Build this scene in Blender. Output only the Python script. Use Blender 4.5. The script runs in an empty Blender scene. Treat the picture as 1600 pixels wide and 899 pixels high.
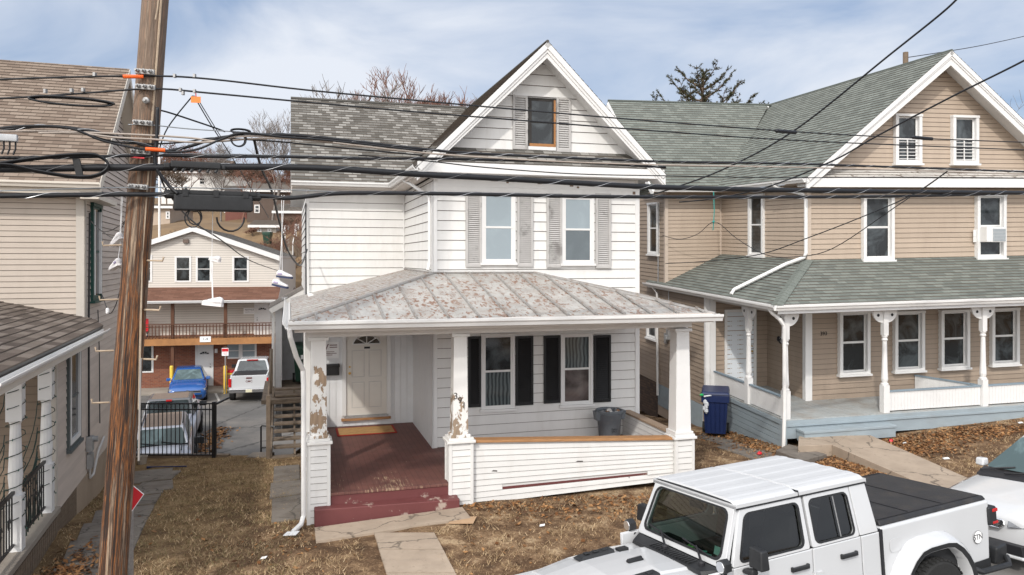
import bpy, math, random
import numpy as np
from mathutils import Vector, Matrix
random.seed(11)
rng = np.random.default_rng(11)
R = math.radians
scene = bpy.context.scene
COL = scene.collection

# ------------------------------------------------------------------ camera
CAMZ = 4.07
cam_data = bpy.data.cameras.new('camera')
cam = bpy.data.objects.new('camera', cam_data); COL.objects.link(cam)
cam.location = (0, 0, CAMZ); cam.rotation_euler = (R(90), 0, 0)
cam_data.sensor_width = 36; cam_data.lens = 27.0; cam_data.sensor_fit = 'HORIZONTAL'
cam_data.shift_y = -44.5/1600
cam_data.clip_start = 0.1; cam_data.clip_end = 3000
scene.camera = cam

# ------------------------------------------------------------------ light
SUN_DIR = Vector((0.431, 1.166, -1.0)).normalized()      # the way the light travels
sun_d = bpy.data.lights.new('sun', 'SUN'); sun_d.energy = 2.2; sun_d.angle = R(2.0); sun_d.color = (1.0, 0.95, 0.88)
sun = bpy.data.objects.new('sun', sun_d); COL.objects.link(sun)
sun.rotation_euler = (-SUN_DIR).to_track_quat('Z', 'Y').to_euler(); sun.location = (-10, -20, 30)
world = bpy.data.worlds.new('World'); scene.world = world; world.use_nodes = True
wn = world.node_tree; wn.nodes.clear()
def _w(t): return wn.nodes.new(t)
wo = _w('ShaderNodeOutputWorld'); bg = _w('ShaderNodeBackground'); bg.inputs['Strength'].default_value = 0.15
sky = _w('ShaderNodeTexSky'); sky.sky_type = 'NISHITA'; sky.sun_disc = False
sky.sun_elevation = math.asin(-SUN_DIR.z); sky.sun_rotation = math.atan2(-SUN_DIR.x, -SUN_DIR.y)
sky.air_density = 1.0; sky.dust_density = 1.0; sky.ozone_density = 1.3
tc = _w('ShaderNodeTexCoord'); mp = _w('ShaderNodeMapping'); mp.inputs['Scale'].default_value = (1.1, 1.1, 3.2)
nz = _w('ShaderNodeTexNoise'); nz.inputs['Scale'].default_value = 1.7; nz.inputs['Detail'].default_value = 7; nz.inputs['Roughness'].default_value = 0.52
nz.inputs['Distortion'].default_value = 0.5
rp = _w('ShaderNodeValToRGB'); rp.color_ramp.elements[0].position = 0.40; rp.color_ramp.elements[0].color = (.05,)*3+(1,)
rp.color_ramp.elements[1].position = 0.63; rp.color_ramp.elements[1].color = (.97,)*3+(1,)
mx = _w('ShaderNodeMix'); mx.data_type = 'RGBA'; mx.inputs[7].default_value = (5.5, 5.8, 6.35, 1)
L_ = wn.links.new
L_(tc.outputs['Generated'], mp.inputs['Vector']); L_(mp.outputs[0], nz.inputs['Vector']); L_(nz.outputs['Fac'], rp.inputs[0])
bl = _w('ShaderNodeMix'); bl.data_type = 'RGBA'; bl.inputs[0].default_value = .72; bl.inputs[7].default_value = (1.85, 2.6, 4.0, 1); L_(sky.outputs[0], bl.inputs[6])
L_(rp.outputs[0], mx.inputs[0]); L_(bl.outputs[2], mx.inputs[6]); # broad glow added to the sky around the sun, as fill for the fronts
vm = _w('ShaderNodeVectorMath'); vm.operation = 'DOT_PRODUCT'; vm.inputs[1].default_value = tuple(-SUN_DIR); L_(tc.outputs['Generated'], vm.inputs[0])
gr = _w('ShaderNodeMapRange'); gr.interpolation_type = 'SMOOTHSTEP'; gr.inputs[1].default_value = .05; gr.inputs[2].default_value = 1.; gr.inputs[3].default_value = 0.; gr.inputs[4].default_value = 2.05; L_(vm.outputs['Value'], gr.inputs[0])
gm = _w('ShaderNodeVectorMath'); gm.operation = 'MULTIPLY_ADD'; gm.inputs[0].default_value = (6.0, 5.65, 5.1); L_(gr.outputs[0], gm.inputs[1]); L_(mx.outputs[2], gm.inputs[2]); L_(gm.outputs[0], bg.inputs['Color']); L_(bg.outputs[0], wo.inputs[0])
scene.view_settings.view_transform = 'Standard'; scene.view_settings.look = 'None'
scene.view_settings.exposure = 0.0; scene.view_settings.gamma = 1.0; scene.view_settings.use_curve_mapping = False

# ------------------------------------------------------------------ places measured on real planes
class Frame:
    """a building's own axes: u along its front, v into it, z up; su, sv = how far its old floors lean"""
    def __init__(s, x, y, z, deg, su=0., sv=0.):
        s.o = (x, y, z); s.a = R(deg); s.c = math.cos(s.a); s.s = math.sin(s.a); s.su = su; s.sv = sv
    def W(s, u, v, z): return Vector((s.o[0]+u*s.c-v*s.s, s.o[1]+u*s.s+v*s.c, s.o[2]+z+s.su*u+s.sv*v))
    def L(s, X, Y, Z):
        x = X-s.o[0]; y = Y-s.o[1]; u = x*s.c+y*s.s; v = -x*s.s+y*s.c
        return (u, v, Z-s.o[2]-s.su*u-s.sv*v)
    def at(s, px, py, D): return s.L((px-800)/1200*D, D, CAMZ+(405-py)/1200*D)
    def pv(s, px, py, v):
        r = (px-800)/1200; D = (v-s.o[0]*s.s+s.o[1]*s.c)/(-r*s.s+s.c); return s.at(px, py, D)
    def pu(s, px, py, u):
        r = (px-800)/1200; D = (u+s.o[0]*s.c+s.o[1]*s.s)/(r*s.c+s.s); return s.at(px, py, D)
WF = Frame(-1.5375, 15.0, .38, 16.2)
LF = Frame(-6.871, 11.5, 0, 18.9)
RF = Frame(7.238, 18.8, .61, 12, .017, .036)
AF = Frame(-13.49, 43.5, -3.0, 12)
def at(px, py, D): return Vector(((px-800)/1200*D, D, CAMZ+(405-py)/1200*D))

# ------------------------------------------------------------------ mesh builder
class MB:
    def __init__(s, T=None):
        s.v = []; s.f = []; s.m = []; s.uv = []; s.T = T
    def add(s, pts, faces, mi=0, uvs=None):
        n = len(s.v)
        for p in pts: s.v.append(tuple(p))
        for i, f in enumerate(faces):
            s.f.append(tuple(n+k for k in f)); s.m.append(mi)
            s.uv.append(uvs[i] if uvs else None)
        return s
    def hexa(s, P, mi=0):   # 4 bottom pts ccw from above, 4 top pts
        return s.add(P, [(3,2,1,0),(4,5,6,7),(0,1,5,4),(1,2,6,5),(2,3,7,6),(3,0,4,7)], mi)
    def box(s, x0, x1, y0, y1, z0, z1, mi=0):
        if x0 > x1: x0, x1 = x1, x0
        if y0 > y1: y0, y1 = y1, y0
        if z0 > z1: z0, z1 = z1, z0
        return s.hexa([(x0,y0,z0),(x1,y0,z0),(x1,y1,z0),(x0,y1,z0),(x0,y0,z1),(x1,y0,z1),(x1,y1,z1),(x0,y1,z1)], mi)
    def mbox(s, M, a0, a1, z0, z1, o0, o1, mi=0):  # box on a wall: along, up, out
        return s.hexa([M(a0,z0,o1),M(a1,z0,o1),M(a1,z0,o0),M(a0,z0,o0),M(a0,z1,o1),M(a1,z1,o1),M(a1,z1,o0),M(a0,z1,o0)], mi)
    def poly(s, pts, mi=0): return s.add(pts, [tuple(range(len(pts)))], mi)
    def prism(s, pts, d, mi=0):   # closed polygon pushed by vector d
        n = len(pts); d = Vector(d); Q = [Vector(p) for p in pts]; W = Q+[q+d for q in Q]
        nrm = sum(((Q[i]).cross(Q[(i+1) % n]) for i in range(n)), Vector())
        if nrm.dot(d) > 0:
            fs = [tuple(range(n-1,-1,-1)), tuple(range(n,2*n))]+[(i,(i+1)%n,n+(i+1)%n,n+i) for i in range(n)]
        else:
            fs = [tuple(range(n)), tuple(range(2*n-1,n-1,-1))]+[((i+1)%n,i,n+i,n+(i+1)%n) for i in range(n)]
        return s.add(W, fs, mi)
    def tube(s, pts, r, n=8, mi=0, cap=True):
        P = [Vector(p) for p in pts]; rr = r if hasattr(r, '__len__') else [r]*len(P)
        t0 = (P[1]-P[0]).normalized(); up = Vector((0,0,1)) if abs(t0.z) < .9 else Vector((1,0,0))
        a = t0.cross(up).normalized(); base = len(s.v); V = []; F = []
        for i, p in enumerate(P):
            t = (P[min(i+1,len(P)-1)]-P[max(i-1,0)]).normalized()
            a = (a-t*a.dot(t)).normalized(); b = t.cross(a)
            for k in range(n):
                an = 2*math.pi*k/n; V.append(p+(a*math.cos(an)+b*math.sin(an))*rr[i])
        for i in range(len(P)-1):
            for k in range(n):
                k2 = (k+1) % n; F.append((i*n+k, i*n+k2, (i+1)*n+k2, (i+1)*n+k))
        if cap:
            F.append(tuple(range(n-1,-1,-1))); F.append(tuple((len(P)-1)*n+k for k in range(n)))
        return s.add(V, F, mi)
    def lathe(s, c, prof, n=16, mi=0, ax='z', sq=None):   # prof: (r, h)
        V = []; F = []
        for r, h in prof:
            for k in range(n):
                an = 2*math.pi*(k+.5)/n; x = r*math.cos(an); y = r*math.sin(an)
                if ax == 'z': V.append((c[0]+x, c[1]+y, c[2]+h))
                elif ax == 'y': V.append((c[0]+x, c[1]+h, c[2]-y))
                else: V.append((c[0]+h, c[1]+x, c[2]+y))
        for i in range(len(prof)-1):
            for k in range(n):
                k2 = (k+1) % n; F.append((i*n+k, i*n+k2, (i+1)*n+k2, (i+1)*n+k))
        F.append(tuple(range(n-1,-1,-1))); F.append(tuple((len(prof)-1)*n+k for k in range(n)))
        return s.add(V, F, mi)
    def build_parts(s, name, mats, parent=None, **k):
        """every separate piece becomes an object of its own"""
        par = list(range(len(s.v)))
        def find(i):
            while par[i] != i: par[i] = par[par[i]]; i = par[i]
            return i
        for f in s.f:
            for j in f[1:]: par[find(j)] = find(f[0])
        G = {}
        for f, m in zip(s.f, s.m): G.setdefault(find(f[0]), []).append((f, m))
        for fs in G.values():
            q = MB(s.T); ids = sorted({i for f, _ in fs for i in f}); mp_ = {i: n for n, i in enumerate(ids)}
            q.v = [s.v[i] for i in ids]; q.f = [tuple(mp_[i] for i in f) for f, _ in fs]; q.m = [m for _, m in fs]; q.uv = [None]*len(fs)
            q.build(name, mats, parent, **k)
    def build(s, name, mats, parent=None, smooth=False, bevel=0, seg=2, label=None, cat=None, group=None, kind=None):
        me = bpy.data.meshes.new(name)
        vs = [s.T(*p) for p in s.v] if s.T else s.v
        me.from_pydata([tuple(p) for p in vs], [], s.f)
        if not isinstance(mats, (list, tuple)): mats = [mats]
        for m in mats: me.materials.append(m)
        if any(k == 99 for k in s.m):
            s.m = [len(me.materials) if k == 99 else k for k in s.m]; me.materials.append(MATS['lap_shade_grime'])
        if any(s.m): me.polygons.foreach_set('material_index', s.m)
        if any(u is not None for u in s.uv):
            ul = me.uv_layers.new(name='UVMap'); k = 0; buf = []
            for f, u in zip(s.f, s.uv):
                if u is None: buf += [0.,0.]*len(f)
                else:
                    for q in u: buf += [q[0], q[1]]
            ul.data.foreach_set('uv', buf)
        if smooth: me.polygons.foreach_set('use_smooth', [True]*len(me.polygons))
        me.update(); me.validate()
        o = bpy.data.objects.new(name, me); COL.objects.link(o)
        if parent: o.parent = parent
        if bevel:
            b = o.modifiers.new('bevel','BEVEL'); b.width = bevel; b.segments = seg; b.limit_method = 'ANGLE'; b.angle_limit = R(35)
            me.polygons.foreach_set('use_smooth', [True]*len(me.polygons))
            w = o.modifiers.new('wn','WEIGHTED_NORMAL'); w.keep_sharp = True
        tag(o, label, cat, group, kind)
        return o
def tag(o, label=None, cat=None, group=None, kind=None):
    if label: o['label'] = label
    if cat: o['category'] = cat
    if group: o['group'] = group
    if kind: o['kind'] = kind
    return o
def empty(name, loc, rz=0., label=None, cat=None, group=None):
    o = bpy.data.objects.new(name, None); COL.objects.link(o); o.location = loc; o.rotation_euler = (0,0,rz); o.empty_display_size = .2
    return tag(o, label, cat, group)
def house_root(name, F, label, cat='house'): return empty(name, F.o, F.a, label, cat)
def shear(F): return (lambda u, v, z: (u, v, z+F.su*u+F.sv*v))
def copy_tree(o, loc=None, rz=None, label=None, group=None, parent=None):
    kids = [c for c in bpy.data.objects if c.parent == o]
    c = o.copy(); COL.objects.link(c)
    if parent: c.parent = parent
    if loc is not None: c.location = loc
    if rz is not None: c.rotation_euler = (0,0,rz)
    if label: c['label'] = label
    if group: c['group'] = group
    for k in kids: copy_tree(k, parent=c)
    return c
_txt = {}
def text_geo(st, size=1., bold=.0):
    key = (st, bold)
    if key not in _txt:
        cu = bpy.data.curves.new('t','FONT'); cu.body = st; cu.size = 1.; cu.align_x = 'CENTER'; cu.align_y = 'CENTER'; cu.offset = bold; cu.resolution_u = 3
        ob = bpy.data.objects.new('t', cu); COL.objects.link(ob)
        me = bpy.data.meshes.new_from_object(ob.evaluated_get(bpy.context.evaluated_depsgraph_get()))
        _txt[key] = ([tuple(v.co) for v in me.vertices], [tuple(p.vertices) for p in me.polygons])
        bpy.data.objects.remove(ob); bpy.data.curves.remove(cu); bpy.data.meshes.remove(me)
    V, F = _txt[key]
    return [(x*size, y*size) for x, y, z in V], F
def text(mb, st, M, a, z, size, off, mi=0, bold=.0, wide=1.):
    V, F = text_geo(st, size, bold)
    mb.add([M(a+x*wide, z+y, off) for x, y in V], F, mi)

# lapped courses (boards or shingles) clipped to a flat convex outline
def _clip(P, k, c, keep_above):
    out = []
    for i in range(len(P)):
        a = P[i]; b = P[(i+1) % len(P)]
        ia = (a[k] >= c) == keep_above or abs(a[k]-c) < 1e-9; ib = (b[k] >= c) == keep_above or abs(b[k]-c) < 1e-9
        if ia: out.append(a)
        if ia != ib:
            t = (c-a[k])/(b[k]-a[k]); out.append((a[0]+t*(b[0]-a[0]), a[1]+t*(b[1]-a[1])))
    return out
def courses(mb, poly, expo, lip, M, base=.003, start=None, mi=0, edge=None):
    edge = edge if edge is not None else min(.012, expo*.085)
    lo = min(p[1] for p in poly); hi = max(p[1] for p in poly)
    t = lo if start is None else start
    while t > lo+1e-6: t -= expo
    while t < hi-1e-4:
        t1 = t+expo
        Q = _clip(_clip(poly, 1, t, True), 1, t1, False)
        if len(Q) >= 3:
            off = lambda z: base+lip*(t1-z)/expo
            for Qs, mm in ((_clip(Q, 1, t1-edge, False), mi), (_clip(Q, 1, t1-edge, True), 99)):  # top strip of each course takes the painted lap shadow
                if len(Qs) >= 3 and max(p[1] for p in Qs)-min(p[1] for p in Qs) > 1e-5: mb.add([M(a, z, off(z)) for a, z in Qs], [tuple(range(len(Qs)))], mm, [[(a, z) for a, z in Qs]])
            B = [p for p in Q if abs(p[1]-max(t, lo)) < 1e-4]
            if len(B) >= 2:
                a0 = min(p[0] for p in B); a1 = max(p[0] for p in B); zb = B[0][1]
                mb.add([M(a0, zb, base-.002), M(a1, zb, base-.002), M(a1, zb, off(zb)), M(a0, zb, off(zb))], [(0,1,2,3)], 99, [[(a0,zb)]*4])
        t = t1
def roof_plane(mb, deck, pts, expo, thick=.12, lip=.012, mi=0, dmi=0):
    """pts: outline with the eave first (pts[0] to pts[1]); shingles go to mb, the slab under them to deck"""
    P = [Vector(p) for p in pts]; s = (P[1]-P[0]).normalized()
    n = sum((P[i].cross(P[(i+1) % len(P)]) for i in range(len(P))), Vector()).normalized()
    if n.z < 0: n = -n
    t = n.cross(s)
    if t.z < 0: t = -t
    M = lambda a, b, o: P[0]+s*a+t*b+n*o
    pl = [((p-P[0]).dot(s), (p-P[0]).dot(t)) for p in P]
    ar = sum(pl[i][0]*pl[(i+1) % len(pl)][1]-pl[(i+1) % len(pl)][0]*pl[i][1] for i in range(len(pl)))
    if (ar > 0) != (s.cross(t).dot(n) > 0): pl = pl[::-1]
    courses(mb, pl, expo, lip, M, base=.004, mi=mi, edge=expo*.10)
    if deck: deck.prism(P, -n*thick, dmi)
    return M

# ------------------------------------------------------------------ materials
MATS = {}
def nodes(name):
    m = bpy.data.materials.new(name); m.use_nodes = True; nt = m.node_tree; b = nt.nodes['Principled BSDF']; MATS[name] = m
    return m, nt, b
def rgb(c): return (c[0], c[1], c[2], 1)
def ramp(nt, fac, stops, interp='LINEAR'):
    r = nt.nodes.new('ShaderNodeValToRGB'); cr = r.color_ramp; cr.interpolation = interp
    while len(cr.elements) > 1: cr.elements.remove(cr.elements[-1])
    cr.elements[0].position = stops[0][0]; cr.elements[0].color = rgb(stops[0][1]) if hasattr(stops[0][1],'__len__') else (stops[0][1],)*3+(1,)
    for p, c in stops[1:]:
        e = cr.elements.new(p); e.color = rgb(c) if hasattr(c,'__len__') else (c,)*3+(1,)
    nt.links.new(fac, r.inputs[0]); return r.outputs[0]
def noise(nt, scale, detail=4, rough=.55, stretch=(1,1,1), coord='Object', dist=0, rot=(0,0,0)):
    t = nt.nodes.new('ShaderNodeTexCoord'); mpn = nt.nodes.new('ShaderNodeMapping'); mpn.inputs['Scale'].default_value = stretch; mpn.inputs['Rotation'].default_value = rot
    n = nt.nodes.new('ShaderNodeTexNoise'); n.inputs['Scale'].default_value = scale; n.inputs['Detail'].default_value = detail
    n.inputs['Roughness'].default_value = rough; n.inputs['Distortion'].default_value = dist
    nt.links.new(t.outputs[coord], mpn.inputs[0]); nt.links.new(mpn.outputs[0], n.inputs['Vector']); return n.outputs['Fac']
def mixc(nt, fac, a, b, mode='MIX'):
    m = nt.nodes.new('ShaderNodeMix'); m.data_type = 'RGBA'; m.blend_type = mode
    for i, x in ((0, fac), (6, a), (7, b)):
        if hasattr(x, 'is_linked') or isinstance(x, bpy.types.NodeSocket): nt.links.new(x, m.inputs[i])
        elif i == 0: m.inputs[0].default_value = x
        else: m.inputs[i].default_value = rgb(x)
    return m.outputs[2]
def mathn(nt, op, a, b=0.):
    m = nt.nodes.new('ShaderNodeMath'); m.operation = op
    for i, x in ((0,a),(1,b)):
        if isinstance(x, bpy.types.NodeSocket): nt.links.new(x, m.inputs[i])
        else: m.inputs[i].default_value = x
    return m.outputs[0]
def bump(nt, b, h, strength=.3, dist=.01):
    n = nt.nodes.new('ShaderNodeBump'); n.inputs['Strength'].default_value = strength; n.inputs['Distance'].default_value = dist
    nt.links.new(h, n.inputs['Height']); nt.links.new(n.outputs[0], b.inputs['Normal'])
def mat(name, c, rough=.6, var=.08, scale=3., bmp=0., bscale=40., metal=0., stretch=(1,1,1), dirt=None, dscale=1.5, dlo=.55, dhi=.75, damt=.5, spec=.4, coat=0., isl=0., crack=0.):
    m, nt, b = nodes(name)
    f = noise(nt, scale, 5, .6, stretch)
    col = ramp(nt, f, [(.25, [x*(1-var) for x in c]), (.75, [min(1, x*(1+var)) for x in c])])
    if isl:
        gi = nt.nodes.new('ShaderNodeNewGeometry'); col = mixc(nt, 1., col, ramp(nt, gi.outputs['Random Per Island'], [(0., 1-isl), (1., 1.)]), 'MULTIPLY')
    if dirt is not None:
        d = noise(nt, dscale, 6, .65, stretch); k = ramp(nt, d, [(dlo, 0.), (dhi, damt)]); col = mixc(nt, k, col, dirt)
    if crack:
        tc_ = nt.nodes.new('ShaderNodeTexCoord'); wob = nt.nodes.new('ShaderNodeTexNoise'); wob.inputs['Scale'].default_value = 4.; wob.inputs['Detail'].default_value = 5
        ad = nt.nodes.new('ShaderNodeVectorMath'); ad.operation = 'MULTIPLY_ADD'; ad.inputs[1].default_value = (.35,.35,.35); nt.links.new(tc_.outputs['Object'], wob.inputs['Vector']); nt.links.new(wob.outputs['Color'], ad.inputs[0]); nt.links.new(tc_.outputs['Object'], ad.inputs[2])
        vo = nt.nodes.new('ShaderNodeTexVoronoi'); vo.feature = 'DISTANCE_TO_EDGE'; vo.inputs['Scale'].default_value = crack; nt.links.new(ad.outputs[0], vo.inputs['Vector'])
        ck = ramp(nt, vo.outputs['Distance'], [(0., .85), (.006, .6), (.014, 0.)]); col = mixc(nt, ck, col, [x*.25 for x in c])
        ed = noise(nt, 9, 6, .7); col = mixc(nt, ramp(nt, ed, [(.58, 0.), (.66, .5)]), col, [x*.55 for x in c])
    nt.links.new(col, b.inputs['Base Color']); b.inputs['Roughness'].default_value = rough; b.inputs['Metallic'].default_value = metal
    b.inputs['Specular IOR Level'].default_value = spec; b.inputs['Coat Weight'].default_value = coat; b.inputs['Coat Roughness'].default_value = .05
    if bmp: bump(nt, b, noise(nt, bscale, 4, .6, stretch), bmp, .01)
    return m
def shingle(name, cols, w=.3, h=.14, dark=.25, seed=0.):
    """cols: list of shingle colours picked at random tab by tab, from UVs in metres"""
    m, nt, b = nodes(name)
    t = nt.nodes.new('ShaderNodeTexCoord'); mpn = nt.nodes.new('ShaderNodeMapping'); mpn.inputs['Location'].default_value = (seed, 0, 0)
    br = nt.nodes.new('ShaderNodeTexBrick'); br.offset = .5; br.inputs['Scale'].default_value = 1.; br.inputs['Brick Width'].default_value = w; br.inputs['Row Height'].default_value = h
    br.inputs['Mortar Size'].default_value = .006; br.inputs['Mortar Smooth'].default_value = .3; br.inputs['Bias'].default_value = 0
    br.inputs['Color1'].default_value = (0,0,0,1); br.inputs['Color2'].default_value = (1,1,1,1); br.inputs['Mortar'].default_value = (.4,)*3+(1,)
    nt.links.new(t.outputs['UV'], mpn.inputs[0]); nt.links.new(mpn.outputs[0], br.inputs['Vector'])
    st = [((i+.5)/len(cols)*.8+.1, c) for i, c in enumerate(cols)]
    col = ramp(nt, br.outputs['Color'], st)
    g = noise(nt, 90, 3, .7); col = mixc(nt, ramp(nt, g, [(.3, 0.), (.7, .35)]), col, [x*.55 for x in cols[0]])
    lg = noise(nt, .8, 4, .6); col = mixc(nt, ramp(nt, lg, [(.4, 0.), (.75, .35)]), col, [x*.7 for x in cols[len(cols)//2]])
    col = mixc(nt, mathn(nt, 'MULTIPLY', br.outputs['Fac'], .4), col, [x*dark for x in cols[0]])
    nt.links.new(col, b.inputs['Base Color']); b.inputs['Roughness'].default_value = .92; b.inputs['Specular IOR Level'].default_value = .2
    inv = mathn(nt, 'SUBTRACT', 1., br.outputs['Fac']); bump(nt, b, mathn(nt, 'ADD', inv, mathn(nt, 'MULTIPLY', g, .4)), .5, .008)
    return m
def peeling(name, paint, wood, zlo, zhi, cut=.55, dirt=(.5,.47,.42)):
    """paint flaked off in patches between two heights of the piece"""
    m, nt, b = nodes(name)
    n = noise(nt, 7, 7, .62, (1,1,.55)); t = nt.nodes.new('ShaderNodeTexCoord'); sp = nt.nodes.new('ShaderNodeSeparateXYZ'); nt.links.new(t.outputs['Object'], sp.inputs[0])
    z = nt.nodes.new('ShaderNodeMapRange'); z.inputs[1].default_value = zhi; z.inputs[2].default_value = zlo; z.inputs[3].default_value = -.22; z.inputs[4].default_value = .01; nt.links.new(sp.outputs[2], z.inputs[0])
    k = ramp(nt, mathn(nt, 'ADD', n, z.outputs[0]), [(cut, 0.), (cut+.012, 1.)])
    base = mixc(nt, ramp(nt, noise(nt, 5, 5, .6, (1,1,.3)), [(.5, 0.), (.8, .25)]), paint, dirt)
    wd = ramp(nt, noise(nt, 30, 4, .6, (1,1,.1)), [(.3, [x*.6 for x in wood]), (.7, wood)])
    nt.links.new(mixc(nt, k, base, wd), b.inputs['Base Color']); b.inputs['Roughness'].default_value = .7
    bump(nt, b, mathn(nt, 'SUBTRACT', 1., k), .6, .004); return m
def leafy(name, cols, rough=.85, trans=0.):
    m, nt, b = nodes(name); g = nt.nodes.new('ShaderNodeNewGeometry')
    st = [(i/max(1, len(cols)-1), c) for i, c in enumerate(cols)]
    nt.links.new(ramp(nt, g.outputs['Random Per Island'], st), b.inputs['Base Color']); b.inputs['Roughness'].default_value = rough; b.inputs['Specular IOR Level'].default_value = .2
    return m
def emit_free_glass(name, base, rough=.06, spec=.8, band=None, var=2.4):
    m, nt, b = nodes(name)
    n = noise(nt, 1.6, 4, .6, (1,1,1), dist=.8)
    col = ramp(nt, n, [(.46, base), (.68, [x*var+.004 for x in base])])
    if band:
        t = nt.nodes.new('ShaderNodeTexCoord'); w = nt.nodes.new('ShaderNodeTexWave'); w.bands_direction = 'Z'; w.inputs['Scale'].default_value = band[0]
        nt.links.new(t.outputs['Object'], w.inputs['Vector']); col = mixc(nt, ramp(nt, w.outputs['Fac'], [(.1, band[2]), (.5, 0.)]), col, band[1])
    nt.links.new(col, b.inputs['Base Color']); b.inputs['Roughness'].default_value = rough; b.inputs['Specular IOR Level'].default_value = spec
    w2 = noise(nt, 2.2, 2, .5); bump(nt, b, w2, .05, .02)
    return m
def clear_glass(name, tint, refl=.06):
    m = bpy.data.materials.new(name); m.use_nodes = True; nt = m.node_tree; nt.nodes.clear(); MATS[name] = m
    o = nt.nodes.new('ShaderNodeOutputMaterial'); mxs = nt.nodes.new('ShaderNodeMixShader'); tr = nt.nodes.new('ShaderNodeBsdfTransparent'); gl = nt.nodes.new('ShaderNodeBsdfGlossy')
    lw = nt.nodes.new('ShaderNodeLayerWeight'); pw = mathn(nt, 'POWER', lw.outputs['Facing'], 3.); fac = mathn(nt, 'ADD', mathn(nt, 'MULTIPLY', pw, .8), refl); tr.inputs[0].default_value = rgb(tint); gl.inputs['Roughness'].default_value = .02
    gl.inputs[0].default_value = (1,1,1,1)
    nt.links.new(fac, mxs.inputs[0]); nt.links.new(tr.outputs[0], mxs.inputs[1]); nt.links.new(gl.outputs[0], mxs.inputs[2]); nt.links.new(mxs.outputs[0], o.inputs[0])
    return m
def brickwall(name, c1, c2, mortar, axis='xz'):
    m, nt, b = nodes(name)
    t = nt.nodes.new('ShaderNodeTexCoord'); sp = nt.nodes.new('ShaderNodeSeparateXYZ'); cb = nt.nodes.new('ShaderNodeCombineXYZ')
    nt.links.new(t.outputs['Object'], sp.inputs[0]); nt.links.new(sp.outputs['X' if axis[0] == 'x' else 'Y'], cb.inputs[0]); nt.links.new(sp.outputs['Z'], cb.inputs[1])
    br = nt.nodes.new('ShaderNodeTexBrick'); br.inputs['Scale'].default_value = 1.; br.inputs['Brick Width'].default_value = .23; br.inputs['Row Height'].default_value = .078
    br.inputs['Mortar Size'].default_value = .008; br.inputs['Color1'].default_value = rgb(c1); br.inputs['Color2'].default_value = rgb(c2); br.inputs['Mortar'].default_value = rgb(mortar)
    nt.links.new(cb.outputs[0], br.inputs['Vector'])
    n = noise(nt, 5, 5, .7); nt.links.new(mixc(nt, ramp(nt, n, [(.4, 0.), (.8, .5)]), br.outputs['Color'], [x*.5 for x in c1]), b.inputs['Base Color'])
    b.inputs['Roughness'].default_value = .9; bump(nt, b, mathn(nt, 'SUBTRACT', 1., br.outputs['Fac']), .5, .01); return m

lap_shade_grime = mat('lap_shade_grime', (.13,.105,.085), .9, .2, 4)  # dark band under each lap: overlap shadow painted in, together with grime
white_siding = mat('white_siding', (.71,.705,.69), .55, .04, 2, dirt=(.46,.43,.39), dscale=2.4, dlo=.50, dhi=.85, damt=.38, stretch=(1.6,1.6,.4), isl=.05)
white_trim = mat('white_trim', (.70,.697,.69), .5, .03, 3, dirt=(.55,.52,.46), dscale=4, dlo=.58, dhi=.85, damt=.3)
porch_white = mat('porch_white', (.74,.75,.76), .6, .05, 3, dirt=(.45,.43,.40), dscale=3, dlo=.5, dhi=.85, damt=.35)
gutter_white = mat('gutter_white', (.71,.705,.695), .35, .03, 6, dirt=(.5,.48,.44), dscale=9, dlo=.6, dhi=.85, damt=.25)
weathered_white = peeling('weathered_white', (.70,.69,.67), (.36,.27,.19), -.3, .9, .62)
column_peel = peeling('column_peel', (.72,.71,.69), (.38,.27,.18), 1.85, 2.25, .50)
column_peel_light = peeling('column_peel_light', (.74,.73,.71), (.36,.27,.19), 1.4, 1.75, .505)
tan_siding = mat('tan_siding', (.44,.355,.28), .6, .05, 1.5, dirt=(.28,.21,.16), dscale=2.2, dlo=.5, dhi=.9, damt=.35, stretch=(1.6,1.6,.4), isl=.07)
brown_shaded = mat('brown_shaded_siding', (.335,.265,.205), .6, .06, 1.5, dirt=(.18,.14,.11), dscale=2.2, dlo=.5, dhi=.9, damt=.35, stretch=(1.6,1.6,.4), isl=.08)  # browner lower boards; on the left side wall it paints in shade
beige_siding = mat('beige_siding', (.48,.415,.355), .6, .05, 1.5, dirt=(.3,.25,.2), dscale=2, dlo=.5, dhi=.9, damt=.3, stretch=(1.6,1.6,.4), isl=.06)
cream_siding = mat('cream_siding', (.58,.54,.49), .6, .04, 1.)
mauve_siding = mat('mauve_siding', (.56,.485,.43), .8, .10, 6, bmp=.3, bscale=30, dirt=(.22,.19,.17), dscale=3, dlo=.45, dhi=.8, damt=.4, stretch=(1,.4,3), isl=.12)
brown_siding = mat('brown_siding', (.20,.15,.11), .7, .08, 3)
grey_shingle = shingle('grey_shingle', [(.10,.095,.085),(.135,.128,.118),(.165,.158,.145),(.195,.187,.172),(.31,.30,.28)], .20, .135)
green_shingle = shingle('green_shingle', [(.135,.15,.137),(.16,.178,.162),(.18,.198,.18),(.20,.22,.20)], .24, .135)
green_shingle_low = shingle('green_shingle_low', [(.135,.15,.137),(.16,.178,.162),(.18,.198,.18),(.205,.224,.204)], .24, .135, seed=1.7)
tan_shingle = shingle('tan_shingle', [(.17,.127,.10),(.22,.168,.133),(.25,.195,.155),(.285,.228,.185)], .22, .125)
brown_shingle = shingle('brown_shingle', [(.085,.066,.055),(.12,.095,.08),(.165,.135,.112),(.21,.175,.15)], .33, .16, seed=.3)
red_shingle = shingle('red_shingle', [(.15,.065,.042),(.19,.085,.055),(.23,.11,.075)], .5, .16)
shutter_grey = mat('shutter_grey', (.44,.43,.42), .6, .08, 5, dirt=(.13,.12,.11), dscale=2.2, dlo=.55, dhi=.66, damt=.6)
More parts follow.
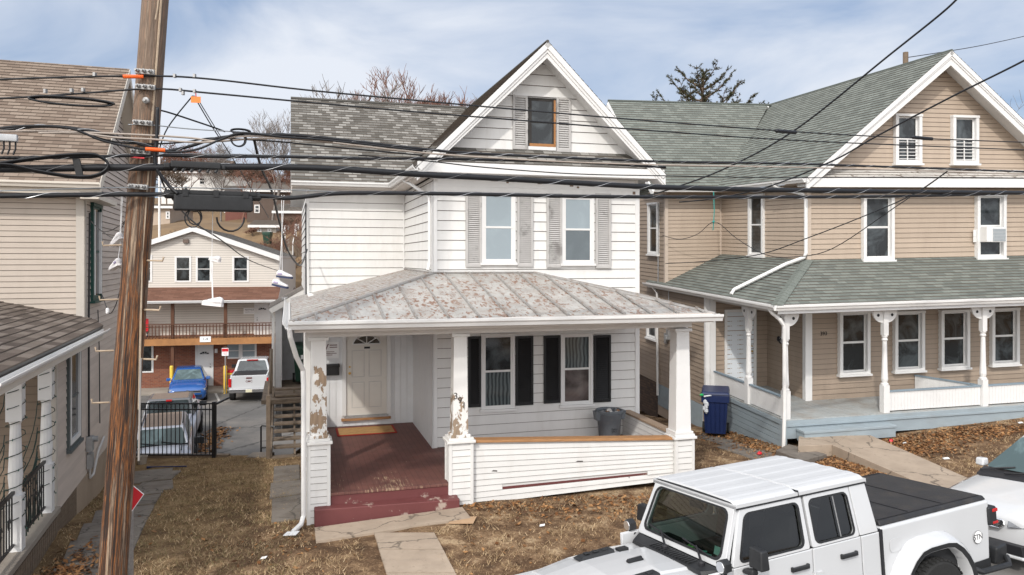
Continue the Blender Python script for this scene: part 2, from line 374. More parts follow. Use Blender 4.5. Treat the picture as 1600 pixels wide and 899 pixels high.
shutter_black = mat('shutter_black', (.012,.012,.013), .45, .2, 5)
soffit_tan = mat('soffit_tan', (.55,.50,.46), .6, .05, 3, dirt=(.3,.22,.16), dscale=4, dlo=.6, dhi=.8, damt=.4)
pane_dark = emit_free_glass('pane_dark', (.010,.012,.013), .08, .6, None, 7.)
pane_blind = emit_free_glass('pane_blind', (.29,.34,.37), .25, .35, (16, (.25,.31,.35), .6), 1.12)
pane_blind_dark = emit_free_glass('pane_blind_dark', (.14,.165,.18), .2, .4, (16, (.07,.09,.105), .6), 1.15)
pane_curtain = None
door_white = mat('door_white', (.66,.63,.58), .45, .04, 3, dirt=(.35,.3,.24), dscale=3, dlo=.6, dhi=.85, damt=.4)
door_pale = mat('door_pale', (.66,.70,.74), .45, .03, 3)
brass = mat('brass', (.55,.36,.12), .3, .1, 20, metal=1)
black_metal = mat('black_metal', (.014,.014,.015), .4, .2, 10)
black_plastic = mat('black_plastic', (.018,.019,.021), .5, .25, 12, bmp=.15, bscale=200)
grey_metal = mat('grey_metal', (.42,.43,.44), .4, .15, 15, metal=.7)
galv = mat('galvanised_steel', (.33,.33,.33), .45, .2, 30, metal=.6, dirt=(.2,.12,.07), dscale=12, dlo=.6, dhi=.75, damt=.5)
orange_sleeve = mat('orange_plastic', (.85,.13,.02), .45, .08, 10)
concrete = mat('concrete', (.30,.265,.225), .9, .15, 3, bmp=.4, bscale=60, dirt=(.13,.11,.09), dscale=1.5, dlo=.45, dhi=.8, damt=.6)
concrete_tan = mat('concrete_tan', (.36,.29,.225), .9, .12, 3, bmp=.4, bscale=60, dirt=(.2,.15,.11), dscale=1.1, dlo=.45, dhi=.8, damt=.55, crack=.75)
concrete_dark = mat('concrete_dark', (.17,.15,.13), .9, .2, 4, bmp=.4, bscale=60, dirt=(.09,.07,.055), dscale=2.2, dlo=.45, dhi=.7, damt=.6, crack=.9)
asphalt = mat('asphalt', (.105,.10,.095), .9, .2, 1.2, bmp=.3, bscale=120, dirt=(.17,.155,.14), dscale=.35, dlo=.45, dhi=.62, damt=.8, crack=.22)
asphalt_street = mat('asphalt_street', (.15,.145,.14), .9, .18, 1.2, bmp=.3, bscale=120, dirt=(.2,.19,.17), dscale=.6, dlo=.45, dhi=.7, damt=.7)
cedar = mat('cedar_board', (.38,.20,.09), .65, .3, 5, stretch=(1,8,8), bmp=.2, bscale=60)
old_wood = mat('old_wood', (.16,.12,.085), .85, .3, 6, stretch=(1,1,6), bmp=.3, bscale=40)
stair_wood = mat('stair_wood', (.15,.115,.085), .85, .3, 6, bmp=.3, bscale=40)
orange_wood = mat('orange_wood', (.34,.16,.06), .75, .2, 3)
dark_wood = mat('dark_stained_wood', (.10,.042,.022), .7, .2, 3)
blue_paint = mat('blue_paint', (.29,.345,.38), .65, .08, 3, dirt=(.2,.2,.19), dscale=2.5, dlo=.5, dhi=.8, damt=.45, stretch=(.6,.6,2))
blue_grey = mat('blue_grey_trim', (.22,.28,.33), .6, .08, 3)
red_brick = brickwall('red_brick', (.26,.085,.045), (.17,.05,.03), (.22,.16,.12))
brown_stone = brickwall('brown_stone', (.12,.075,.05), (.06,.04,.03), (.05,.035,.03), 'yz')
rubber = mat('tyre_rubber', (.018,.018,.018), .85, .2, 20, bmp=.4, bscale=60)
car_white = mat('car_white', (.52,.53,.545), .18, .04, 1.2, spec=.5, coat=.6)
truck_top = mat('truck_top_white', (.49,.50,.515), .5, .05, 2, bmp=.1, bscale=300)
car_blue = mat('car_blue', (.012,.085,.30), .25, .03, 2, spec=.5, coat=.7)
car_silver = mat('car_silver', (.42,.43,.47), .3, .04, 2, metal=.3, coat=.5)
car_dark = mat('car_dark_grey', (.10,.105,.115), .3, .06, 2, metal=.3, coat=.5)
dusty_roof = mat('dusty_car_roof', (.17,.125,.095), .8, .3, 20)
chrome = mat('chrome', (.7,.7,.71), .15, .05, 10, metal=1)
tail_red = mat('tail_lamp_red', (.45,.012,.012), .2, .1, 10, coat=.5)
lens_clear = mat('lamp_lens', (.22,.23,.25), .1, .3, 20, metal=.6)
plate_mat = mat('licence_plate', (.65,.62,.45), .4, .1, 10)
ink = mat('black_ink', (.015,.015,.018), .5, .0, 5)
pure_white = mat('sign_white', (.82,.82,.82), .4, .02, 5)
sign_red = mat('sign_red', (.55,.02,.03), .35, .05, 5)
sign_orange = mat('sign_orange', (.75,.22,.04), .4, .05, 5)
yellow_paint = mat('yellow_paint', (.80,.52,.07), .5, .06, 5)
green_trim = mat('dark_green_trim', (.012,.06,.05), .5, .1, 5)
slate_trim = mat('slate_trim', (.09,.105,.105), .6, .15, 5)
bin_blue = mat('bin_blue_plastic', (.008,.018,.07), .38, .1, 5)
bin_green = mat('bin_green_plastic', (.015,.05,.032), .45, .1, 5)
bin_grey = mat('can_grey_plastic', (.12,.135,.15), .5, .1, 5, dirt=(.2,.2,.2), dscale=4)
# special materials
def porch_tin():
    m, nt, b = nodes('painted_tin_roof')
    base = ramp(nt, noise(nt, 2.2, 5, .6), [(.3, (.31,.305,.29)), (.7, (.45,.44,.42))])
    n1 = noise(nt, 10, 6, .70, (1.5,.75,1)); n2 = noise(nt, 1.3, 4, .6)
    k = ramp(nt, mathn(nt, 'ADD', n1, mathn(nt, 'MULTIPLY', n2, .28)), [(.685, 0.), (.705, 1.)])
    rust = ramp(nt, noise(nt, 25, 4, .6), [(.3, (.15,.075,.048)), (.7, (.27,.16,.11))])
    col = mixc(nt, k, base, rust)
    k2 = ramp(nt, noise(nt, 4, 6, .7), [(.46, 0.), (.66, .6)]); col = mixc(nt, k2, col, (.28,.225,.19)); k3 = ramp(nt, noise(nt, 3.2, 5, .65, (3.5,.35,1)), [(.5, 0.), (.7, .5)]); col = mixc(nt, k3, col, (.22,.18,.155))
    nt.links.new(col, b.inputs['Base Color']); b.inputs['Roughness'].default_value = .6
    bump(nt, b, mathn(nt, 'SUBTRACT', 1., k), .5, .004); return m
tin = porch_tin()
def deck_paint():
    m, nt, b = nodes('worn_red_deck_paint')
    base = ramp(nt, noise(nt, 3, 5, .6), [(.3, (.115,.046,.038)), (.7, (.165,.068,.055))])
    s = noise(nt, 6, 6, .65, (7,.7,1)); loc = nt.nodes.new('ShaderNodeTexCoord'); sp = nt.nodes.new('ShaderNodeSeparateXYZ'); nt.links.new(loc.outputs['Object'], sp.inputs[0])
    g = nt.nodes.new('ShaderNodeMapRange'); g.inputs[1].default_value = -2.5; g.inputs[2].default_value = -.3; g.inputs[3].default_value = .07; g.inputs[4].default_value = -.14; nt.links.new(sp.outputs[1], g.inputs[0])
    bl = mathn(nt, 'MULTIPLY', mathn(nt, 'SUBTRACT', noise(nt, 1.1, 2, .5), .5), .7)
    k = ramp(nt, mathn(nt, 'ADD', mathn(nt, 'ADD', s, bl), g.outputs[0]), [(.58, 0.), (.68, .8)])
    col = mixc(nt, k, base, (.42,.31,.20))
    st = noise(nt, 2, 5, .7); col = mixc(nt, ramp(nt, st, [(.5, 0.), (.75, .5)]), col, (.07,.035,.032))
    w = nt.nodes.new('ShaderNodeTexWave'); w.bands_direction = 'X'; w.inputs['Scale'].default_value = 3.2; nt.links.new(loc.outputs['Object'], w.inputs['Vector'])
    col = mixc(nt, ramp(nt, w.outputs['Fac'], [(0, .75), (.04, 0.)]), col, (.06,.026,.022))
    nt.links.new(col, b.inputs['Base Color']); b.inputs['Roughness'].default_value = .62; return m
deck_red = deck_paint()
step_red = mat('step_red_paint', (.135,.040,.040), .6, .08, 3, dirt=(.45,.38,.32), dscale=3.2, dlo=.60, dhi=.66, damt=.75)
def pole_wood():
    m, nt, b = nodes('creosote_pole_wood')
    n = noise(nt, 3.2, 8, .62, (7.5,7.5,.20), dist=.5); f = noise(nt, 22, 6, .7, (6,6,.22))
    col = ramp(nt, n, [(.34, (.010,.006,.004)), (.44, (.045,.019,.010)), (.50, (.37,.135,.035)), (.53, (.08,.04,.024)), (.62, (.40,.29,.20))])
    col = mixc(nt, ramp(nt, f, [(.42, .85), (.56, 0.)]), col, (.028,.017,.012))
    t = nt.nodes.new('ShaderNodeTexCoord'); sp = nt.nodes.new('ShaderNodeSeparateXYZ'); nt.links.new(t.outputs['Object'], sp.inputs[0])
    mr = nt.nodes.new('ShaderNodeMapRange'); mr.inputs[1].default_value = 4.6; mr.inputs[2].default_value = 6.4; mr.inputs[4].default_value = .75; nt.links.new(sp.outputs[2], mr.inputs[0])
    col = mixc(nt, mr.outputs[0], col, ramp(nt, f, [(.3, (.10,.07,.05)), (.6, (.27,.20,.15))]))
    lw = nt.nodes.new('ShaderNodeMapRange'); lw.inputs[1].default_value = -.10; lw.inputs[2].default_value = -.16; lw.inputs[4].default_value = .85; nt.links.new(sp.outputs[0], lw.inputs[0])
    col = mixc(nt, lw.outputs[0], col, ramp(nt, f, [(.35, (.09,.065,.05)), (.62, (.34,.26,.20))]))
    nt.links.new(col, b.inputs['Base Color']); b.inputs['Roughness'].default_value = .75; bump(nt, b, mathn(nt,'ADD',n,f), .8, .015); return m
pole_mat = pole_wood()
def soil():
    m, nt, b = nodes('dry_lawn')
    a = noise(nt, .42, 6, .62); d = noise(nt, 2.6, 6, .7); f = noise(nt, 28, 5, .75, dist=.5)
    col = ramp(nt, mathn(nt, 'ADD', mathn(nt, 'MULTIPLY', a, .42), mathn(nt, 'MULTIPLY', d, .58)), [(.40, (.075,.045,.028)), (.48, (.14,.085,.050)), (.54, (.26,.17,.10)), (.60, (.46,.34,.215)), (.66, (.22,.145,.085))])
    col = mixc(nt, ramp(nt, f, [(.35, .85), (.5, 0.)]), col, (.10,.066,.042)); col = mixc(nt, ramp(nt, f, [(.55, 0.), (.72, .7)]), col, (.50,.38,.245))
    gr = noise(nt, .32, 3, .5); t = nt.nodes.new('ShaderNodeTexCoord'); sp = nt.nodes.new('ShaderNodeSeparateXYZ'); nt.links.new(t.outputs['Object'], sp.inputs[0])
    gx = nt.nodes.new('ShaderNodeMapRange'); gx.inputs[1].default_value = -3.6; gx.inputs[2].default_value = -5.4; gx.inputs[4].default_value = .75; nt.links.new(sp.outputs[0], gx.inputs[0])
    gy = nt.nodes.new('ShaderNodeMapRange'); gy.inputs[1].default_value = 24; gy.inputs[2].default_value = 19; nt.links.new(sp.outputs[1], gy.inputs[0])
    col = mixc(nt, mathn(nt, 'MULTIPLY', mathn(nt,'MULTIPLY',gx.outputs[0],gy.outputs[0]), ramp(nt, d, [(.35, .15), (.6, .9)])), col, (.185,.13,.065))
    nt.links.new(col, b.inputs['Base Color']); b.inputs['Roughness'].default_value = .98; b.inputs['Specular IOR Level'].default_value = .1
    bump(nt, b, mathn(nt,'ADD',f,d), .8, .03); return m
soil_m = soil()
hill_m = mat('dry_hill_grass', (.20,.135,.075), .98, .3, .25, bmp=.5, bscale=6, dirt=(.10,.065,.04), dscale=.5, dlo=.4, dhi=.7, damt=.8)
leaf_m = leafy('dead_leaves', [(.055,.025,.012),(.15,.065,.025),(.26,.125,.05),(.36,.20,.09),(.10,.05,.03)])
straw_m = leafy('dead_grass', [(.19,.125,.07),(.32,.22,.125),(.50,.38,.24),(.26,.175,.095),(.40,.29,.17)])
straw_g = leafy('winter_grass', [(.11,.092,.04),(.17,.138,.066),(.25,.19,.10),(.38,.285,.17),(.13,.112,.052)])
bark = mat('bark', (.13,.095,.07), .9, .25, 4)
bark_grey = mat('bark_grey', (.19,.165,.15), .9, .25, 4)
twig_red = mat('reddish_twigs', (.17,.085,.06), .9, .2, 3)
needle_m = leafy('conifer_needles', [(.028,.034,.016),(.055,.06,.03),(.09,.075,.04)])

# ------------------------------------------------------------------ ground heights
_cp = [(-6.9,11.5,-.08),(-8,14.9,-.5),(-8.5,17.6,-.48),(-6.8,17.6,-.48),(-5.2,17.5,-.45),(-3.2,12.1,-.08),(-1,12.7,.04),(3.6,13.8,.02),(6,17,-.10),
       (10,17.8,.20),(13,18.8,.40),(8.1,13.9,.0),(-6,5.9,-.25),(.45,8.9,-.18),(5,11,-.1),(9,12.9,-.03),(12,14.4,.05),(-1.2,10,-.03),(4.5,21,-.5),(3.5,25,-1.0),
       (-5.5,21,-.6),(20,24,.6),(20,18,.35),(-14,17.6,-.5),(-14,8,-.2),(-12,2,-.35),(22,45,-2.),(0,40,-2.4),(-3,30,-1.6)]
_X = np.array([c[0] for c in _cp]); _Y = np.array([c[1] for c in _cp]); _Z = np.array([c[2] for c in _cp])
_d = lambda ax, ay, bx, by: np.hypot(ax-bx, ay-by)
_Kd = _d(_X[:,None], _Y[:,None], _X[None], _Y[None]); _n = len(_X)
_A = np.zeros((_n+3,_n+3)); _A[:_n,:_n] = _Kd; _A[:_n,_n] = 1; _A[:_n,_n+1] = _X; _A[:_n,_n+2] = _Y; _A[_n:,:_n] = _A[:_n,_n:].T
_w8 = np.linalg.solve(_A, np.concatenate([_Z, [0,0,0]]))
def yard_z(x, y):
    x = np.asarray(x, float); y = np.asarray(y, float)
    k = _d(x[...,None], y[...,None], _X, _Y)
    return k@_w8[:_n]+_w8[_n]+_w8[_n+1]*x+_w8[_n+2]*y
BETA = .446; CB, SB = math.cos(BETA), math.sin(BETA)       # the street's direction
TX, TY = 1.035, 7.737
def street_xy(a, b): return (TX-a*CB+b*SB, TY-a*SB-b*CB)   # a = along (towards the left), b = towards the camera
def street_z(a, b): return -.30-.025*a+.03*min(b, 1.5)
LOTZ = -2.95
def fbm(x, y, s=1.):
    return (np.sin(x*1.7*s+1.3)*np.cos(y*2.1*s+.4)+.5*np.sin(x*4.1*s+y*3.3*s)+.25*np.sin(x*9.3*s-y*7.7*s+2))
def hill_z(x, y):
    return np.interp(y, [49,53,60,67,84,100,130,170], [-3.25,-3.2,2.2,6.6,8.3,11.6,14.,15.])+.35*fbm(x*.12, y*.12)*np.clip((y-54)/10, 0, 1)
CURB_B = -1.28
def grid(name, xs, ys, zf, m, keep, kind='structure', smooth=True):
    mb = MB(); xs = np.array(xs); ys = np.array(ys); gx, gy = np.meshgrid(xs, ys); gz = zf(gx, gy); nx = len(xs)
    V = [(float(a), float(b), float(c)) for a, b, c in zip(gx.ravel(), gy.ravel(), gz.ravel())]
    F = []
    for j in range(len(ys)-1):
        for i in range(nx-1):
            if keep((xs[i]+xs[i+1])/2, (ys[j]+ys[j+1])/2): F.append((j*nx+i, j*nx+i+1, (j+1)*nx+i+1, (j+1)*nx+i))
    mb.add(V, F); return mb.build(name, m, smooth=smooth, kind=kind)
# lawn: follows the curb at the front and the retaining wall at the back
def lawn():
    mb = MB(); A = np.arange(-26, 17.01, .25); n = 70
    V = []; F = []
    for a in A:
        x0, y0 = street_xy(a, CURB_B-.16)
        for j in range(n):
            t = j/(n-1); dist = 1*t*6+ (t**2)*0
            V.append(None)
    return None
xs = np.arange(-24, 36, .3); ys = np.arange(-2, 17.81, .25)
def keep_front(x, y):
    b = (x-TX)*SB-(y-TY)*CB
    return b < CURB_B-.10
def lawn_z(x, y):
    b = (x-TX)*SB-(y-TY)*CB; a = -((x-TX)*CB+(y-TY)*SB)
    cz = -.30-.025*a+.03*CURB_B+.10
    w = np.clip((b-(CURB_B-1.4))/1.3, 0, 1); z = yard_z(x, y)+.012*fbm(x*1.4, y*1.4)
    return np.where(b > CURB_B-.2, np.minimum(z*(1-w)+cz*w, cz-.02), z*(1-w)+cz*w)
ground = grid('ground', xs, ys, lawn_z, soil_m, keep_front)
xs2 = np.arange(-5.1, 36, .6); ys2 = np.arange(17.75, 60, .7)
grid('ground', xs2, ys2, lambda x, y: yard_z(x, y)-np.clip((y-24)/30, 0, 1)*1.2, soil_m, lambda x, y: True)
# hill behind, and the far land out to the horizon
grid('hillside', np.concatenate([np.arange(-140,-40,6),np.arange(-40,60,2.5),np.arange(60,260,8)]), np.concatenate([np.arange(49.5,140,1.5),np.arange(140,170,10)]), hill_z, hill_m, lambda x, y: True)
g = MB(); g.poly([(-2500,-2500,-6),(2500,-2500,-6),(2500,2500,-6),(-2500,2500,-6)]); g.build('land', hill_m, kind='structure')
g = MB(); g.poly([(-60,17.83,LOTZ),(-4.9,17.83,LOTZ),(-4.9,30,LOTZ-.03),(2,30,LOTZ-.03),(2,49.8,LOTZ-.3),(-60,49.8,LOTZ-.3)][:0] or [(-60,17.83,LOTZ),(-4.9,17.83,LOTZ),(-4.9,49.8,LOTZ-.22),(-60,49.8,LOTZ-.22)])
g.build('parking_lot', asphalt, kind='structure')
# street, curb
g = MB()
P = [street_xy(a, b)+(street_z(a, b),) for a, b in ((20,CURB_B),(20,9),(-45,9),(-45,CURB_B))]
g.poly(P); g.build('street', asphalt_street, kind='structure')
g = MB()
for i in range(60):
    a0 = 18-i; a1 = a0-.985
    pts = []
    for zz in (-.25, .115):
        for (a, b) in ((a1,CURB_B),(a0,CURB_B),(a0,CURB_B-.15),(a1,CURB_B-.15)):
            x, y = street_xy(a, b); pts.append((x, y, street_z(a, CURB_B)+zz))
    g.hexa([pts[0],pts[1],pts[2],pts[3],pts[4],pts[5],pts[6],pts[7]])
g.build('curb', concrete, kind='structure')
# land across the street, behind the camera (seen from another step, and in reflections)
g = MB(); P = [street_xy(a, b)+(street_z(a, 9)-.05,) for a, b in ((20,9.05),(20,60),(-45,60),(-45,9.05))]; g.poly(P); g.build('ground', soil_m, kind='structure')

def slab_on(mb, pts, thick=.10, lift=.02, mi=0, n=8, zf=None):
    """concrete laid on the lawn: quad a,b,c,d (x,y) cut into strips from a-b to d-c"""
    a, b, c, d = [Vector((p[0], p[1], 0)) for p in pts]; zf = zf or lawn_z
    for i in range(n):
        t0 = i/n; t1 = (i+1)/n
        q = [a.lerp(d, t0), b.lerp(c, t0), b.lerp(c, t1), a.lerp(d, t1)]
        zs = [float(zf(p.x, p.y))+lift for p in q]
        mb.hexa([(p.x,p.y,z-thick) for p, z in zip(q, zs)]+[(p.x,p.y,z) for p, z in zip(q, zs)], mi)
def gp(px, py, z=None):
    """point of the lawn seen at a place of the picture, used to lay the paths where they lie"""
    D = 12.
    for _ in range(40):
        x = (px-800)/1200*D; zz = float(lawn_z(x, D)) if z is None else z
        D = .5*D+.5*min(60, (CAMZ-zz)*1200/(py-405))
    return ((px-800)/1200*D, D)
# front path of the white house (3 poured slabs and a wide landing)
g = MB()
W = lambda u, v: tuple(WF.W(u, v, 0))[:2]
slab_on(g, [W(-2.33,-3.35),W(-.0,-3.22),W(-.02,-2.70),W(-2.33,-2.70)], .16, .035, n=3)
pA = gp(587,838); pB = gp(668,836)
for i, (ya, yb) in enumerate(((836,862),(863,899),(900,975))):
    fa = lambda y: (585+(y-837)*.305, y); fb = lambda y: (669.5+(y-818.5)*.52, y)
    slab_on(g, [gp(*fa(yb-.3)), gp(*fb(yb-.3)), gp(*fb(ya)), gp(*fa(ya))], .14, .035, n=5)
g.build('front_path', concrete_tan, kind='structure')
# side path beside the porch, uneven old slabs
g = MB()
for q in (((424,818),(470,812),(471,775),(425,782)),((421,781),(471,773),(470,752),(423,757)),((427,755),(469,750),(468,728),(428,731))):
    slab_on(g, [gp(*p) for p in q], .1, .03, n=2)
g.build('side_path', concrete_dark, kind='structure', bevel=.015)
g = MB()
for q in (((206,771),(271,765),(270,752),(222,756)),((222,754),(268,750),(283,737),(240,738))):
    slab_on(g, [gp(*p) for p in q], .1, .03, n=2)
g.build('stepping_slab', concrete_dark, kind='structure', bevel=.015)
# path along the house on the left
g = MB()
W = lambda u, v: tuple(LF.W(u, v, 0))[:2]
for i, v in enumerate((-3.4,-2.35,-1.35,-.4,.6,1.65,2.8,4.0)):
    slab_on(g, [W(.32+.02*i,v+.02),W(1.22,v+.02),W(1.22,v+.98),W(.30,v+.98)], .1, .025+.008*(i%2), n=2)
g.build('alley_path', concrete_dark, kind='structure', bevel=.012)
# path in front of the house on the right
g = MB()
W = lambda u, v: tuple(RF.W(u, v, 0))
def flat(mb, q, z, th, m=0): mb.hexa([(p[0],p[1],z-th) for p in q]+[(p[0],p[1],z) for p in q], m)
pz = lambda px, py, z: (lambda D: ((px-800)/1200*D, D))((CAMZ-z)*1200/(py-405))
flat(g, [pz(1247,697,.20), pz(1300,695,.20), pz(1338,672,.20), pz(1248,682,.20)], .20, .3)
slab = [(pz(1287,700,.28),.28),(pz(1513,756,.02),.02)]
def ramp_slab(mb, a, b, c, d, za, zc, th):
    mb.hexa([(a[0],a[1],za-th),(b[0],b[1],zc-th),(c[0],c[1],zc-th),(d[0],d[1],za-th),(a[0],a[1],za),(b[0],b[1],zc),(c[0],c[1],zc),(d[0],d[1],za)])
ramp_slab(g, pz(1300,695,.20), pz(1476,772,.03), pz(1545,762,.02), pz(1340,671,.20), .197, .03, .3)
g.build('walkway', concrete_tan, kind='structure', bevel=.01)
g = MB()
flat(g, [pz(1212,706,.04), pz(1255,722,.04), pz(1292,712,.04), pz(1232,696,.04)], .07, .25)
for q in (((1120,700),(1180,720),(1215,712),(1150,692)),((1165,730),(1250,742),(1268,728),(1196,716)),((1085,683),(1130,697),(1148,690),(1100,678))):
    slab_on(g, [gp(*p) for p in q], .1, .025, n=2)
g.build('side_path', concrete_dark, kind='structure', bevel=.012)
# painted bay lines on the lot
g = MB()
def line(px0, py0, px1, py1, w=.11):
    f = lambda px, py: (lambda D: Vector(((px-800)/1200*D, D, LOTZ+.004-.22*(D-17.83)/31.97)))((CAMZ-LOTZ+.12)*1200/(py-405))
    a = f(px0, py0); b = f(px1, py1); d = (b-a).normalized(); s = Vector((-d.y, d.x, 0))*w/2
    g.add([a-s, b-s, b+s, a+s], [(0,1,2,3)])
line(334,608,343,627); line(256,609,255,622); line(340,627,470,622,.10); line(430,608,446,626)
g.build('bay_marking', mat('worn_line_paint', (.38,.37,.35), .85, .2, 8), kind='structure')

# ------------------------------------------------------------------ loose cover: leaves, dead grass
def blades(name, n, region, m, label, hmin=.02, hmax=.05, w=.004, dens=None):
    V = []; F = []; k = 0
    pts = region(n)
    for (x, y) in pts:
        if dens is not None and rng.random() > dens(x, y): continue
        z = float(zcache(x, y)); h = rng.uniform(hmin, hmax); a = rng.uniform(0, 6.28); lean = rng.uniform(.4, 1.6)*h; b = rng.uniform(0, 6.28)
        dx, dy = w*math.cos(a), w*math.sin(a)
        V += [(x-dx, y-dy, z-.002), (x+dx, y+dy, z-.002), (x+lean*math.cos(b), y+lean*math.sin(b), z+h)]; F.append((k,k+1,k+2)); k += 3
    mb = MB(); mb.add(V, F); mb.uv = [None]*len(F)
    return mb.build(name, m, kind='stuff', label=label, cat='grass' if 'grass' in name else 'leaves')
_gx = np.arange(-16, 22, .2); _gy = np.arange(3, 24, .2); _GX, _GY = np.meshgrid(_gx, _gy); _GZ = lawn_z(_GX, _GY)
def zcache(x, y):
    i = min(max((x+16)/.2, 0), len(_gx)-1.01); j = min(max((y-3)/.2, 0), len(_gy)-1.01); i0, j0 = int(i), int(j); fi, fj = i-i0, j-j0
    return (_GZ[j0,i0]*(1-fi)+_GZ[j0,i0+1]*fi)*(1-fj)+(_GZ[j0+1,i0]*(1-fi)+_GZ[j0+1,i0+1]*fi)*fj
def on_paving(x, y):
    u, v, _ = WF.L(x, y, 0)
    if -2.5 < u < 4.35 and v > -2.45: return True
    if -2.35 < u < .02 and -3.36 < v < -2.4: return True
    if -1.72 < u < -.72 and v < -3.2: return True
    u, v, _ = LF.L(x, y, 0)
    if u < .0 or (.3 < u < 1.2): return True
    u, v, _ = RF.L(x, y, 0)
    if u > -1.6 and v > -1.65: return True
    return not keep_front(x, y)
def reg_lawn(n):
    out = []
    while len(out) < n:
        y = 8+11*rng.random()**1.25; x = rng.uniform(-.62, .72)*y
        if y > 17.7 and x < 0: continue
        if not on_paving(x, y): out.append((x, y))
    return out
patch = lambda x, y: max(0., min(1., .45+.75*float(fbm(x*1.9, y*1.9))/1.75+.35*float(fbm(x*7, y*7))/1.75))
blades('dead_grass', 40000, reg_lawn, straw_m, 'short dry straw coloured grass covering the bare front lawns', .015, .05, .0075, lambda x, y: .12+.88*max(0, patch(x,y))**1.2)
def tufts(n):
    V = []; F = []; k = 0
    for (x, y) in reg_lawn(n):
        if patch(x, y) < .35: continue
        for _ in range(rng.integers(8, 22)):
            px_, py_ = x+rng.normal(0,.05), y+rng.normal(0,.05)
            if on_paving(px_, py_): continue
            z = float(zcache(px_, py_)); h = rng.uniform(.02, .07); a = rng.uniform(0,6.28); b = rng.uniform(0,6.28); l_ = rng.uniform(.02,.10); dx, dy = .006*math.cos(a), .006*math.sin(a)
            V += [(px_-dx,py_-dy,z-.002),(px_+dx,py_+dy,z-.002),(px_+l_*math.cos(b),py_+l_*math.sin(b),z+h)]; F.append((k,k+1,k+2)); k += 3
    mb = MB(); mb.add(V, F); mb.build('dead_grass', straw_m, kind='stuff', label='matted tufts of bleached dead grass on the bare lawns', cat='grass')
tufts(1500)
def reg_left(n):
    out = []
    while len(out) < n:
        y = 9+8.6*rng.random(); x = rng.uniform(-.55, -.28)*y
        if not on_paving(x, y): out.append((x, y))
    return out
blades('winter_grass', 16000, reg_left, straw_g, 'thin dull green winter grass in the yard left of the white house', .015, .05, .007, lambda x, y: .15+.85*max(0, patch(x+3,y+1)))
def leaves(name, n, gen, label, size=(.014,.05), zf=None, m=None, group=None):
    V = []; F = []; k = 0; zf = zf or zcache
    for _ in range(n):
        x, y, dz = gen(); z = float(zf(x, y))+dz+rng.uniform(.003, .03); s = rng.uniform(*size); a = rng.uniform(0, 6.28)
        u = Vector((math.cos(a), math.sin(a), rng.uniform(-.5,.5)))*s; v = Vector((-math.sin(a), math.cos(a), rng.uniform(-.6,.6)))*s*rng.uniform(.45,.8); c = Vector((x, y, z))
        V += [c-u, c-v*.8-u*.2, c+u, c+v]; F.append((k,k+1,k+2,k+3)); k += 4
    mb = MB(); mb.add(V, F); return mb.build(name, m or leaf_m, kind='stuff', label=label, cat='leaves')
def gauss_spots(spots):
    def g():
        i = rng.integers(len(spots)); cx, cy, sx, sy = spots[i]
        while True:
            x = rng.normal(cx, sx); y = rng.normal(cy, sy)
            if not on_paving(x, y): return x, y, 0
    return g
def pxspots(L): 
    out = []
    for px, py, sx, sy in L: x, y = gp(px, py); out.append((x, y, sx, sy))
    return out
leaves('fallen_leaves', 3600, gauss_spots(pxspots([(1290,727,.35,.35),(1330,735,.35,.3),(1390,750,.4,.25),(1230,715,.3,.3)])), 'pile of brown fallen leaves between the tan walkway and the side path of the tan house')
leaves('fallen_leaves', 4200, gauss_spots(pxspots([(1390,690,.45,.25),(1440,695,.6,.3),(1500,680,.6,.25),(1560,672,.8,.3),(1420,705,.5,.3)])), 'brown leaves banked against the blue porch base of the tan house')
leaves('fallen_leaves', 1500, gauss_spots(pxspots([(1110,682,.35,.25),(1150,690,.35,.25),(1190,700,.4,.25),(1130,678,.5,.3)])), 'brown leaves blown around the blue wheeled bin')
leaves('fallen_leaves', 750, gauss_spots(pxspots([(800,792,.9,.12),(930,780,.8,.12),(980,790,.3,.3),(850,800,.8,.25)])), 'thin line of brown leaves along the foot of the white porch wall')
leaves('fallen_leaves', 260, gauss_spots(pxspots([(700,850,1.5,.8),(900,840,1.5,.7),(460,850,.5,.5),(350,850,1.4,1.)])), 'scattered single brown leaves on the bare lawn')
def alley():
    while True:
        v = rng.normal(-2.2, .7); u = rng.normal(.55, .22)
        if u > .1: p = LF.W(u, v, 0); return p.x, p.y, .03
leaves('fallen_leaves', 1500, alley, 'heap of brown leaves on the alley path beside the leftmost porch')
def lotleaf():
    D = rng.uniform(37.5, 44.5) if rng.random() < .82 else rng.uniform(28,32.5)
    if D > 35: return rng.uniform(-22, -14.3), rng.normal(43.0,.45), 0
    return rng.normal(-11.6+(D-29)*-.18,.28), D, 0
leaves('fallen_leaves', 2600, lotleaf, 'brown leaves gathered on the parking lot by the apartment kerb', (.05,.10), lambda x, y: LOTZ-.22*(y-17.83)/31.97+.01)
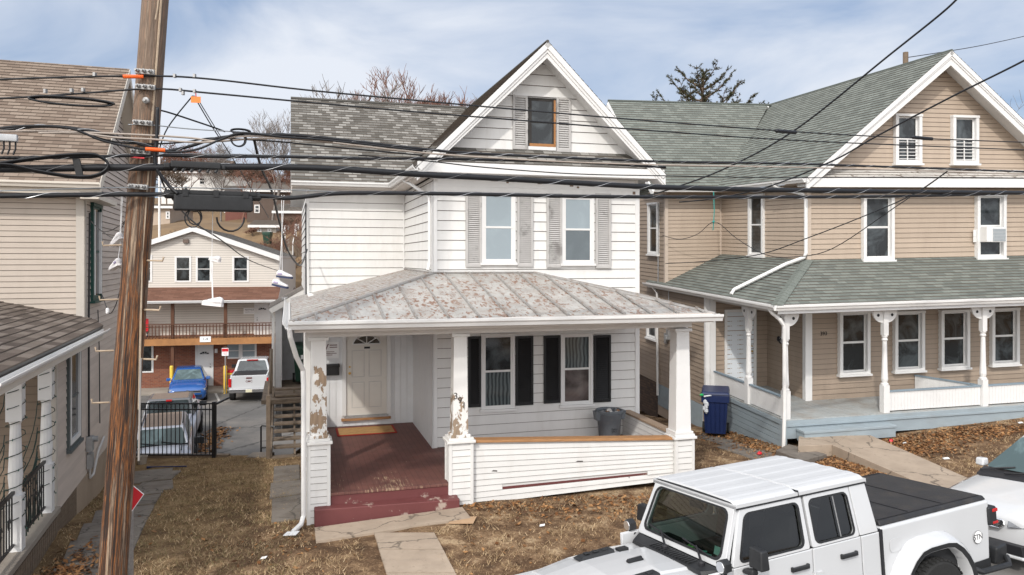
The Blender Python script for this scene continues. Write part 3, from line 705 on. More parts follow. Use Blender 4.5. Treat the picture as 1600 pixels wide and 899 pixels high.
# ------------------------------------------------------------------ windows, doors shared by the houses
door_crease_shade = mat('door_crease_shade', (.55,.53,.50), .7, .1, 5)  # darker outline colour stands in for faint shadow around the door panels
def window(parent, M, a0, a1, z0, z1, casing=white_trim, sashm=white_trim, panem=pane_dark, pane2=None, cw=.07, dep=.05, sill=True, meet=.5, name='window', extra=None, T=None, sash=.035):
    """casing as 'window', its glass and sill as sub-parts; M maps (along, up, out of the wall)"""
    mb = MB(T); b = .0
    mb.mbox(M, a0, a0+cw, z0, z1, b, dep); mb.mbox(M, a1-cw, a1, z0, z1, b, dep)
    mb.mbox(M, a0-.012, a1+.012, z1, z1+cw*.7, b, dep+.012); mb.mbox(M, a0+cw, a1-cw, z0, z0+cw*.6, b, dep-.004)
    A0, A1, Z0, Z1 = a0+cw, a1-cw, z0+cw*.6, z1; zm = Z0+(Z1-Z0)*meet; s = sash
    up = .036; lo = .030
    for (q0, q1, o) in ((zm-.008, Z1, up), (Z0, zm+.02, lo)):
        mb.mbox(M, A0, A0+s, q0, q1, b+.001, o); mb.mbox(M, A1-s, A1, q0, q1, b+.001, o)
        mb.mbox(M, A0+s, A1-s, q1-s, q1, b+.001, o-.001); mb.mbox(M, A0+s, A1-s, q0, q0+s, b+.001, o-.001)
    w = mb.build(name, casing, parent)
    p = MB(T); o1, o2 = .0265, .0265
    p.add([M(A0+s,zm+s*.5,o1), M(A1-s,zm+s*.5,o1), M(A1-s,Z1-s,o1), M(A0+s,Z1-s,o1)], [(0,1,2,3)], 0)
    p.add([M(A0+s,Z0+s,o2), M(A1-s,Z0+s,o2), M(A1-s,zm,o2), M(A0+s,zm,o2)], [(0,1,2,3)], 1 if pane2 else 0)
    p.build('pane', [panem]+([pane2] if pane2 else []), w)
    if sill:
        q = MB(T); q.mbox(M, a0-.03, a1+.03, z0-.05, z0-.002, 0, dep+.035); q.build('sill', casing, w)
    return w
def shutter(parent, M, a0, a1, z0, z1, m, louvers=26, T=None, o0=.022):
    mb = MB(T); f = .045
    mb.mbox(M, a0, a0+f, z0, z1, o0, o0+.035); mb.mbox(M, a1-f, a1, z0, z1, o0, o0+.035)
    mb.mbox(M, a0+f, a1-f, z0, z0+f*1.3, o0, o0+.034); mb.mbox(M, a0+f, a1-f, z1-f, z1, o0, o0+.034)
    mb.mbox(M, a0+f, a1-f, z0+f*1.3, z1-f, o0, o0+.004)
    n = louvers; h = (z1-z0-f*2.3)/n
    for i in range(n):
        q = z0+f*1.3+i*h
        mb.add([M(a0+f,q,o0+.030),M(a1-f,q,o0+.030),M(a1-f,q+h*.8,o0+.008),M(a0+f,q+h*.8,o0+.008),M(a0+f,q,o0+.005),M(a1-f,q,o0+.005)], [(0,1,2,3),(4,5,1,0)])
    return mb.build('shutter', m, parent)
def facade(F, axis, const, out=-1):
    """wall map: axis 'u' runs along u at v=const facing -v ; axis 'v' runs along v at u=const facing -u (out=-1) or +u"""
    if axis == 'u': return lambda a, z, o: (a, const-o, z)
    return lambda a, z, o: (const+out*o, a, z)
def wallbox(mb, u0, u1, v0, v1, z0, z1): mb.box(u0, u1, v0, v1, z0, z1)
def panel_door(parent, M, a0, a1, z0, z1, m, name='door', T=None, fan=False, knob='l', trim=white_trim, knobm=None, tw=.09, o=.02):
    mb = MB(T)
    mb.mbox(M, a0, a1, z0, z1, o-.02, o)
    w = a1-a0; h = z1-z0; ov = o+.0015
    rows = ((.08,.36),(.40,.74),(.78,.93)) if not fan else ((.08,.37),(.42,.72))
    for c in (.13, .55):
        for r0, r1 in rows:
            x0 = a0+w*c; x1 = a0+w*(c+.32); q0 = z0+h*r0; q1 = z0+h*r1; e = .02
            for (b0, b1, c0, c1) in ((x0,x1,q0,q0+e),(x0,x1,q1-e,q1),(x0,x0+e,q0+e,q1-e),(x1-e,x1,q0+e,q1-e)):
                mb.mbox(M, b0, b1, c0, c1, o, ov+.004, 1)
            mb.mbox(M, x0+e*2.2, x1-e*2.2, q0+e*2.2, q1-e*2.2, o, ov+.006)
    d = mb.build(name, [m, door_crease_shade if m is door_white else m], parent)
    t = MB(T); t.mbox(M, a0-tw, a0-.004, z0, z1+tw, 0, o+.035); t.mbox(M, a1+.004, a1+tw, z0, z1+tw, 0, o+.035); t.mbox(M, a0-.004, a1+.004, z1+.006, z1+tw, 0, o+.033)
    t.build('door_frame', trim, d)
    k = MB(T); kx = a0+.07 if knob == 'l' else a1-.07
    for zz, r in ((z0+h*.47,.03),(z0+h*.54,.022)):
        c = M(kx, zz, o); c2 = M(kx, zz, o+.06); k.tube([c, c2], [r*.6, r], 10)
    k.build('handle', knobm or brass, d)
    if fan:
        g = MB(T); cx = (a0+a1)/2; zc = z0+h*.785; r = w*.34; n = 12
        pts = [M(cx+r*math.cos(math.pi*i/n), zc+r*.62*math.sin(math.pi*i/n), o+.004) for i in range(n+1)]
        g.poly(pts, 0)
        for i in (3,6,9):
            an = math.pi*i/n; a_, z_ = cx+r*math.cos(an), zc+r*.62*math.sin(an); g.tube([M(cx,zc,o+.008), M(a_,z_,o+.008)], .011, 4, 1)
        g.tube([M(cx+r*math.cos(math.pi*i/n), zc+r*.62*math.sin(math.pi*i/n), o+.008) for i in range(n+1)], .014, 4, 1)
        g.mbox(M, cx-r, cx+r, zc-.012, zc+.012, o+.002, o+.018, 1)
        g.build('fan_light', [pane_dark, trim], d)
    return d
def gutter(mb, A, B, w=.12, h=.10, mi=0):
    """K-style gutter hung along A-B; w points away from the house on the left-hand side of A->B"""
    A = Vector(A); B = Vector(B); d = (B-A).normalized(); o = Vector((d.y, -d.x, 0)).normalized()*w
    prof = [(0,0),(1,0),(1.0,.0),(0,0)]
    P = [(0,-h),(.62,-h),(.78,-h*.55),(.98,-h*.35),(1.0,0),(.9,0),(.88,-h*.3),(.7,-h*.5),(.56,-h*.88),(.06,-h*.88),(.06,0),(0,0)]
    n = len(P); V = [A+o*p+Vector((0,0,q)) for p, q in P]+[B+o*p+Vector((0,0,q)) for p, q in P]
    mb.add(V, [(i, (i+1) % n, n+(i+1) % n, n+i) for i in range(n)], mi)
    for s in (0, n): mb.add([V[s+i] for i in (0,1,2,3,4,5,6,7,8,9)], [tuple(range(10))], mi)
def sided_base(root, name, u0, u1, v0, v1, z0, z1, capm, T=None, expo=.105):
    t = MB(T); e = .035
    t.box(u0+.012,u1-.012,v0+.012,v1-.012,z0,z1)
    for M, a, b in ((facade(None,'u',v0+.012),u0,u1),(facade(None,'v',u0+.012,-1),v0,v1),(facade(None,'v',u1-.012,1),v0,v1)):
        courses(t, [(a+e,z0),(b-e,z0),(b-e,z1),(a+e,z1)], expo, .012, M)
        t.mbox(M, a, a+e+.01, z0, z1, .0, .022); t.mbox(M, b-e-.01, b, z0, z1, .0, .022)
    o = t.build(name, white_siding, root)
    c = MB(T); c.box(u0-.04,u1+.04,v0-.04,v1+.04,z1,z1+.045); c.box(u0-.01,u1+.01,v0-.01,v1+.01,z1+.045,z1+.085)
    c.build('cap', capm, o, bevel=.006); return o

# ================================================================== WHITE HOUSE
wh = house_root('white_house', WF, 'white sided house with steep gable and flaking tin porch roof, numbered 391')
Fr = facade(WF,'u',0); Ret = facade(WF,'v',0,-1)
VM = 3.784
core = MB()
core.box(.003, 4.371, .003, 9.9, -.7, 5.3); core.box(-2.308, .0025, VM+.003, 9.9, -.7, 5.3)
core.box(-2.308, -.003, 2.483, VM+.002, -.6, 2.9)
core.build('wall', white_siding, wh)
w = MB()
courses(w, [(0.06,0),(4.314,0),(4.314,5.12),(0.06,5.12)], .193, .016, Fr, start=.012)
w.build('front_siding', white_siding, wh)
w = MB()
courses(w, [(0,.0),(VM,.0),(VM,5.25),(0,5.25)], .193, .016, Ret, start=.012)
courses(w, [(-2.26,2.0),(-.0,2.0),(-.0,5.2),(-2.26,5.2)], .193, .016, facade(WF,'u',VM), start=.012)
courses(w, [(VM,-.6),(9.9,-.6),(9.9,5.25),(VM,5.25)], .193, .016, facade(WF,'v',-2.311,-1), start=.012)
courses(w, [(0,-.6),(9.9,-.6),(9.9,5.25),(0,5.25)], .193, .016, facade(WF,'v',4.374,1), start=.012)
w.build('side_siding', white_siding, wh)
w = MB()   # vertical boards round the entry
for i in range(16):
    a = -2.28+i*.142
    if a > -.12: break
    w.mbox(facade(WF,'u',2.48), a+.004, a+.138, 0.002, 2.8, .002, .012)
w.box(-2.3,-2.29,2.0,2.48,0,2.6)
w.box(-.0225,-.021,0,2.47,0.0,2.75)
w.build('entry_panelling', porch_white, wh)
w = MB()   # corner boards, frieze
w.mbox(Fr, -.02, .075, 0, 5.2, .0, .028); w.mbox(Fr, 4.30, 4.395, -.5, 5.2, .0, .028); w.box(-.028,.0,-.028,.07,0,5.2)
w.mbox(facade(WF,'u',VM), -2.335, -2.25, -.5, 5.25, .0, .028); w.mbox(facade(WF,'u',VM), -.05, -.02, 2.9, 5.2, .0, .03)
w.mbox(Fr, .0755, 4.2995, 5.12, 5.34, .0, .022); w.mbox(Fr, .076, 4.2985, 4.985, 5.12, .001, .012)
w.mbox(facade(WF,'u',VM), -2.25, -.0, 5.2, 5.4, .0, .022)
w.build_parts('corner_board', white_trim, wh)
# gable wall, pent roof, rakes
GC = 2.19; AP = 7.95; EZ = 5.42; HW = 2.55; SL = (AP-EZ)/HW
w = MB(); w.poly([(.0,-.002,5.3),(4.374,-.002,5.3),(4.374,-.002,AP-SL*(4.374-GC)-.1),(GC,-.002,AP-.12),(0,-.002,AP-SL*GC-.1)])
courses(w, [(.15,5.80),(4.23,5.80),(GC,AP-.1)], .225, .016, Fr, base=.006, start=5.86)
w.build('gable_siding', white_siding, wh)
s = MB(); d = MB()
roof_plane(s, None, [(-.36,-.42,5.545),(4.74,-.42,5.545),(4.40,-.0,5.90),(-.02,-.0,5.90)], .135)
pr = s.build('pent_roof', grey_shingle, wh)
d.box(-.36,4.74,-.42,-.0,5.36,5.40); d.box(-.38,4.76,-.445,-.4205,5.345,5.535); d.poly([(-.36,-.418,5.54),(4.74,-.418,5.54),(4.40,-.0,5.895),(-.02,-.0,5.895)])
d.build('fascia', white_trim, pr)
# main roofs
RV = 6.78; RZ = 8.02
s = MB(); d = MB()
ez = EZ+.02; msl = (RZ-ez)/(RV-(VM-.42))
roof_plane(s, d, [(-2.66,VM-.42,ez),(.5,VM-.42,ez),(2.3,RV,RZ),(-2.66,RV,RZ)], .135, .13)
roof_plane(s, d, [(4.74,9.95+.4,ez),(-2.66,9.95+.4,ez),(-2.66,RV,RZ),(4.74,RV,RZ)], .135, .13)
roof_plane(s, d, [(4.2,VM-.42,ez),(4.74,VM-.42,ez),(4.74,RV,RZ),(2.1,RV,RZ)], .135, .13)
t0 = -.5
roof_plane(s, d, [(GC-HW-.03,VM+.6,EZ+.005),(GC-HW-.03,t0,EZ+.005),(GC,t0,AP+.03),(GC,RV,AP+.03)], .135, .10)
roof_plane(s, d, [(GC+HW+.03,t0,EZ+.005),(GC+HW+.03,VM+.6,EZ+.005),(GC,RV,AP+.03),(GC,t0,AP+.03)], .135, .10)
s.tube([(-2.66,RV,RZ+.015),(2.2,RV,RZ+.015)], .05, 6); s.tube([(GC,-.5,AP+.03),(GC,6.7,AP+.03)], .035, 6)
rf = s.build('roof', grey_shingle, wh)
d.build('roof_deck', white_trim, rf)
w = MB()   # rake boards of the front gable
for sg in (-1, 1):
    e = Vector((GC+sg*(HW+.03), 0, EZ+.0)); a = Vector((GC, 0, AP+.02)); dn = Vector((0,0,-1))
    for th, v0, v1, dz in ((.135,-.475,-.435,-.012), (.115,-.455,-.405,-.145)):
        A = e+Vector((0,v0,dz)); B = a+Vector((0,v0,dz)); w.prism([A, B, B+dn*th*1.42, A+dn*th*1.42 if dz > -.1 else A+dn*th*.9], (0, v1-v0, 0))
    A = e+Vector((sg*-.02,-.44,-.16)); B = a+Vector((0,-.44,-.20)); w.prism([A, B, B+dn*.012, A+dn*.012], (0,.44,0))
w.build_parts('rake_board', white_trim, wh)
w = MB()   # main eave fascia, soffit
w.box(-2.64,-.02,VM-.40,VM,5.335,5.36); w.box(-2.64,-.36,VM-.425,VM-.40,5.335,5.46); w.box(-2.66,-2.64,VM-.42,VM,5.2,5.44)
w.box(-.37,-.345,-.42,VM-.4,5.30,5.43); w.box(-.345,0,-.40,VM-.4,5.335,5.36)
w.build('soffit', soffit_tan, wh)
w = MB(); gutter(w, (-2.66,VM-.43,5.47), (-.39,VM-.43,5.47)); gutter(w, (-.375,VM-.35,5.46), (-.375,-.5,5.46), .11)
w.build('gutter', gutter_white, wh)
w = MB(); w.tube([(-.40,1.6,5.40),(-.30,1.0,5.25),(-.08,.35,4.98),(-.055,.12,4.90),(-.055,.10,4.7),(-.055,.10,3.62),(-.10,.05,3.47)], .035, 8)
w.build_parts('downspout', gutter_white, wh)
q = MB()
for px, py, w_, h_ in ((793,285,.05,.04),(843,287,.09,.03),(893,290,.08,.05),(903,293,.05,.04),(991,302,.07,.06)): a = WF.pv(px, py, -.02); q.mbox(Fr, a[0]-w_/2, a[0]+w_/2, a[2]-h_/2, a[2]+h_/2, .020, .0245)
q.build('siding_damage', mat('damage_brown', (.16,.11,.08), .8, .3, 30), wh)
# windows and shutters, measured on the front wall
for (a0,a1,z0,z1,pm,p2) in ((.965,1.665,3.62,4.98,pane_blind,pane_blind),(2.65,3.36,3.60,4.95,pane_blind,pane_blind_dark)):
    window(wh, Fr, a0, a1, z0, z1, panem=pm, pane2=p2, cw=.055, dep=.045)
for i, (a0,a1,z0,z1) in enumerate(((.640,.965,3.535,5.01),(1.70,2.033,3.534,5.01),(2.325,2.655,3.515,5.03),(3.395,3.735,3.500,5.05))):
    shutter(wh, Fr, a0, a1, z0, z1, shutter_grey, 34)
window(wh, Fr, 1.935, 2.515, 5.97, 6.93, casing=mat('old_dark_sash', (.03,.027,.025), .7, .3, 6), panem=pane_dark, cw=.035, dep=.035, sill=False)
q = MB(); q.mbox(Fr, 2.478, 2.518, 5.97, 6.93, .036, .042); q.mbox(Fr, 1.96, 2.478, 5.972, 6.03, .036, .042); q.build('bare_wood_edge', orange_wood, wh)
q = MB(); q.mbox(Fr, 1.93, 2.52, 5.90, 5.968, .01, .05); q.build('sill', white_trim, wh)
q = MB(); q.mbox(Fr, 1.60, 2.84, 6.985, 7.03, .0, .03); q.build('head_trim', white_trim, wh)
for a0, a1, z0, z1 in ((1.607,1.915,5.90,6.98),(2.535,2.843,5.88,6.99)): shutter(wh, Fr, a0, a1, z0, z1, shutter_grey, 22)
def curtain_pane():
    m, nt, b = nodes('pane_curtain')
    t = nt.nodes.new('ShaderNodeTexCoord'); w_ = nt.nodes.new('ShaderNodeTexWave'); w_.bands_direction = 'X'; w_.inputs['Scale'].default_value = 4.; w_.inputs['Distortion'].default_value = 3.5; w_.inputs['Detail Scale'].default_value = .7
    nt.links.new(t.outputs['Object'], w_.inputs['Vector'])
    nt.links.new(ramp(nt, w_.outputs['Fac'], [(.2, (.035,.045,.05)), (.8, (.12,.145,.15))]), b.inputs['Base Color']); b.inputs['Roughness'].default_value = .1; b.inputs['Specular IOR Level'].default_value = .7; return m
pane_curtain = curtain_pane()
pane_red = emit_free_glass('pane_patterned_curtain', (.05,.04,.038), .1)
window(wh, Fr, .955, 1.652, .70, 2.16, panem=pane_dark, pane2=pane_curtain, cw=.055, dep=.045)
window(wh, Fr, 2.63, 3.335, .70, 2.12, panem=pane_curtain, pane2=pane_red, cw=.055, dep=.045)
for a0,a1,z0,z1 in ((.69,.945,.76,2.16),(1.665,2.035,.745,2.14),(2.262,2.615,.755,2.13),(3.352,3.732,.72,2.11)): shutter(wh, Fr, a0, a1, z0, z1, shutter_black, 30)
Dw = facade(WF,'u',2.468)
panel_door(wh, Dw, -1.492, -.606, .235, 2.235, door_white, fan=True)
q = MB(); q.mbox(Dw, -1.60, -.52, .125, .175, .0, .075); q.build('door_sill', cedar, wh)
q = MB(); q.mbox(Dw, -1.52, -.57, .176, .232, 0, .05); q.build('threshold', grey_metal, wh)
q = MB(); q.mbox(Dw, -1.105, -.975, 1.70, 1.745, .021, .024); q.build('door_sticker', ink, wh)
# porch
def ptop(u): return .685+(u-.2)*(-.053)
p = MB(); p.box(-2.40,.2,-2.40,-.001,-.17,0.0); p.box(.2,4.02,-2.25,-.001,-.17,0.0); p.box(-2.2,-.023,-.001,2.466,-.17,-.0005)
p.box(-2.10,-.17,-2.44,-2.4005,-.035,.004)
fl = p.build('porch_floor', deck_red, wh, bevel=.004)
p = MB(); p.box(-2.12,-.165,-2.425,-2.402,-.19,-.036); p.build('floor_fascia', step_red, wh)
p = MB(); p.hexa([(-2.33,-2.60,-.50),(-.06,-2.70,-.50),(-.06,-2.427,-.50),(-2.33,-2.427,-.50),(-2.33,-2.60,-.185),(-.06,-2.70,-.185),(-.06,-2.427,-.175),(-2.33,-2.427,-.175)]); p.build('step', step_red, wh, bevel=.015)
sided_base(wh, 'pillar_base', -2.43,-2.09,-2.46,-2.13,-.55,.79, weathered_white)
sided_base(wh, 'pillar_base', -.185,.215,-2.47,-2.13,-.5,.66, weathered_white)
sided_base(wh, 'pillar_base', 3.93,4.30,-2.47,-2.13,-.5,.46, white_trim)
def column(u, v, z0, z1, w0, w1, m):
    c = MB(); T0 = [(u-w0,v-w0,z0),(u+w0,v-w0,z0),(u+w0,v+w0,z0),(u-w0,v+w0,z0)]; c.hexa(T0+[(u-w1,v-w1,z1-.05),(u+w1,v-w1,z1-.05),(u+w1,v+w1,z1-.05),(u-w1,v+w1,z1-.05)])
    e = w1+.04; c.box(u-e,u+e,v-e,v+e,z1-.05,z1); b = w0+.03; c.box(u-b,u+b,v-b,v+b,z0,z0+.05)
    return c.build('column', m, wh, bevel=.006)
column(-2.26,-2.29,.875,2.46,.13,.115,column_peel)
cm = column(.015,-2.30,.745,2.46,.13,.11,column_peel_light)
column(4.10,-2.30,.545,2.44,.15,.125,white_trim)
q = MB(); Mc = lambda a, z, o: (a, -2.43-o+.13*0, z)
text(q, '3', Mc, -.07, 1.43, .15, .003); text(q, '9', Mc, .0, 1.355, .15, .003); text(q, '1', Mc, .07, 1.27, .15, .003)
q.build('house_number', mat('aged_number', (.045,.04,.038), .7), wh)
p = MB(); M2 = facade(WF,'u',-2.36)
zlo = lambda u: -.40+.03*u; 
Mw = lambda a, t, o: (a, -2.36-o, zlo(a)+(ptop(a)-.055-zlo(a))*t)
Mi = lambda a, t, o: (a, -2.26+o, zlo(a)+(ptop(a)-.055-zlo(a))*t)
p.hexa([(.2,-2.36,zlo(.2)),(3.95,-2.36,zlo(3.95)),(3.95,-2.26,zlo(3.95)),(.2,-2.26,zlo(.2)),(.2,-2.36,ptop(.2)-.05),(3.95,-2.36,ptop(3.95)-.05),(3.95,-2.26,ptop(3.95)-.05),(.2,-2.26,ptop(.2)-.05)])
ex = .0985
k0 = 2*ex
courses(p, [(.215,k0+ex),(3.93,k0+ex),(3.93,1.),(.215,1.)], ex, .014, Mw, base=.012, start=k0+ex)
courses(p, [(.215,0.),(3.93,0.),(3.93,k0),(.215,k0)], ex, .014, Mw, base=.012, start=0)
courses(p, [(.215,k0),(.74,k0),(.74,k0+ex),(.215,k0+ex)], ex, .014, Mw, base=.012, start=k0)
courses(p, [(3.42,k0),(3.93,k0),(3.93,k0+ex),(3.42,k0+ex)], ex, .014, Mw, base=.02, start=k0)
pw = p.build('porch_wall', white_siding, wh)
p = MB(); p.add([Mw(.74,k0-.01,.006),Mw(3.42,k0-.01,.006),Mw(3.42,k0+ex*.42,.006),Mw(.74,k0+ex*.42,.006)], [(0,1,2,3)]); p.build('exposed_board', step_red, pw)
p = MB()
for a_, t_, w_ in ((.55,.52,.10),(2.05,.60,.14),(3.05,.18,.02)): p.add([Mw(a_,t_,.027),Mw(a_+w_,t_-.012,.027),Mw(a_+w_,t_+.012,.027),Mw(a_+w_*.3,t_+.02,.027)], [(0,1,2,3)])
p.build('dent', mat('dent_shadow', (.10,.09,.085), .8), pw)
p = MB(); p.hexa([(.2,-2.42,ptop(.2)-.045),(3.96,-2.42,ptop(3.96)-.045),(3.96,-2.2,ptop(3.96)-.045),(.2,-2.2,ptop(.2)-.045),(.2,-2.42,ptop(.2)),(3.96,-2.42,ptop(3.96)),(3.96,-2.2,ptop(3.96)),(.2,-2.2,ptop(.2))])
p.build('wall_cap', cedar, pw, bevel=.005)
p = MB(); p.box(4.02,4.12,-2.15,-.03,-.4,.48)
courses(p, [(-2.15,0.),(-.03,0.),(-.03,.48),(-2.15,.48)], .105, .014, facade(WF,'v',4.02,-1)); courses(p, [(-2.15,-.5),(-.03,-.5),(-.03,.48),(-2.15,.48)], .105, .014, facade(WF,'v',4.12,1))
sw = p.build('porch_wall', white_siding, wh)
p = MB(); p.box(3.985,4.175,-2.15,-.03,.48,.525); p.build('wall_cap', mat('grey_cedar', (.33,.24,.17), .7, .2, 4, stretch=(8,1,8)), sw, bevel=.005)
p = MB(); p.box(-2.36,-2.27,-2.13,2.2,-.5,.70); courses(p, [(-2.13,-.5),(2.2,-.5),(2.2,.7),(-2.13,.7)], .105, .014, facade(WF,'v',-2.36,-1))
sw = p.build('porch_wall', white_siding, wh)
p = MB(); p.box(-2.40,-2.23,-2.13,2.2,.70,.74); p.build('wall_cap', white_trim, sw)
p = MB(); p.box(-2.44,-2.30,-1.3,-1.15,.74,2.45); p.box(-2.40,-2.30,2.30,2.46,.0,2.5); p.build_parts('side_post', weathered_white, wh)
# beam, ceiling, porch roof
p = MB(); p.box(-2.45,4.28,-2.42,-2.20,2.462,2.70); p.box(-2.45,-2.25,-2.195,2.46,2.462,2.70); p.box(4.03,4.25,-2.195,-.0,2.44,2.68)
p.build('porch_beam', mat('grimy_white_beam', (.66,.63,.60), .6, .06, 3, dirt=(.33,.24,.17), dscale=3.2, dlo=.6, dhi=.72, damt=.6), wh)
p = MB(); p.box(-2.6,4.40,-2.86,-.001,2.685,2.70); p.box(-2.6,-.001,-.0005,3.77,2.685,2.70); p.build('porch_ceiling', porch_white, wh)
HZ = 3.415; E0 = 2.755
n1, n2, n3, n4 = (-2.675,-2.9,E0), (4.474,-2.9,E0-.03), (2.07,-.0,HZ-.005), (0,0,HZ)
r = MB()
dn = Vector((0,0,-.035))
r.prism([n1,n2,n3,n4], dn); r.prism([n2,(4.474,-.0,2.93),n3], dn); r.prism([(-2.675,3.78,E0+.03),n1,n4,(0,3.78,3.44)], dn)
roof = r.build('porch_roof', tin, wh)
r = MB()
def seam(A, B, w=.02, h=.028):
    A = Vector(A); B = Vector(B); d_ = (B-A).normalized(); sd = d_.cross(Vector((0,0,1))).normalized()*w; up = Vector((0,0,h))
    r.hexa([A-sd,B-sd,B+sd,A+sd,A-sd*.5+up,B-sd*.5+up,B+sd*.5+up,A+sd*.5+up])
fz = lambda u, v: E0+(HZ-E0)*(v+2.9)/2.9
for i in range(14):
    u = -2.32+i*.505
    if u < 0: vt = -2.9*(1-(u+2.675)/2.675)
    elif u <= 2.07: vt = 0
    else: vt = -2.9*(u-2.07)/(4.474-2.07)
    if vt > -2.8: seam((u+.02,-2.9,fz(u,-2.9)), (u,vt,fz(u,vt)+.002))
for v in np.arange(-2.5, 3.7, .5): 
    ut = 0 if v > 0 else -2.675*(-v)/2.9
    seam((-2.675,v,E0), (ut,v,E0+(HZ-E0)*(ut+2.675)/2.675))
for v in (-2.3,-1.8,-1.3,-.8,-.3):
    uu = 2.07+(4.474-2.07)*(-v)/2.9; z0 = HZ+(E0-.03-HZ)*(-v)/2.9; seam((uu,v,z0), (4.474,v,2.93-.21*(-v)/2.9))
seam(n1, n4, .05, .03); seam(n2, n3, .05, .03); r.tube([(0.02,-.03,HZ+.01),(2.07,-.03,HZ+.005)], .02, 6); r.tube([(-.02,0,HZ+.01),(-.02,3.78,3.45)], .02, 6)
seamm = mat('seam_metal', (.27,.26,.25), .6, .15, 8, dirt=(.18,.13,.10), dscale=9, dlo=.5, dhi=.65, damt=.8)
r.build('seam', seamm, roof)
r = MB(); gutter(r, (-2.72,-2.905,E0+.005), (4.56,-2.905,E0-.025), .13, .12); gutter(r, (-2.685,3.7,E0+.03), (-2.685,-2.9,E0+.005), .12, .12)
gt = r.build('porch_gutter', gutter_white, wh)
r = MB(); r.box(-2.63,4.44,-2.895,-2.87,E0-.17,E0-.005); r.box(-2.67,-2.65,-2.87,3.7,E0-.15,E0); r.build('porch_fascia', soffit_tan, wh)
r = MB(); r.tube([(-2.70,-2.97,E0-.10),(-2.69,-2.93,E0-.22),(-2.60,-2.70,E0-.55),(-2.50,-2.53,E0-.78),(-2.49,-2.52,E0-1.0),(-2.49,-2.52,-.28),(-2.53,-2.62,-.38),(-2.66,-2.78,-.44)], .038, 8)
r.build('downspout', gutter_white, wh)
r = MB(); a = WF.pv(928,640,-.9)  # thin pipe at the right porch end
r.tube([(4.33,1.6,-.5),(4.33,1.6,2.7)], .035, 8); r.build('drain_pipe', gutter_white, wh)

def thing(name, F, u, v, z, label, cat, group=None, rz=0.): return empty(name, F.W(u, v, z), F.a+rz, label, cat, group)
flatmap = lambda a, z, o: (a, -o, z)
t = thing('notice_sign', WF, -1.89, 2.466, 1.69, 'small white company sign with dark logo letters screwed above the black mailbox', 'sign')
q = MB(); q.mbox(flatmap, -.24,.24,-.18,.18,.013,.02); q.build('board', pure_white, t)
q = MB(); text(q, 'MV', flatmap, -.10, .07, .17, .0215, bold=.018); q.build('logo', mat('logo_maroon', (.10,.015,.03), .5, .0), t)
q = MB(); text(q, 'M', flatmap, -.015, .07, .0, .0215)
for i, (a0, a1, zz, th) in enumerate(((.04,.20,.10,.022),(.04,.20,.055,.018),(-.19,.14,-.04,.012),(-.19,.19,-.075,.012),(-.19,.10,-.11,.012))): q.mbox(flatmap, a0, a1, zz, zz+th, .0202, .0215)
q.build('small_print', mat('print_grey', (.16,.07,.07), .5, .0), t)
t = thing('mailbox', WF, -1.85, 2.466, 1.25, 'black wall mounted mailbox between the front door and the peeling porch column', 'mailbox')
q = MB(); q.mbox(flatmap, -.2,.2,-.1,.13,.013,.13); q.build('box', black_metal, t, bevel=.01)
q = MB(); q.mbox(flatmap, -.21,.21,.08,.145,.01,.145); q.build('lid', black_metal, t, bevel=.01)
t = thing('doormat', WF, -1.12, 1.86, .006, 'tan coir doormat with a red border lying before the front door', 'doormat')
q = MB(); q.box(-.62,.62,-.37,.37,0,.012); q.build('border', mat('mat_red', (.33,.03,.02), .9, .1, 20), t)
q = MB(); q.box(-.575,.575,-.325,.325,.0121,.016); q.build('coir', mat('coir', (.42,.25,.10), .95, .2, 8, dirt=(.35,.10,.06), dscale=3, dlo=.6, dhi=.68, damt=.5), t)
# grey refuse can on the porch
t = thing('trash_can', WF, 3.50, -.50, 0, 'round grey trash can heaped with cans and rubbish on the white porch', 'trash can'); t.scale = (.86,.86,.92)
q = MB(); q.lathe((0,0,0), [(.22,0),(.235,.02),(.29,.62),(.30,.63),(.30,.66),(.265,.66),(.255,.60),(.21,.05)], 28); cb = q.build('body', bin_grey, t, smooth=True)
q = MB(); q.lathe((0,0,0), [(.298,.655),(.325,.66),(.33,.70),(.315,.715),(.285,.71),(.28,.67)], 28)
for s_ in (-1,1): q.hexa([(s_*.30-.05,-.09,.50),(s_*.30+.05,-.09,.50),(s_*.30+.05,.09,.50),(s_*.30-.05,.09,.50),(s_*.325-.05,-.12,.69),(s_*.325+.05,-.12,.69),(s_*.325+.05,.12,.69),(s_*.325-.05,.12,.69)])
q.build('rim', bin_grey, t, smooth=False)
q = MB(); text(q, 'TRASH', lambda a, z, o: (a, -.29+z*0-o, z), 0, .33, .05, .0, bold=.01); text(q, 'ONLY', lambda a, z, o: (a, -.285-o, z), 0, .28, .05, .0, bold=.01)
q.build('print', ink, cb)
q = MB()
for i in range(26):
    a = rng.uniform(0,6.28); r_ = rng.uniform(0,.21); q.lathe((r_*math.cos(a), r_*math.sin(a), .63+rng.uniform(0,.06)), [(.02,-.03),(.032,-.028),(.032,.03),(.02,.035)], 7, mi=i%3, ax=('x','y','z')[i%3])
q.build('rubbish', [mat('rubbish_white', (.6,.58,.55), .6), mat('rubbish_brown', (.3,.17,.10), .7), mat('rubbish_silver', (.5,.5,.52), .3, metal=.8)], t)
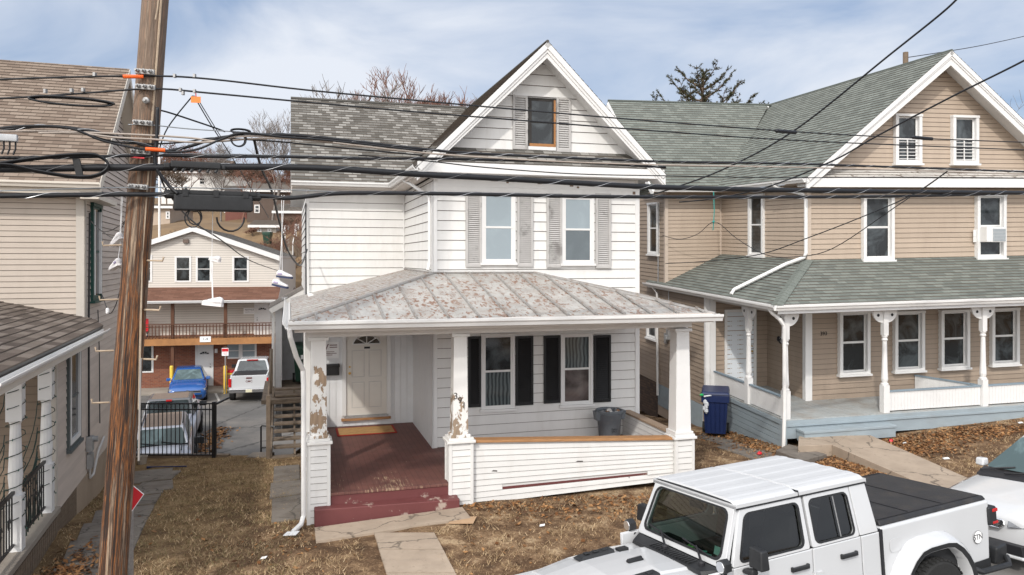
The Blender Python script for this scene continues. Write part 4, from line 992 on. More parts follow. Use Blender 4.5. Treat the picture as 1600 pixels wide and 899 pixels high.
# ================================================================== TAN HOUSE (right)
rh = house_root('tan_house', RF, 'tan sided house with grey green shingles and white and blue wraparound porch, numbered 393')
RT = shear(RF)
F0 = facade(RF,'u',0); V1 = 4.458; V2 = 1.851; UA = -1.793
w = MB(RT)
w.box(.003,8.6,.003,11,-.9,5.3); w.box(UA+.003,-.0,V1+.003,12,-1.4,5.3); w.box(UA+.003,-.0,V2+.003,V1+.002,-1.4,2.50)
w.build('wall', tan_siding, rh)
w = MB(RT)
courses(w, [(.08,3.2),(8.6,3.2),(8.6,5.2),(.08,5.2)], .125, .016, F0, start=3.2)
sB = facade(RF,'v',0,-1)
w.build('front_siding', tan_siding, rh)
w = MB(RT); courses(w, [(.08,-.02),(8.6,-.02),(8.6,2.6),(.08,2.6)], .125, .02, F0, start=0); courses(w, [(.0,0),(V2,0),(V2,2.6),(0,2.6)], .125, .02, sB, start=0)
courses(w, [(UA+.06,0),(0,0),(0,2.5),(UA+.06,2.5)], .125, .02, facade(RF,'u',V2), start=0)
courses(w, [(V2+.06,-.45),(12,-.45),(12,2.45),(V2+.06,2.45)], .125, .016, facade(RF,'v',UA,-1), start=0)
courses(w, [(V1+.06,2.45),(12,2.45),(12,5.25),(V1+.06,5.25)], .125, .016, facade(RF,'v',UA,-1), start=0)  # left wall, both storeys: shade from the neighbouring house put into the colour
w.build('lower_siding', brown_shaded, rh)
w = MB(RT)
courses(w, [(0.07,3.2),(V1,3.2),(V1,5.25),(.07,5.25)], .115, .014, sB, start=0)
courses(w, [(UA+.06,2.5),(0,2.5),(0,5.25),(UA+.06,5.25)], .115, .014, facade(RF,'u',V1), start=0)
w.build('side_siding', tan_siding, rh)
w = MB(RT); w.mbox(F0, -.0,.08,.0,5.2,0,.028); w.box(-.028,0,-.028,.07,3.3,5.2); w.mbox(facade(RF,'u',V1), UA-.028, UA+.07, 2.5, 5.2, 0, .028); w.box(UA-.028,UA,V1,V1+.07,2.5,5.2)
w.mbox(facade(RF,'u',V1), -.045, -.0005, 3.3, 5.2, .0, .03)
w.build_parts('corner_board', mat('tan_trim', (.50,.42,.35), .6, .04), rh)
w = MB(RT); w.mbox(F0, -.09,.09,.0,2.35,.03,.05); w.box(-.05,-.03,-.03,.14,0,2.35); w.build('pilaster', white_trim, rh)
GR = 3.65; AR = 8.57; ER = 5.42; HR = 3.95; SR = (AR-ER)/HR
w = MB(RT); w.poly([(0,-.002,5.25),(7.3,-.002,5.25),(7.3,-.002,AR-SR*3.65-.1),(GR,-.002,AR-.15),(0,-.002,AR-SR*3.65-.1)])
courses(w, [(.35,5.62),(6.95,5.62),(GR,AR-.13)], .115, .014, F0, base=.006, start=5.62)
w.build('gable_siding', tan_siding, rh)
s = MB(RT); roof_plane(s, None, [(-.28,-.42,5.435),(7.6,-.42,5.435),(7.3,0,5.68),(.05,0,5.68)], .135)
pr = s.build('pent_roof', mat('pale_pent_shingle', (.47,.45,.42), .9, .12, 5, dirt=(.10,.07,.05), dscale=7, dlo=.55, dhi=.62, damt=.8), rh)
w = MB(RT); w.box(-.28,7.6,-.42,0,5.22,5.26); w.box(-.30,7.62,-.445,-.4205,5.20,5.42); w.poly([(-.28,-.418,5.43),(7.6,-.418,5.43),(7.3,0,5.675),(.05,0,5.675)]); w.build('fascia', gutter_white, pr)
s = MB(RT); d = MB(RT)
roof_plane(s, d, [(GR-HR-.03,12,ER+.01),(GR-HR-.03,-.52,ER+.01),(GR,-.52,AR+.02),(GR,12,AR+.02)], .135, .1)
roof_plane(s, d, [(GR+HR+.03,-.52,ER+.01),(GR+HR+.03,12,ER+.01),(GR,12,AR+.02),(GR,-.52,AR+.02)], .135, .1)
roof_plane(s, d, [(-2.36,4.04,5.40),(-.1,4.04,5.40),(3.4,7.6,8.52),(-2.5,7.6,8.52)], .135, .1)
roof_plane(s, d, [(3.4,12,5.0),(-2.4,12,5.0),(-2.5,7.6,8.52),(3.4,7.6,8.52)], .135, .1)
s.tube([(-2.5,7.6,8.53),(3.5,7.6,8.53)], .045, 6); s.tube([(GR,-.52,AR+.02),(GR,11.9,AR+.02)], .04, 6)
rf = s.build('roof', green_shingle, rh); d.build('roof_deck', white_trim, rf)
w = MB(RT); dn = Vector((0,0,-1))
for sg in (-1,1):
    e = Vector((GR+sg*(HR+.03),0,ER)); a = Vector((GR,0,AR+.01))
    for th, v0, v1, dz in ((.125,-.50,-.46,-.015),(.16,-.48,-.43,-.14)):
        A = e+Vector((0,v0,dz)); B = a+Vector((0,v0,dz)); w.prism([A,B,B+dn*th*1.3,A+dn*th], (0,v1-v0,0))
    A = e+Vector((-sg*.02,-.45,-.15)); B = a+Vector((0,-.45,-.17)); w.prism([A,B,B+dn*.012,A+dn*.012], (0,.45,0))
e = Vector((-2.36,4.0,5.33)); a = Vector((-2.5,7.6,8.45)); w.prism([e,a,a+dn*.2,e+dn*.2], (-.03,0,0))
w.build_parts('rake_board', white_trim, rh)
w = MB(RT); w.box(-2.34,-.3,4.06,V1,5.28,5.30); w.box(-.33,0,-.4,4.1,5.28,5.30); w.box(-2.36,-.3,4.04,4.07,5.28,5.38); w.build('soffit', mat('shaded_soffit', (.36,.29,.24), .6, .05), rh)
w = MB(RT); gutter(w, (-2.36,4.03,5.40), (-.33,4.03,5.40)); gutter(w, (-.33,4.0,5.41), (-.33,-.46,5.41), .11); w.build('gutter', gutter_white, rh)
w = MB(RT); w.tube([(-.40,.9,5.33),(-.30,.7,5.22),(-.07,.08,5.05),(-.06,-.02,4.9),(-.06,-.02,3.60),(-.10,.0,3.50),(-.45,.25,3.33),(-1.78,.35,2.73),(-1.88,.30,2.62)], .045, 8)
w.tube([(-1.95,-1.55,2.45),(-1.90,-1.60,2.36),(-1.75,-1.66,2.22),(-1.66,-1.68,2.08),(-1.66,-1.68,.2),(-1.72,-1.74,-.68)], .042, 8)
w.tube([(-1.98,5.1,2.5),(-1.88,4.9,2.3),(-1.86,4.9,-.8)], .035, 8)
w.build_parts('downspout', gutter_white, rh)
# windows
for (a0,a1,z0,z1,kw) in ((.81,1.66,.60,2.09,{}),(2.36,3.22,.61,2.05,{}),(3.70,4.55,.62,2.04,{}),(5.22,6.06,.64,2.04,{}),(1.47,2.345,3.41,4.97,{}),(4.775,5.653,3.40,4.99,{}),(2.38,3.14,5.82,7.0,{}),(4.05,4.82,5.83,7.0,{})):
    window(rh, F0, a0, a1, z0, z1, cw=.085, dep=.12, T=RT, sash=.04, panem=pane_dark)
window(rh, sB, 1.96, 2.75, 3.47, 5.10, cw=.085, dep=.08, T=RT); window(rh, facade(RF,'v',UA,-1), 4.9, 5.7, 3.45, 4.98, cw=.085, dep=.08, T=RT)
window(rh, facade(RF,'v',UA,-1), 5.0, 5.8, .85, 2.0, cw=.085, dep=.08, T=RT); window(rh, facade(RF,'v',UA,-1), 2.9, 3.6, .95, 1.8, cw=.06, dep=.05, T=RT, meet=.95)
g = MB(RT)
for a0 in (2.47, 4.14):
    for i in range(6): g.mbox(F0, a0, a0+.60, 5.93+i*.085, 5.945+i*.085, .03, .05)
    g.mbox(F0, a0+.29, a0+.31, 5.9, 6.42, .028, .052)
g.build_parts('attic_window_slat', gutter_white, rh)
panel_door(rh, facade(RF,'u',V2), -1.19, -.42, .02, 2.0, door_pale, T=RT, knob='r', tw=.07)
q = MB(RT); text(q, '393', F0, .42, 1.62, .13, .03, bold=.012); q.build('house_number', ink, rh)
# porch
p = MB(RT)
for i in range(62):
    u = -1.60+i*.165; p.box(u+.002,u+.163,-1.58,-.002,-.03,0)
p.box(-1.60,-.002,-.0015,V2-.002,-.03,0); pf = p.build('porch_floor', mat('grey_porch_paint', (.36,.38,.38), .6, .1, 2, dirt=(.28,.22,.17), dscale=1.3, dlo=.45, dhi=.75, damt=.7), rh)
p = MB(RT); p.box(-1.62,8.6,-1.615,-1.56,-.12,-.025); p.box(-1.655,-1.625,-1.6,V2,-.11,-.02); p.box(-1.58,8.6,-1.60,-1.55,-.42,-.122); p.box(-1.61,8.6,-1.63,-1.6155,-.15,-.11)
def skirt(v0, v1, zb, zt, n):
    for i in range(n):
        z0 = zb+(zt-zb)*i/n; z1 = zb+(zt-zb)*(i+1)/n-.012; p.box(-1.625-.006*(i % 2),-1.58,v0,v1,z0,z1)
skirt(-1.55,V2,-1.0,-.115,7)
for v in (-1.56,): p.box(-1.65,-1.56,v-.06,v+.10,-.95,-.11)
p.build('porch_skirt', blue_paint, rh)
p = MB(RT)
for i in range(40): p.box(UA-.02,UA+.01, V2+.15+i*.075, V2+.215+i*.075, -1.1, -.47)
p.build('foundation_skirt', blue_paint, rh)
p = MB(RT); p.box(UA-.006, UA+.01, V2+3.2, 12, -1.6, -.46); p.build('stone_foundation', brown_stone, rh)
p = MB(RT); p.box(-1.35,.95,-1.95,-1.635,-.24,-.185); p.box(-1.33,.93,-1.93,-1.64,-.45,-.242); p.build('step', blue_paint, rh, bevel=.006)
def turned_post(u, v, zb=0., br='both'):
    c = MB(RT); c.box(u-.075,u+.075,v-.075,v+.075,zb,.62)
    c.lathe((u,v,0), [(.085,.62),(.085,.66),(.055,.68),(.065,.71),(.075,.76),(.062,1.0),(.052,1.5),(.048,1.62),(.07,1.66),(.05,1.70),(.07,1.74),(.05,1.76)], 12)
    c.box(u-.06,u+.06,v-.06,v+.06,1.76,2.32)
    po = c.build('porch_post', white_trim, rh, smooth=False)
    def brk(du, dv):
        b = MB(RT); n = 10; R0 = .26; pts = []
        for i in range(n+1):
            an = math.pi/2*i/n; pts.append((R0*math.cos(an), -R0*math.sin(an)))
        base = [(0,0)]+pts
        ox, oy = (u+du*.06, v+dv*.06); th = .02
        P3 = [(ox+du*a+(th if du == 0 else 0), oy+dv*a+(th if dv == 0 else 0), 2.32+z*1.05) for a, z in base]
        b.prism(P3, (0 if du else -2*th, 0 if dv else -2*th, 0))
        # round hole disc and scroll
        cx = .12; cz = 2.32-.10; ring = []
        b.build('bracket', white_trim, po)
        h = MB(RT); Q = [(ox+du*(cx+.036*math.cos(k*math.pi/5)), oy+dv*(cx+.036*math.cos(k*math.pi/5)), cz+.036*math.sin(k*math.pi/5)) for k in range(10)]
        off = Vector((-(1-abs(du))*(th+.003), -(1-abs(dv))*(th+.003), 0))
        h.poly([Vector(q)+off for q in Q]); h.build('bracket_hole', ink, po)
    if br in ('both','l'): brk(-1,0)
    if br in ('both','r'): brk(1,0)
    if br == 'side': brk(0,-1); brk(0,1)
    if br == 'corner': brk(1,0); brk(0,1)
turned_post(-1.52,-1.50,0,'corner'); turned_post(.98,-1.50); turned_post(3.62,-1.50); turned_post(6.25,-1.5); turned_post(-1.55,.05,0,'side')
p = MB(RT); p.box(-1.70,-1.55,V2-.10,V2+.06,-.3,2.4); p.box(UA-.02,-1.70,V2-.04,V2+.05,-.45,2.4); p.build('pilaster', white_trim, rh)
def rail(A, B, m_cap=blue_grey, z0=.03, z1=.49):
    A = Vector(A); B = Vector(B); d_ = (B-A); L0 = d_.length; d_.normalize(); sd = Vector((-d_.y, d_.x, 0))
    b = MB(RT)
    def bx(mb, a, c, h, zz0, zz1):
        P = [A+d_*a-sd*h, A+d_*c-sd*h, A+d_*c+sd*h, A+d_*a+sd*h]; mb.hexa([(q.x,q.y,zz0) for q in P]+[(q.x,q.y,zz1) for q in P])
    n = int(L0/.085)
    for i in range(n): bx(b, L0*i/n+.002, L0*(i+1)/n-.004, .014, z0, z1-.03)
    bx(b, 0, L0, .008, z0, z1-.03)
    r0 = b.build('porch_rail', white_trim, rh)
    b = MB(RT); bx(b, 0, L0, .04, z1-.03, z1); b.build('cap', m_cap, r0)
rail((-1.55,-1.38,0),(-1.55,-.03,0)); rail((-1.55,.12,0),(-1.58,V2-.1,0)); rail((1.06,-1.5,0),(3.54,-1.5,0)); rail((3.70,-1.5,0),(6.17,-1.5,0)); rail((6.33,-1.5,0),(8.6,-1.5,0)); rail((3.55,-1.42,0),(3.0,-.03,0))
p = MB(RT); p.box(-1.60,8.6,-1.57,-1.43,2.32,2.50); p.box(-1.62,-1.48,-1.42,V2,2.32,2.50); p.build('porch_beam', mat('grimy_beam', (.55,.52,.49), .6, .08, 3), rh)
p = MB(RT); p.box(-1.86,8.6,-1.76,-.001,2.47,2.485); p.box(-1.86,-.001,0,V2,2.47,2.485); p.box(-1.88,8.6,-1.79,-1.765,2.36,2.53); p.box(-1.9,-1.875,-1.76,5.6,2.42,2.54); p.build('porch_ceiling', porch_white, rh)
s = MB(RT); d = MB(RT)
roof_plane(s, d, [(-1.92,-1.80,2.56),(8.7,-1.80,2.56),(8.7,0,3.43),(0,0,3.43)], .135, .03)
roof_plane(s, d, [(-1.92,V1,2.57),(-1.92,-1.80,2.56),(0,0,3.43),(0,V1,3.44)], .135, .03)
roof_plane(s, d, [(-1.92,5.7,2.575),(-1.92,V1,2.57),(UA,V1,2.63),(UA,5.7,2.63)], .135, .03)
for i in range(18):   # hip caps
    a = Vector((-1.92,-1.80,2.575)).lerp(Vector((0,0,3.445)), i/18); b_ = Vector((-1.92,-1.80,2.575)).lerp(Vector((0,0,3.445)), (i+1.2)/18)
    dd = (b_-a).normalized(); sd = dd.cross(Vector((0,0,1))).normalized()*.13
    s.add([a-sd+Vector((0,0,-.02)), a+Vector((0,0,.03)), a+sd+Vector((0,0,-.02)), b_-sd+Vector((0,0,-.03)), b_+Vector((0,0,.012)), b_+sd+Vector((0,0,-.03))], [(0,1,4,3),(1,2,5,4),(0,2,1)], 0, [[(1,1)]*4,[(1,1)]*4,[(1,1)]*3])
pr = s.build('porch_roof', green_shingle_low, rh); d.build('roof_deck', white_trim, pr)
w = MB(RT); gutter(w, (-1.98,-1.80,2.55), (8.7,-1.80,2.55), .12, .11); gutter(w, (-1.92,5.7,2.565), (-1.92,-1.84,2.55), .12, .11); w.build('porch_gutter', gutter_white, rh)
q = MB(RT); q.box(UA-.10,UA-.02,4.05,4.2,1.0,1.3); q.lathe((UA-.12,4.12,1.0), [(.06,0),(.06,.12)], 12, ax='z'); q.box(UA-.08,UA-.02,4.28,4.4,.85,1.15); q.tube([(UA-.05,4.12,1.3),(UA-.05,4.12,2.4)], .015, 6); q.tube([(UA-.05,4.9,2.6),(UA-.05,4.9,5.0)], .018, 6)
q.build('electric_meter', grey_metal, rh)
q = MB(RT); q.mbox(facade(RF,'v',0,-1), .55,.68,1.9,2.06,.02,.10); q.build('porch_lamp', white_trim, rh)
# air conditioner in the upper right window
t = thing('air_conditioner', RF, 4.98, -.05, 3.74+.09, 'off white window air conditioner jutting from the upper right window of the tan house', 'air conditioner')
q = MB(); q.box(-.15,.42,-.30,.0,-.02,.36); q.build('casing', white_trim, t, bevel=.01)
q = MB(); 
for i in range(9): q.box(.03,.405,-.315,-.301,.01+i*.036,.03+i*.036)
q.build('grille', mat('ac_grille', (.33,.37,.40), .5), t)
q = MB(); q.box(-.30,-.14,-.03,-.02,-.02,.30); q.box(-.225,-.215,-.04,-.031,-.02,.3); q.box(-.3,-.14,-.04,-.031,.13,.145); q.build('side_panel', white_trim, t)
t = thing('hanging_gloves', RF, -.08, 1.0, 1.35, 'grey and black work gloves hung on the tan wall inside the right porch', 'gloves')
q = MB()
for i in range(7): q.lathe((rng.uniform(-.05,.05), rng.uniform(-.18,.18), rng.uniform(-.12,.1)), [(.02,-.06),(.05,-.02),(.04,.05),(.015,.08)], 7, mi=i%2)
q.build('glove', [mat('glove_grey', (.35,.34,.35), .8), ink], t)

# ================================================================== BEIGE HOUSE (left)
lh = house_root('beige_house', LF, 'beige and mauve sided house with brown roofs left of the utility pole')
VU = 2.315; S0 = facade(LF,'v',0,1)
w = MB(); w.box(-8,-.003,VU+.003,8.6,-1.2,5.3); w.box(-8,-.003,.103,VU+.002,-1.0,2.9); w.build('wall', beige_siding, lh)
w = MB(); U1 = facade(LF,'u',VU)
courses(w, [(-8,2.7),(-.12,2.7),(-.12,5.2),(-8,5.2)], .098, .013, U1, start=2.7); w.build('front_siding', beige_siding, lh)
w = MB(); courses(w, [(.19,.22),(8.6,.22),(8.6,5.25),(VU+.06,5.25),(VU+.06,2.98),(.19,2.98)][:0] or [(.19,.22),(8.6,.22),(8.6,2.98),(.19,2.98)], .118, .014, S0, start=.22)
courses(w, [(VU+.10,2.98),(8.6,2.98),(8.6,5.25),(VU+.10,5.25)], .118, .014, S0, start=.22)
w.build('side_siding', mauve_siding, lh)
w = MB(); w.mbox(U1, -.13,.02,2.7,5.2,.0,.03); w.mbox(S0, VU-.03,VU+.10,2.9,5.2,.0,.02); w.mbox(S0, .10,.19,.22,2.9,0,.025); w.mbox(facade(LF,'u',.10), -.1,.02,.2,2.9,0,.025); w.build_parts('corner_board', mat('beige_trim', (.50,.46,.41), .6, .04), lh)
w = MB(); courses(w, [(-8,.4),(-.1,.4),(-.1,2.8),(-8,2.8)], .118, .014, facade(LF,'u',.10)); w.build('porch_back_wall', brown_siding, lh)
panel_door(lh, facade(LF,'u',.075), -2.35, -1.45, .42, 2.45, mat('brown_door', (.12,.085,.065), .6, .06), T=None)
w = MB(); 
for i in range(22): w.box(-.0,.02,.12+i*.065,.18+i*.065,-.8,.215)
w.build('foundation_board', old_wood, lh)
w = MB(); w.box(-.01,.022,1.56,8.6,-1.2,.215); w.build('foundation', mat('tan_render', (.34,.27,.205), .9, .1, 2, dirt=(.2,.15,.11), dscale=1.5), lh)
# gable end and roof
AL = 8.22; EL = 5.39; VE = 1.93; VR = 5.5; SLL = (AL-EL)/(VR-VE)
w = MB(); courses(w, [(VE+.15,5.2),(2*VR-VE-.15,5.2),(VR,AL-.12)], .118, .016, S0, start=.22)
for i in range(0):
    v0 = VU+i*(8.6-VU)/n; v1 = v0+(8.6-VU)/n*.93; 
    h = lambda v: min(AL-SLL*abs(v-VR)-.1, 9)
    w.add([(.003,v0,5.2),(.003,v1,5.2),(.003,v1,h(v1)),(.003,v0,h(v0))], [(0,1,2,3)])
w.build('gable_siding', mauve_siding, lh)
s = MB(); d = MB()
roof_plane(s, d, [(-8,VE,EL),(.30,VE,EL),(.30,VR,AL),(-8,VR,AL)], .125, .12); roof_plane(s, d, [(.30,2*VR-VE,EL),(-8,2*VR-VE,EL),(-8,VR,AL),(.30,VR,AL)], .125, .12)
rf = s.build('roof', tan_shingle, lh); d.build('roof_deck', white_trim, rf)
w = MB(); dn = Vector((0,0,-1))
for sg in (-1,1):
    e = Vector((.29,VR+sg*(VR-VE),EL)); a = Vector((.29,VR,AL)); w.prism([e,a,a+dn*.24,e+dn*.24], (.025,0,0)); w.prism([e+Vector((-.02,0,-.14)),a+Vector((-.02,0,-.14)),a+Vector((-.02,0,-.16)),e+Vector((-.02,0,-.16))], (-.27,0,0))
w.box(0,.29,VE,VU+1.6,5.12,5.20); w.box(-8,.3,VE+.01,VU,5.22,5.25); w.box(-8,.3,VE-.0,VE+.02,5.2,5.37)
w.build_parts('rake_board', mat('cream_trim', (.60,.55,.48), .6, .05), lh)
w = MB(); gutter(w, (-8,VE-.005,EL+.01), (.32,VE-.005,EL+.01)); w.build('gutter', mat('cream_gutter', (.66,.61,.54), .4, .05), lh)
# its windows: green upper, slate lower
window(lh, S0, 2.80, 3.70, 3.30, 5.05, casing=green_trim, sashm=white_trim, cw=.09, dep=.06)
wl = window(lh, S0, .84, 1.78, 1.0, 2.52, casing=slate_trim, cw=.09, dep=.05)
w = MB(); w.mbox(S0, .78,1.84,2.54,2.64,0,.12); w.build('head_trim', slate_trim, lh)
w = MB(); w.mbox(S0, .925,.985,1.06,2.50,.02,.06); w.mbox(S0, 1.63,1.69,1.06,2.50,.02,.06); w.mbox(S0,.985,1.63,1.06,1.13,.02,.06); w.mbox(S0,2.89,2.96,3.4,4.98,.02,.07); w.mbox(S0,3.54,3.61,3.4,4.98,.02,.07); w.build_parts('window_frame', white_trim, lh)
# porch roof of the beige house
s = MB(); d = MB(); ZE = 2.93
up = lambda u: ZE+(.42-u)*.235
roof_plane(s, d, [(.42,-4.6,ZE),(.42,1.55,ZE),(.16,VU-.005,up(.16)),(-2.6,VU-.005,up(-2.6)),(-2.6,-4.6,up(-2.6))], .155, .05)
pr = s.build('porch_roof', brown_shingle, lh); d.build('roof_deck', black_metal, pr)
w = MB(); gutter(w, (.43,1.5,ZE-.045), (.43,-4.6,ZE-.045), -.11, .07); w.build('porch_gutter', gutter_white, lh)
w = MB(); w.box(.30,.43,-4.6,1.5,ZE-.22,ZE-.06); w.box(-.22,.10,-4.6,.0,2.55,2.80); w.box(.10,.30,-4.6,1.5,2.80,2.815); w.build('porch_fascia', mat('cream_fascia', (.58,.54,.48), .6, .05), lh)
w = MB(); w.box(-6,.08,-4.5,.10,.25,.34); pf = w.build('porch_floor', concrete, lh, bevel=.01)
w = MB(); w.box(-5.9,.04,-4.4,.09,-.6,.249)
for i in range(38): w.box(.0401,.05,-4.35+i*.115,-4.25+i*.115,-.6,.2)
w.build('porch_base', old_wood, lh)
for v in (-.14,-1.72,-3.3):
    c = MB(); c.box(-.15,.03,v-.09,v+.09,.34,1.05); c.lathe((-.06,v,0), [(.08,1.05),(.07,1.1),(.085,1.3),(.075,1.5),(.06,1.95),(.08,2.0)], 12); c.box(-.15,.03,v-.09,v+.09,2.0,2.56)
    c.build('porch_post', white_trim, lh)
c = MB()
for v0, v1 in ((-1.62,-.24),(-3.2,-1.82)):
    c.box(-.08,-.04,v0,v1,1.08,1.12); c.box(-.075,-.045,v0,v1,.42,.45)
    for k in range(12):
        v = v0+(v1-v0)*(k+.5)/12; c.box(-.068,-.052,v-.008,v+.008,.45,1.08)
        if k % 3 == 1: c.tube([(-.06,v+.05*math.cos(q*.7),.75+.08*math.sin(q*.7)) for q in range(9)], .006, 4)
c.build('porch_rail', black_metal, lh)
q = MB(); q.mbox(S0, 2.35,2.52,.62,.88,.02,.12); q.mbox(S0, 2.40,2.62,.30,.56,.02,.10); q.lathe((.14,2.47,.82), [(.05,-.06),(.05,.05)], 12, ax='x'); q.build('electric_meter', grey_metal, lh)
q = MB(); q.tube([(.05,2.43,.88),(.05,2.42,2.9),(.06,2.44,4.9)], .018, 6); q.tube([(.05,2.5,.3),(.06,2.5,.12),(.06,2.8,.10),(.06,3.3,.42),(.06,3.9,.55)], .022, 6, 1); q.tube([(.05,3.5,.9),(.05,3.45,2.2),(.05,3.3,3.1)], .01, 5)
q.build('conduit', [black_plastic, mat('grey_conduit', (.45,.44,.43), .5)], lh)
t = thing('string_light', LF, -.05, -.14, 0, 'dark green string of unlit fairy lights wound round the leftmost porch posts and rails', 'string lights')
q = MB(); b = MB()
for v in (-.14,-1.72):
    P = [(-.01+.115*math.cos(k*.8), (v+.14)+.115*math.sin(k*.8), .6+k*.026) for k in range(74)]; q.tube(P, .006, 4)
    for k in range(0,74,5): b.lathe((P[k][0]+.012,P[k][1],P[k][2]), [(.004,-.012),(.009,0),(.002,.02)], 5)
for k in range(9):
    z0 = rng.uniform(.8,2.4); z1 = rng.uniform(.7,1.3); P = [(-.10+.02*math.sin(j), -.1-1.4*j/9, z0+(z1-z0)*j/9-.25*math.sin(math.pi*j/9)) for j in range(10)]; q.tube(P, .006, 4)
for k in range(8):
    v0 = -1.7+.0*k; z0 = rng.uniform(1.0,2.4); P = [(-.10+.03*math.sin(j*1.3), -1.7-1.4*j/9, z0-.3*math.sin(math.pi*j/9)+rng.uniform(-.02,.02)) for j in range(10)]; q.tube(P, .006, 4)
P = [(-.03+.02*math.sin(j), -1.5+j*.13*.42, 1.10+.03*math.sin(j*2.1)) for j in range(24)]; q.tube(P, .012, 4)
P = [(-.03+.02*math.sin(j*1.7), -1.5+j*.055, .55+.25*math.sin(j*2.1)) for j in range(24)]; q.tube(P, .008, 4)
q.build('cord', mat('green_cord', (.008,.03,.022), .6), t); b.build('bulb', mat('bulb_green', (.02,.10,.08), .3), t)
t = thing('hose_reel', LF, .22, 4.5, -.25, 'coiled green garden hose hanging low on the wall beside the utility pole', 'hose')
q = MB(); 
for k in range(4): q.tube([(.03*k*.6, .2*math.cos(j*.4), .3+.25*math.sin(j*.4)) for j in range(17)], .02, 6)
q.build('hose', mat('hose_green', (.06,.11,.05), .6), t)
# ================================================================== APARTMENTS behind
ap = house_root('apartment_building', AF, 'cream and brick apartment block with a wooden balcony and white doors across the parking lot')
A0 = facade(AF,'u',0); WL = -14.
P = lambda px, py, v=0.: AF.pv(px, py, v)
top = P(301,354,-.3); eav = P(437,400,-.3); ux, zx = top[0], top[2]; ue, ze = eav[0], eav[2]; sl = (zx-ze)/(ue-ux)
ur = .28; zw2 = P(300,447)[2]; zfl = P(300,530,-1.4)[2]; ulft = 2*ux-ur
w = MB(); w.box(ulft,ur-.003,.003,14,.0,ze-.1); w.poly([(ulft,.004,ze-.2),(ur-.003,.004,ze-.2),(ur-.003,.004,zx-sl*(ur-ux)-.1),(ux,.004,zx-.1),(ulft,.004,zx-sl*(ux-ulft)-.1)])
w.box(ulft-.1,ur+.05,.1,14,-1.5,0)
w.build('wall', cream_siding, ap)
w = MB(); courses(w, [(ulft,zfl+.1),(ur,zfl+.1),(ur,zx-sl*(ur-ux)-.12),(ux,zx-.12),(ulft,zx-sl*(ux-ulft)-.12)], .13, .014, A0); w.build('siding', cream_siding, ap)
w = MB(); w.box(ulft,ur,-.012,.002,0,zfl+.09); w.build('brick_wall', red_brick, ap)
s = MB(); d = MB()
roof_plane(s, d, [(ue,-.3,ze),(ue,14,ze),(ux,14,zx),(ux,-.3,zx)], .16, .12); roof_plane(s, d, [(2*ux-ue,14,ze),(2*ux-ue,-.3,ze),(ux,-.3,zx),(ux,14,zx)], .16, .12)
rf = s.build('roof', grey_shingle, ap); d.build('roof_deck', white_trim, rf)
w = MB(); dn = Vector((0,0,-1))
for e in ((ue,-.34,ze),(2*ux-ue,-.34,ze)):
    e = Vector(e); a = Vector((ux,-.34,zx)); w.prism([e,a,a+dn*.28,e+dn*.28], (0,.05,0))
w.build_parts('rake_board', gutter_white, ap)
s = MB(); d = MB(); z1 = P(300,449)[2]; z0 = P(300,470,-1.7)[2]
roof_plane(s, d, [(ulft,-1.7,z0),(ur+.1,-1.7,z0),(ur+.1,0,z1),(ulft,0,z1)], .14, .08)
pr = s.build('balcony_roof', red_shingle, ap); d.build('roof_deck', white_trim, pr)
w = MB(); gutter(w, (ulft,-1.7,z0), (ur+.15,-1.7,z0), .14, .13); w.build('gutter', gutter_white, pr)
w = MB(); w.box(ulft,ur,-1.45,0,zfl-.08,zfl+.03); w.box(ulft,ur,-1.50,-1.455,zfl-.32,zfl+.02); w.build('balcony_floor', orange_wood, ap)
zr = P(300,506,-1.42)[2]
w = MB(); w.box(ulft,ur,-1.46,-1.38,zr-.05,zr); w.box(ulft,ur,-1.44,-1.40,zr-.18,zr-.13); w.box(ulft,ur,-1.44,-1.40,zfl+.1,zfl+.15)
k = ulft
while k < ur: w.box(k,k+.045,-1.475,-1.442,zfl+.05,zr-.06); k += .17
w.build('balcony_rail', dark_wood, ap)
for px in (269,352,433):
    u = P(px,520,-1.42)[0]; w = MB(); w.box(u-.08,u+.08,-1.375,-1.22,0,z0+.1); w.build('post', dark_wood, ap)
def aw(px0, py0, px1, py1, **k):
    a = P(px0,py1); b = P(px1,py0); return window(ap, A0, a[0], b[0], a[2], b[2], cw=.07, dep=.04, sill=False, **k)
for b in ((220,400,238,441),(273,402,299,441),(306,402,331,441),(363,402,389,441)): aw(*b)
aw(208,540,240,583); aw(352,537,376,561, panem=pane_blind); aw(376,537,401,561, panem=pane_blind)
for (x0,y0,x1,y1,kn) in ((400,474,420,503,'l'),(308,540,331,590,'r')):
    a = P(x0,y1); b = P(x1,y0); zb = zfl+.04 if y1 < 520 else .02
    panel_door(ap, A0, a[0], b[0], zb, b[2], gutter_white, fan=True, knob=kn, knobm=ink)
w = MB(); u, _, z = P(291,377); w.box(u-.14,u+.14,-.16,0,z-.1,z+.1); w.build('wall_lamp', mat('lamp_bronze', (.14,.10,.08), .6), ap)
w = MB(); u, _, z = P(338,548); w.box(u-.07,u+.07,-.1,0,z-.12,z+.1); w.build('wall_lamp', gutter_white, ap)
w = MB(); u, _, z = P(390,486); w.mbox(A0,u-.32,u+.32,z-.17,z+.17,.02,.04); q = w.build('notice', pure_white, ap)
w = MB(); text(w,'NOTICE',A0,u,z+.06,.13,.045); text(w,'RESIDENTS ONLY',A0,u,z-.07,.06,.045); w.build('lettering', ink, q)
w = MB(); u, _, z = P(321,530,-1.5); w.box(u-.28,u+.28,-1.53,-1.505,z-.16,z+.14); q = w.build('number_plate', pure_white, ap)
w = MB(); text(w,'1-4',lambda a,zz,o:(a,-1.53-o,zz),u,z,.2,.004); w.build('lettering', ink, q)
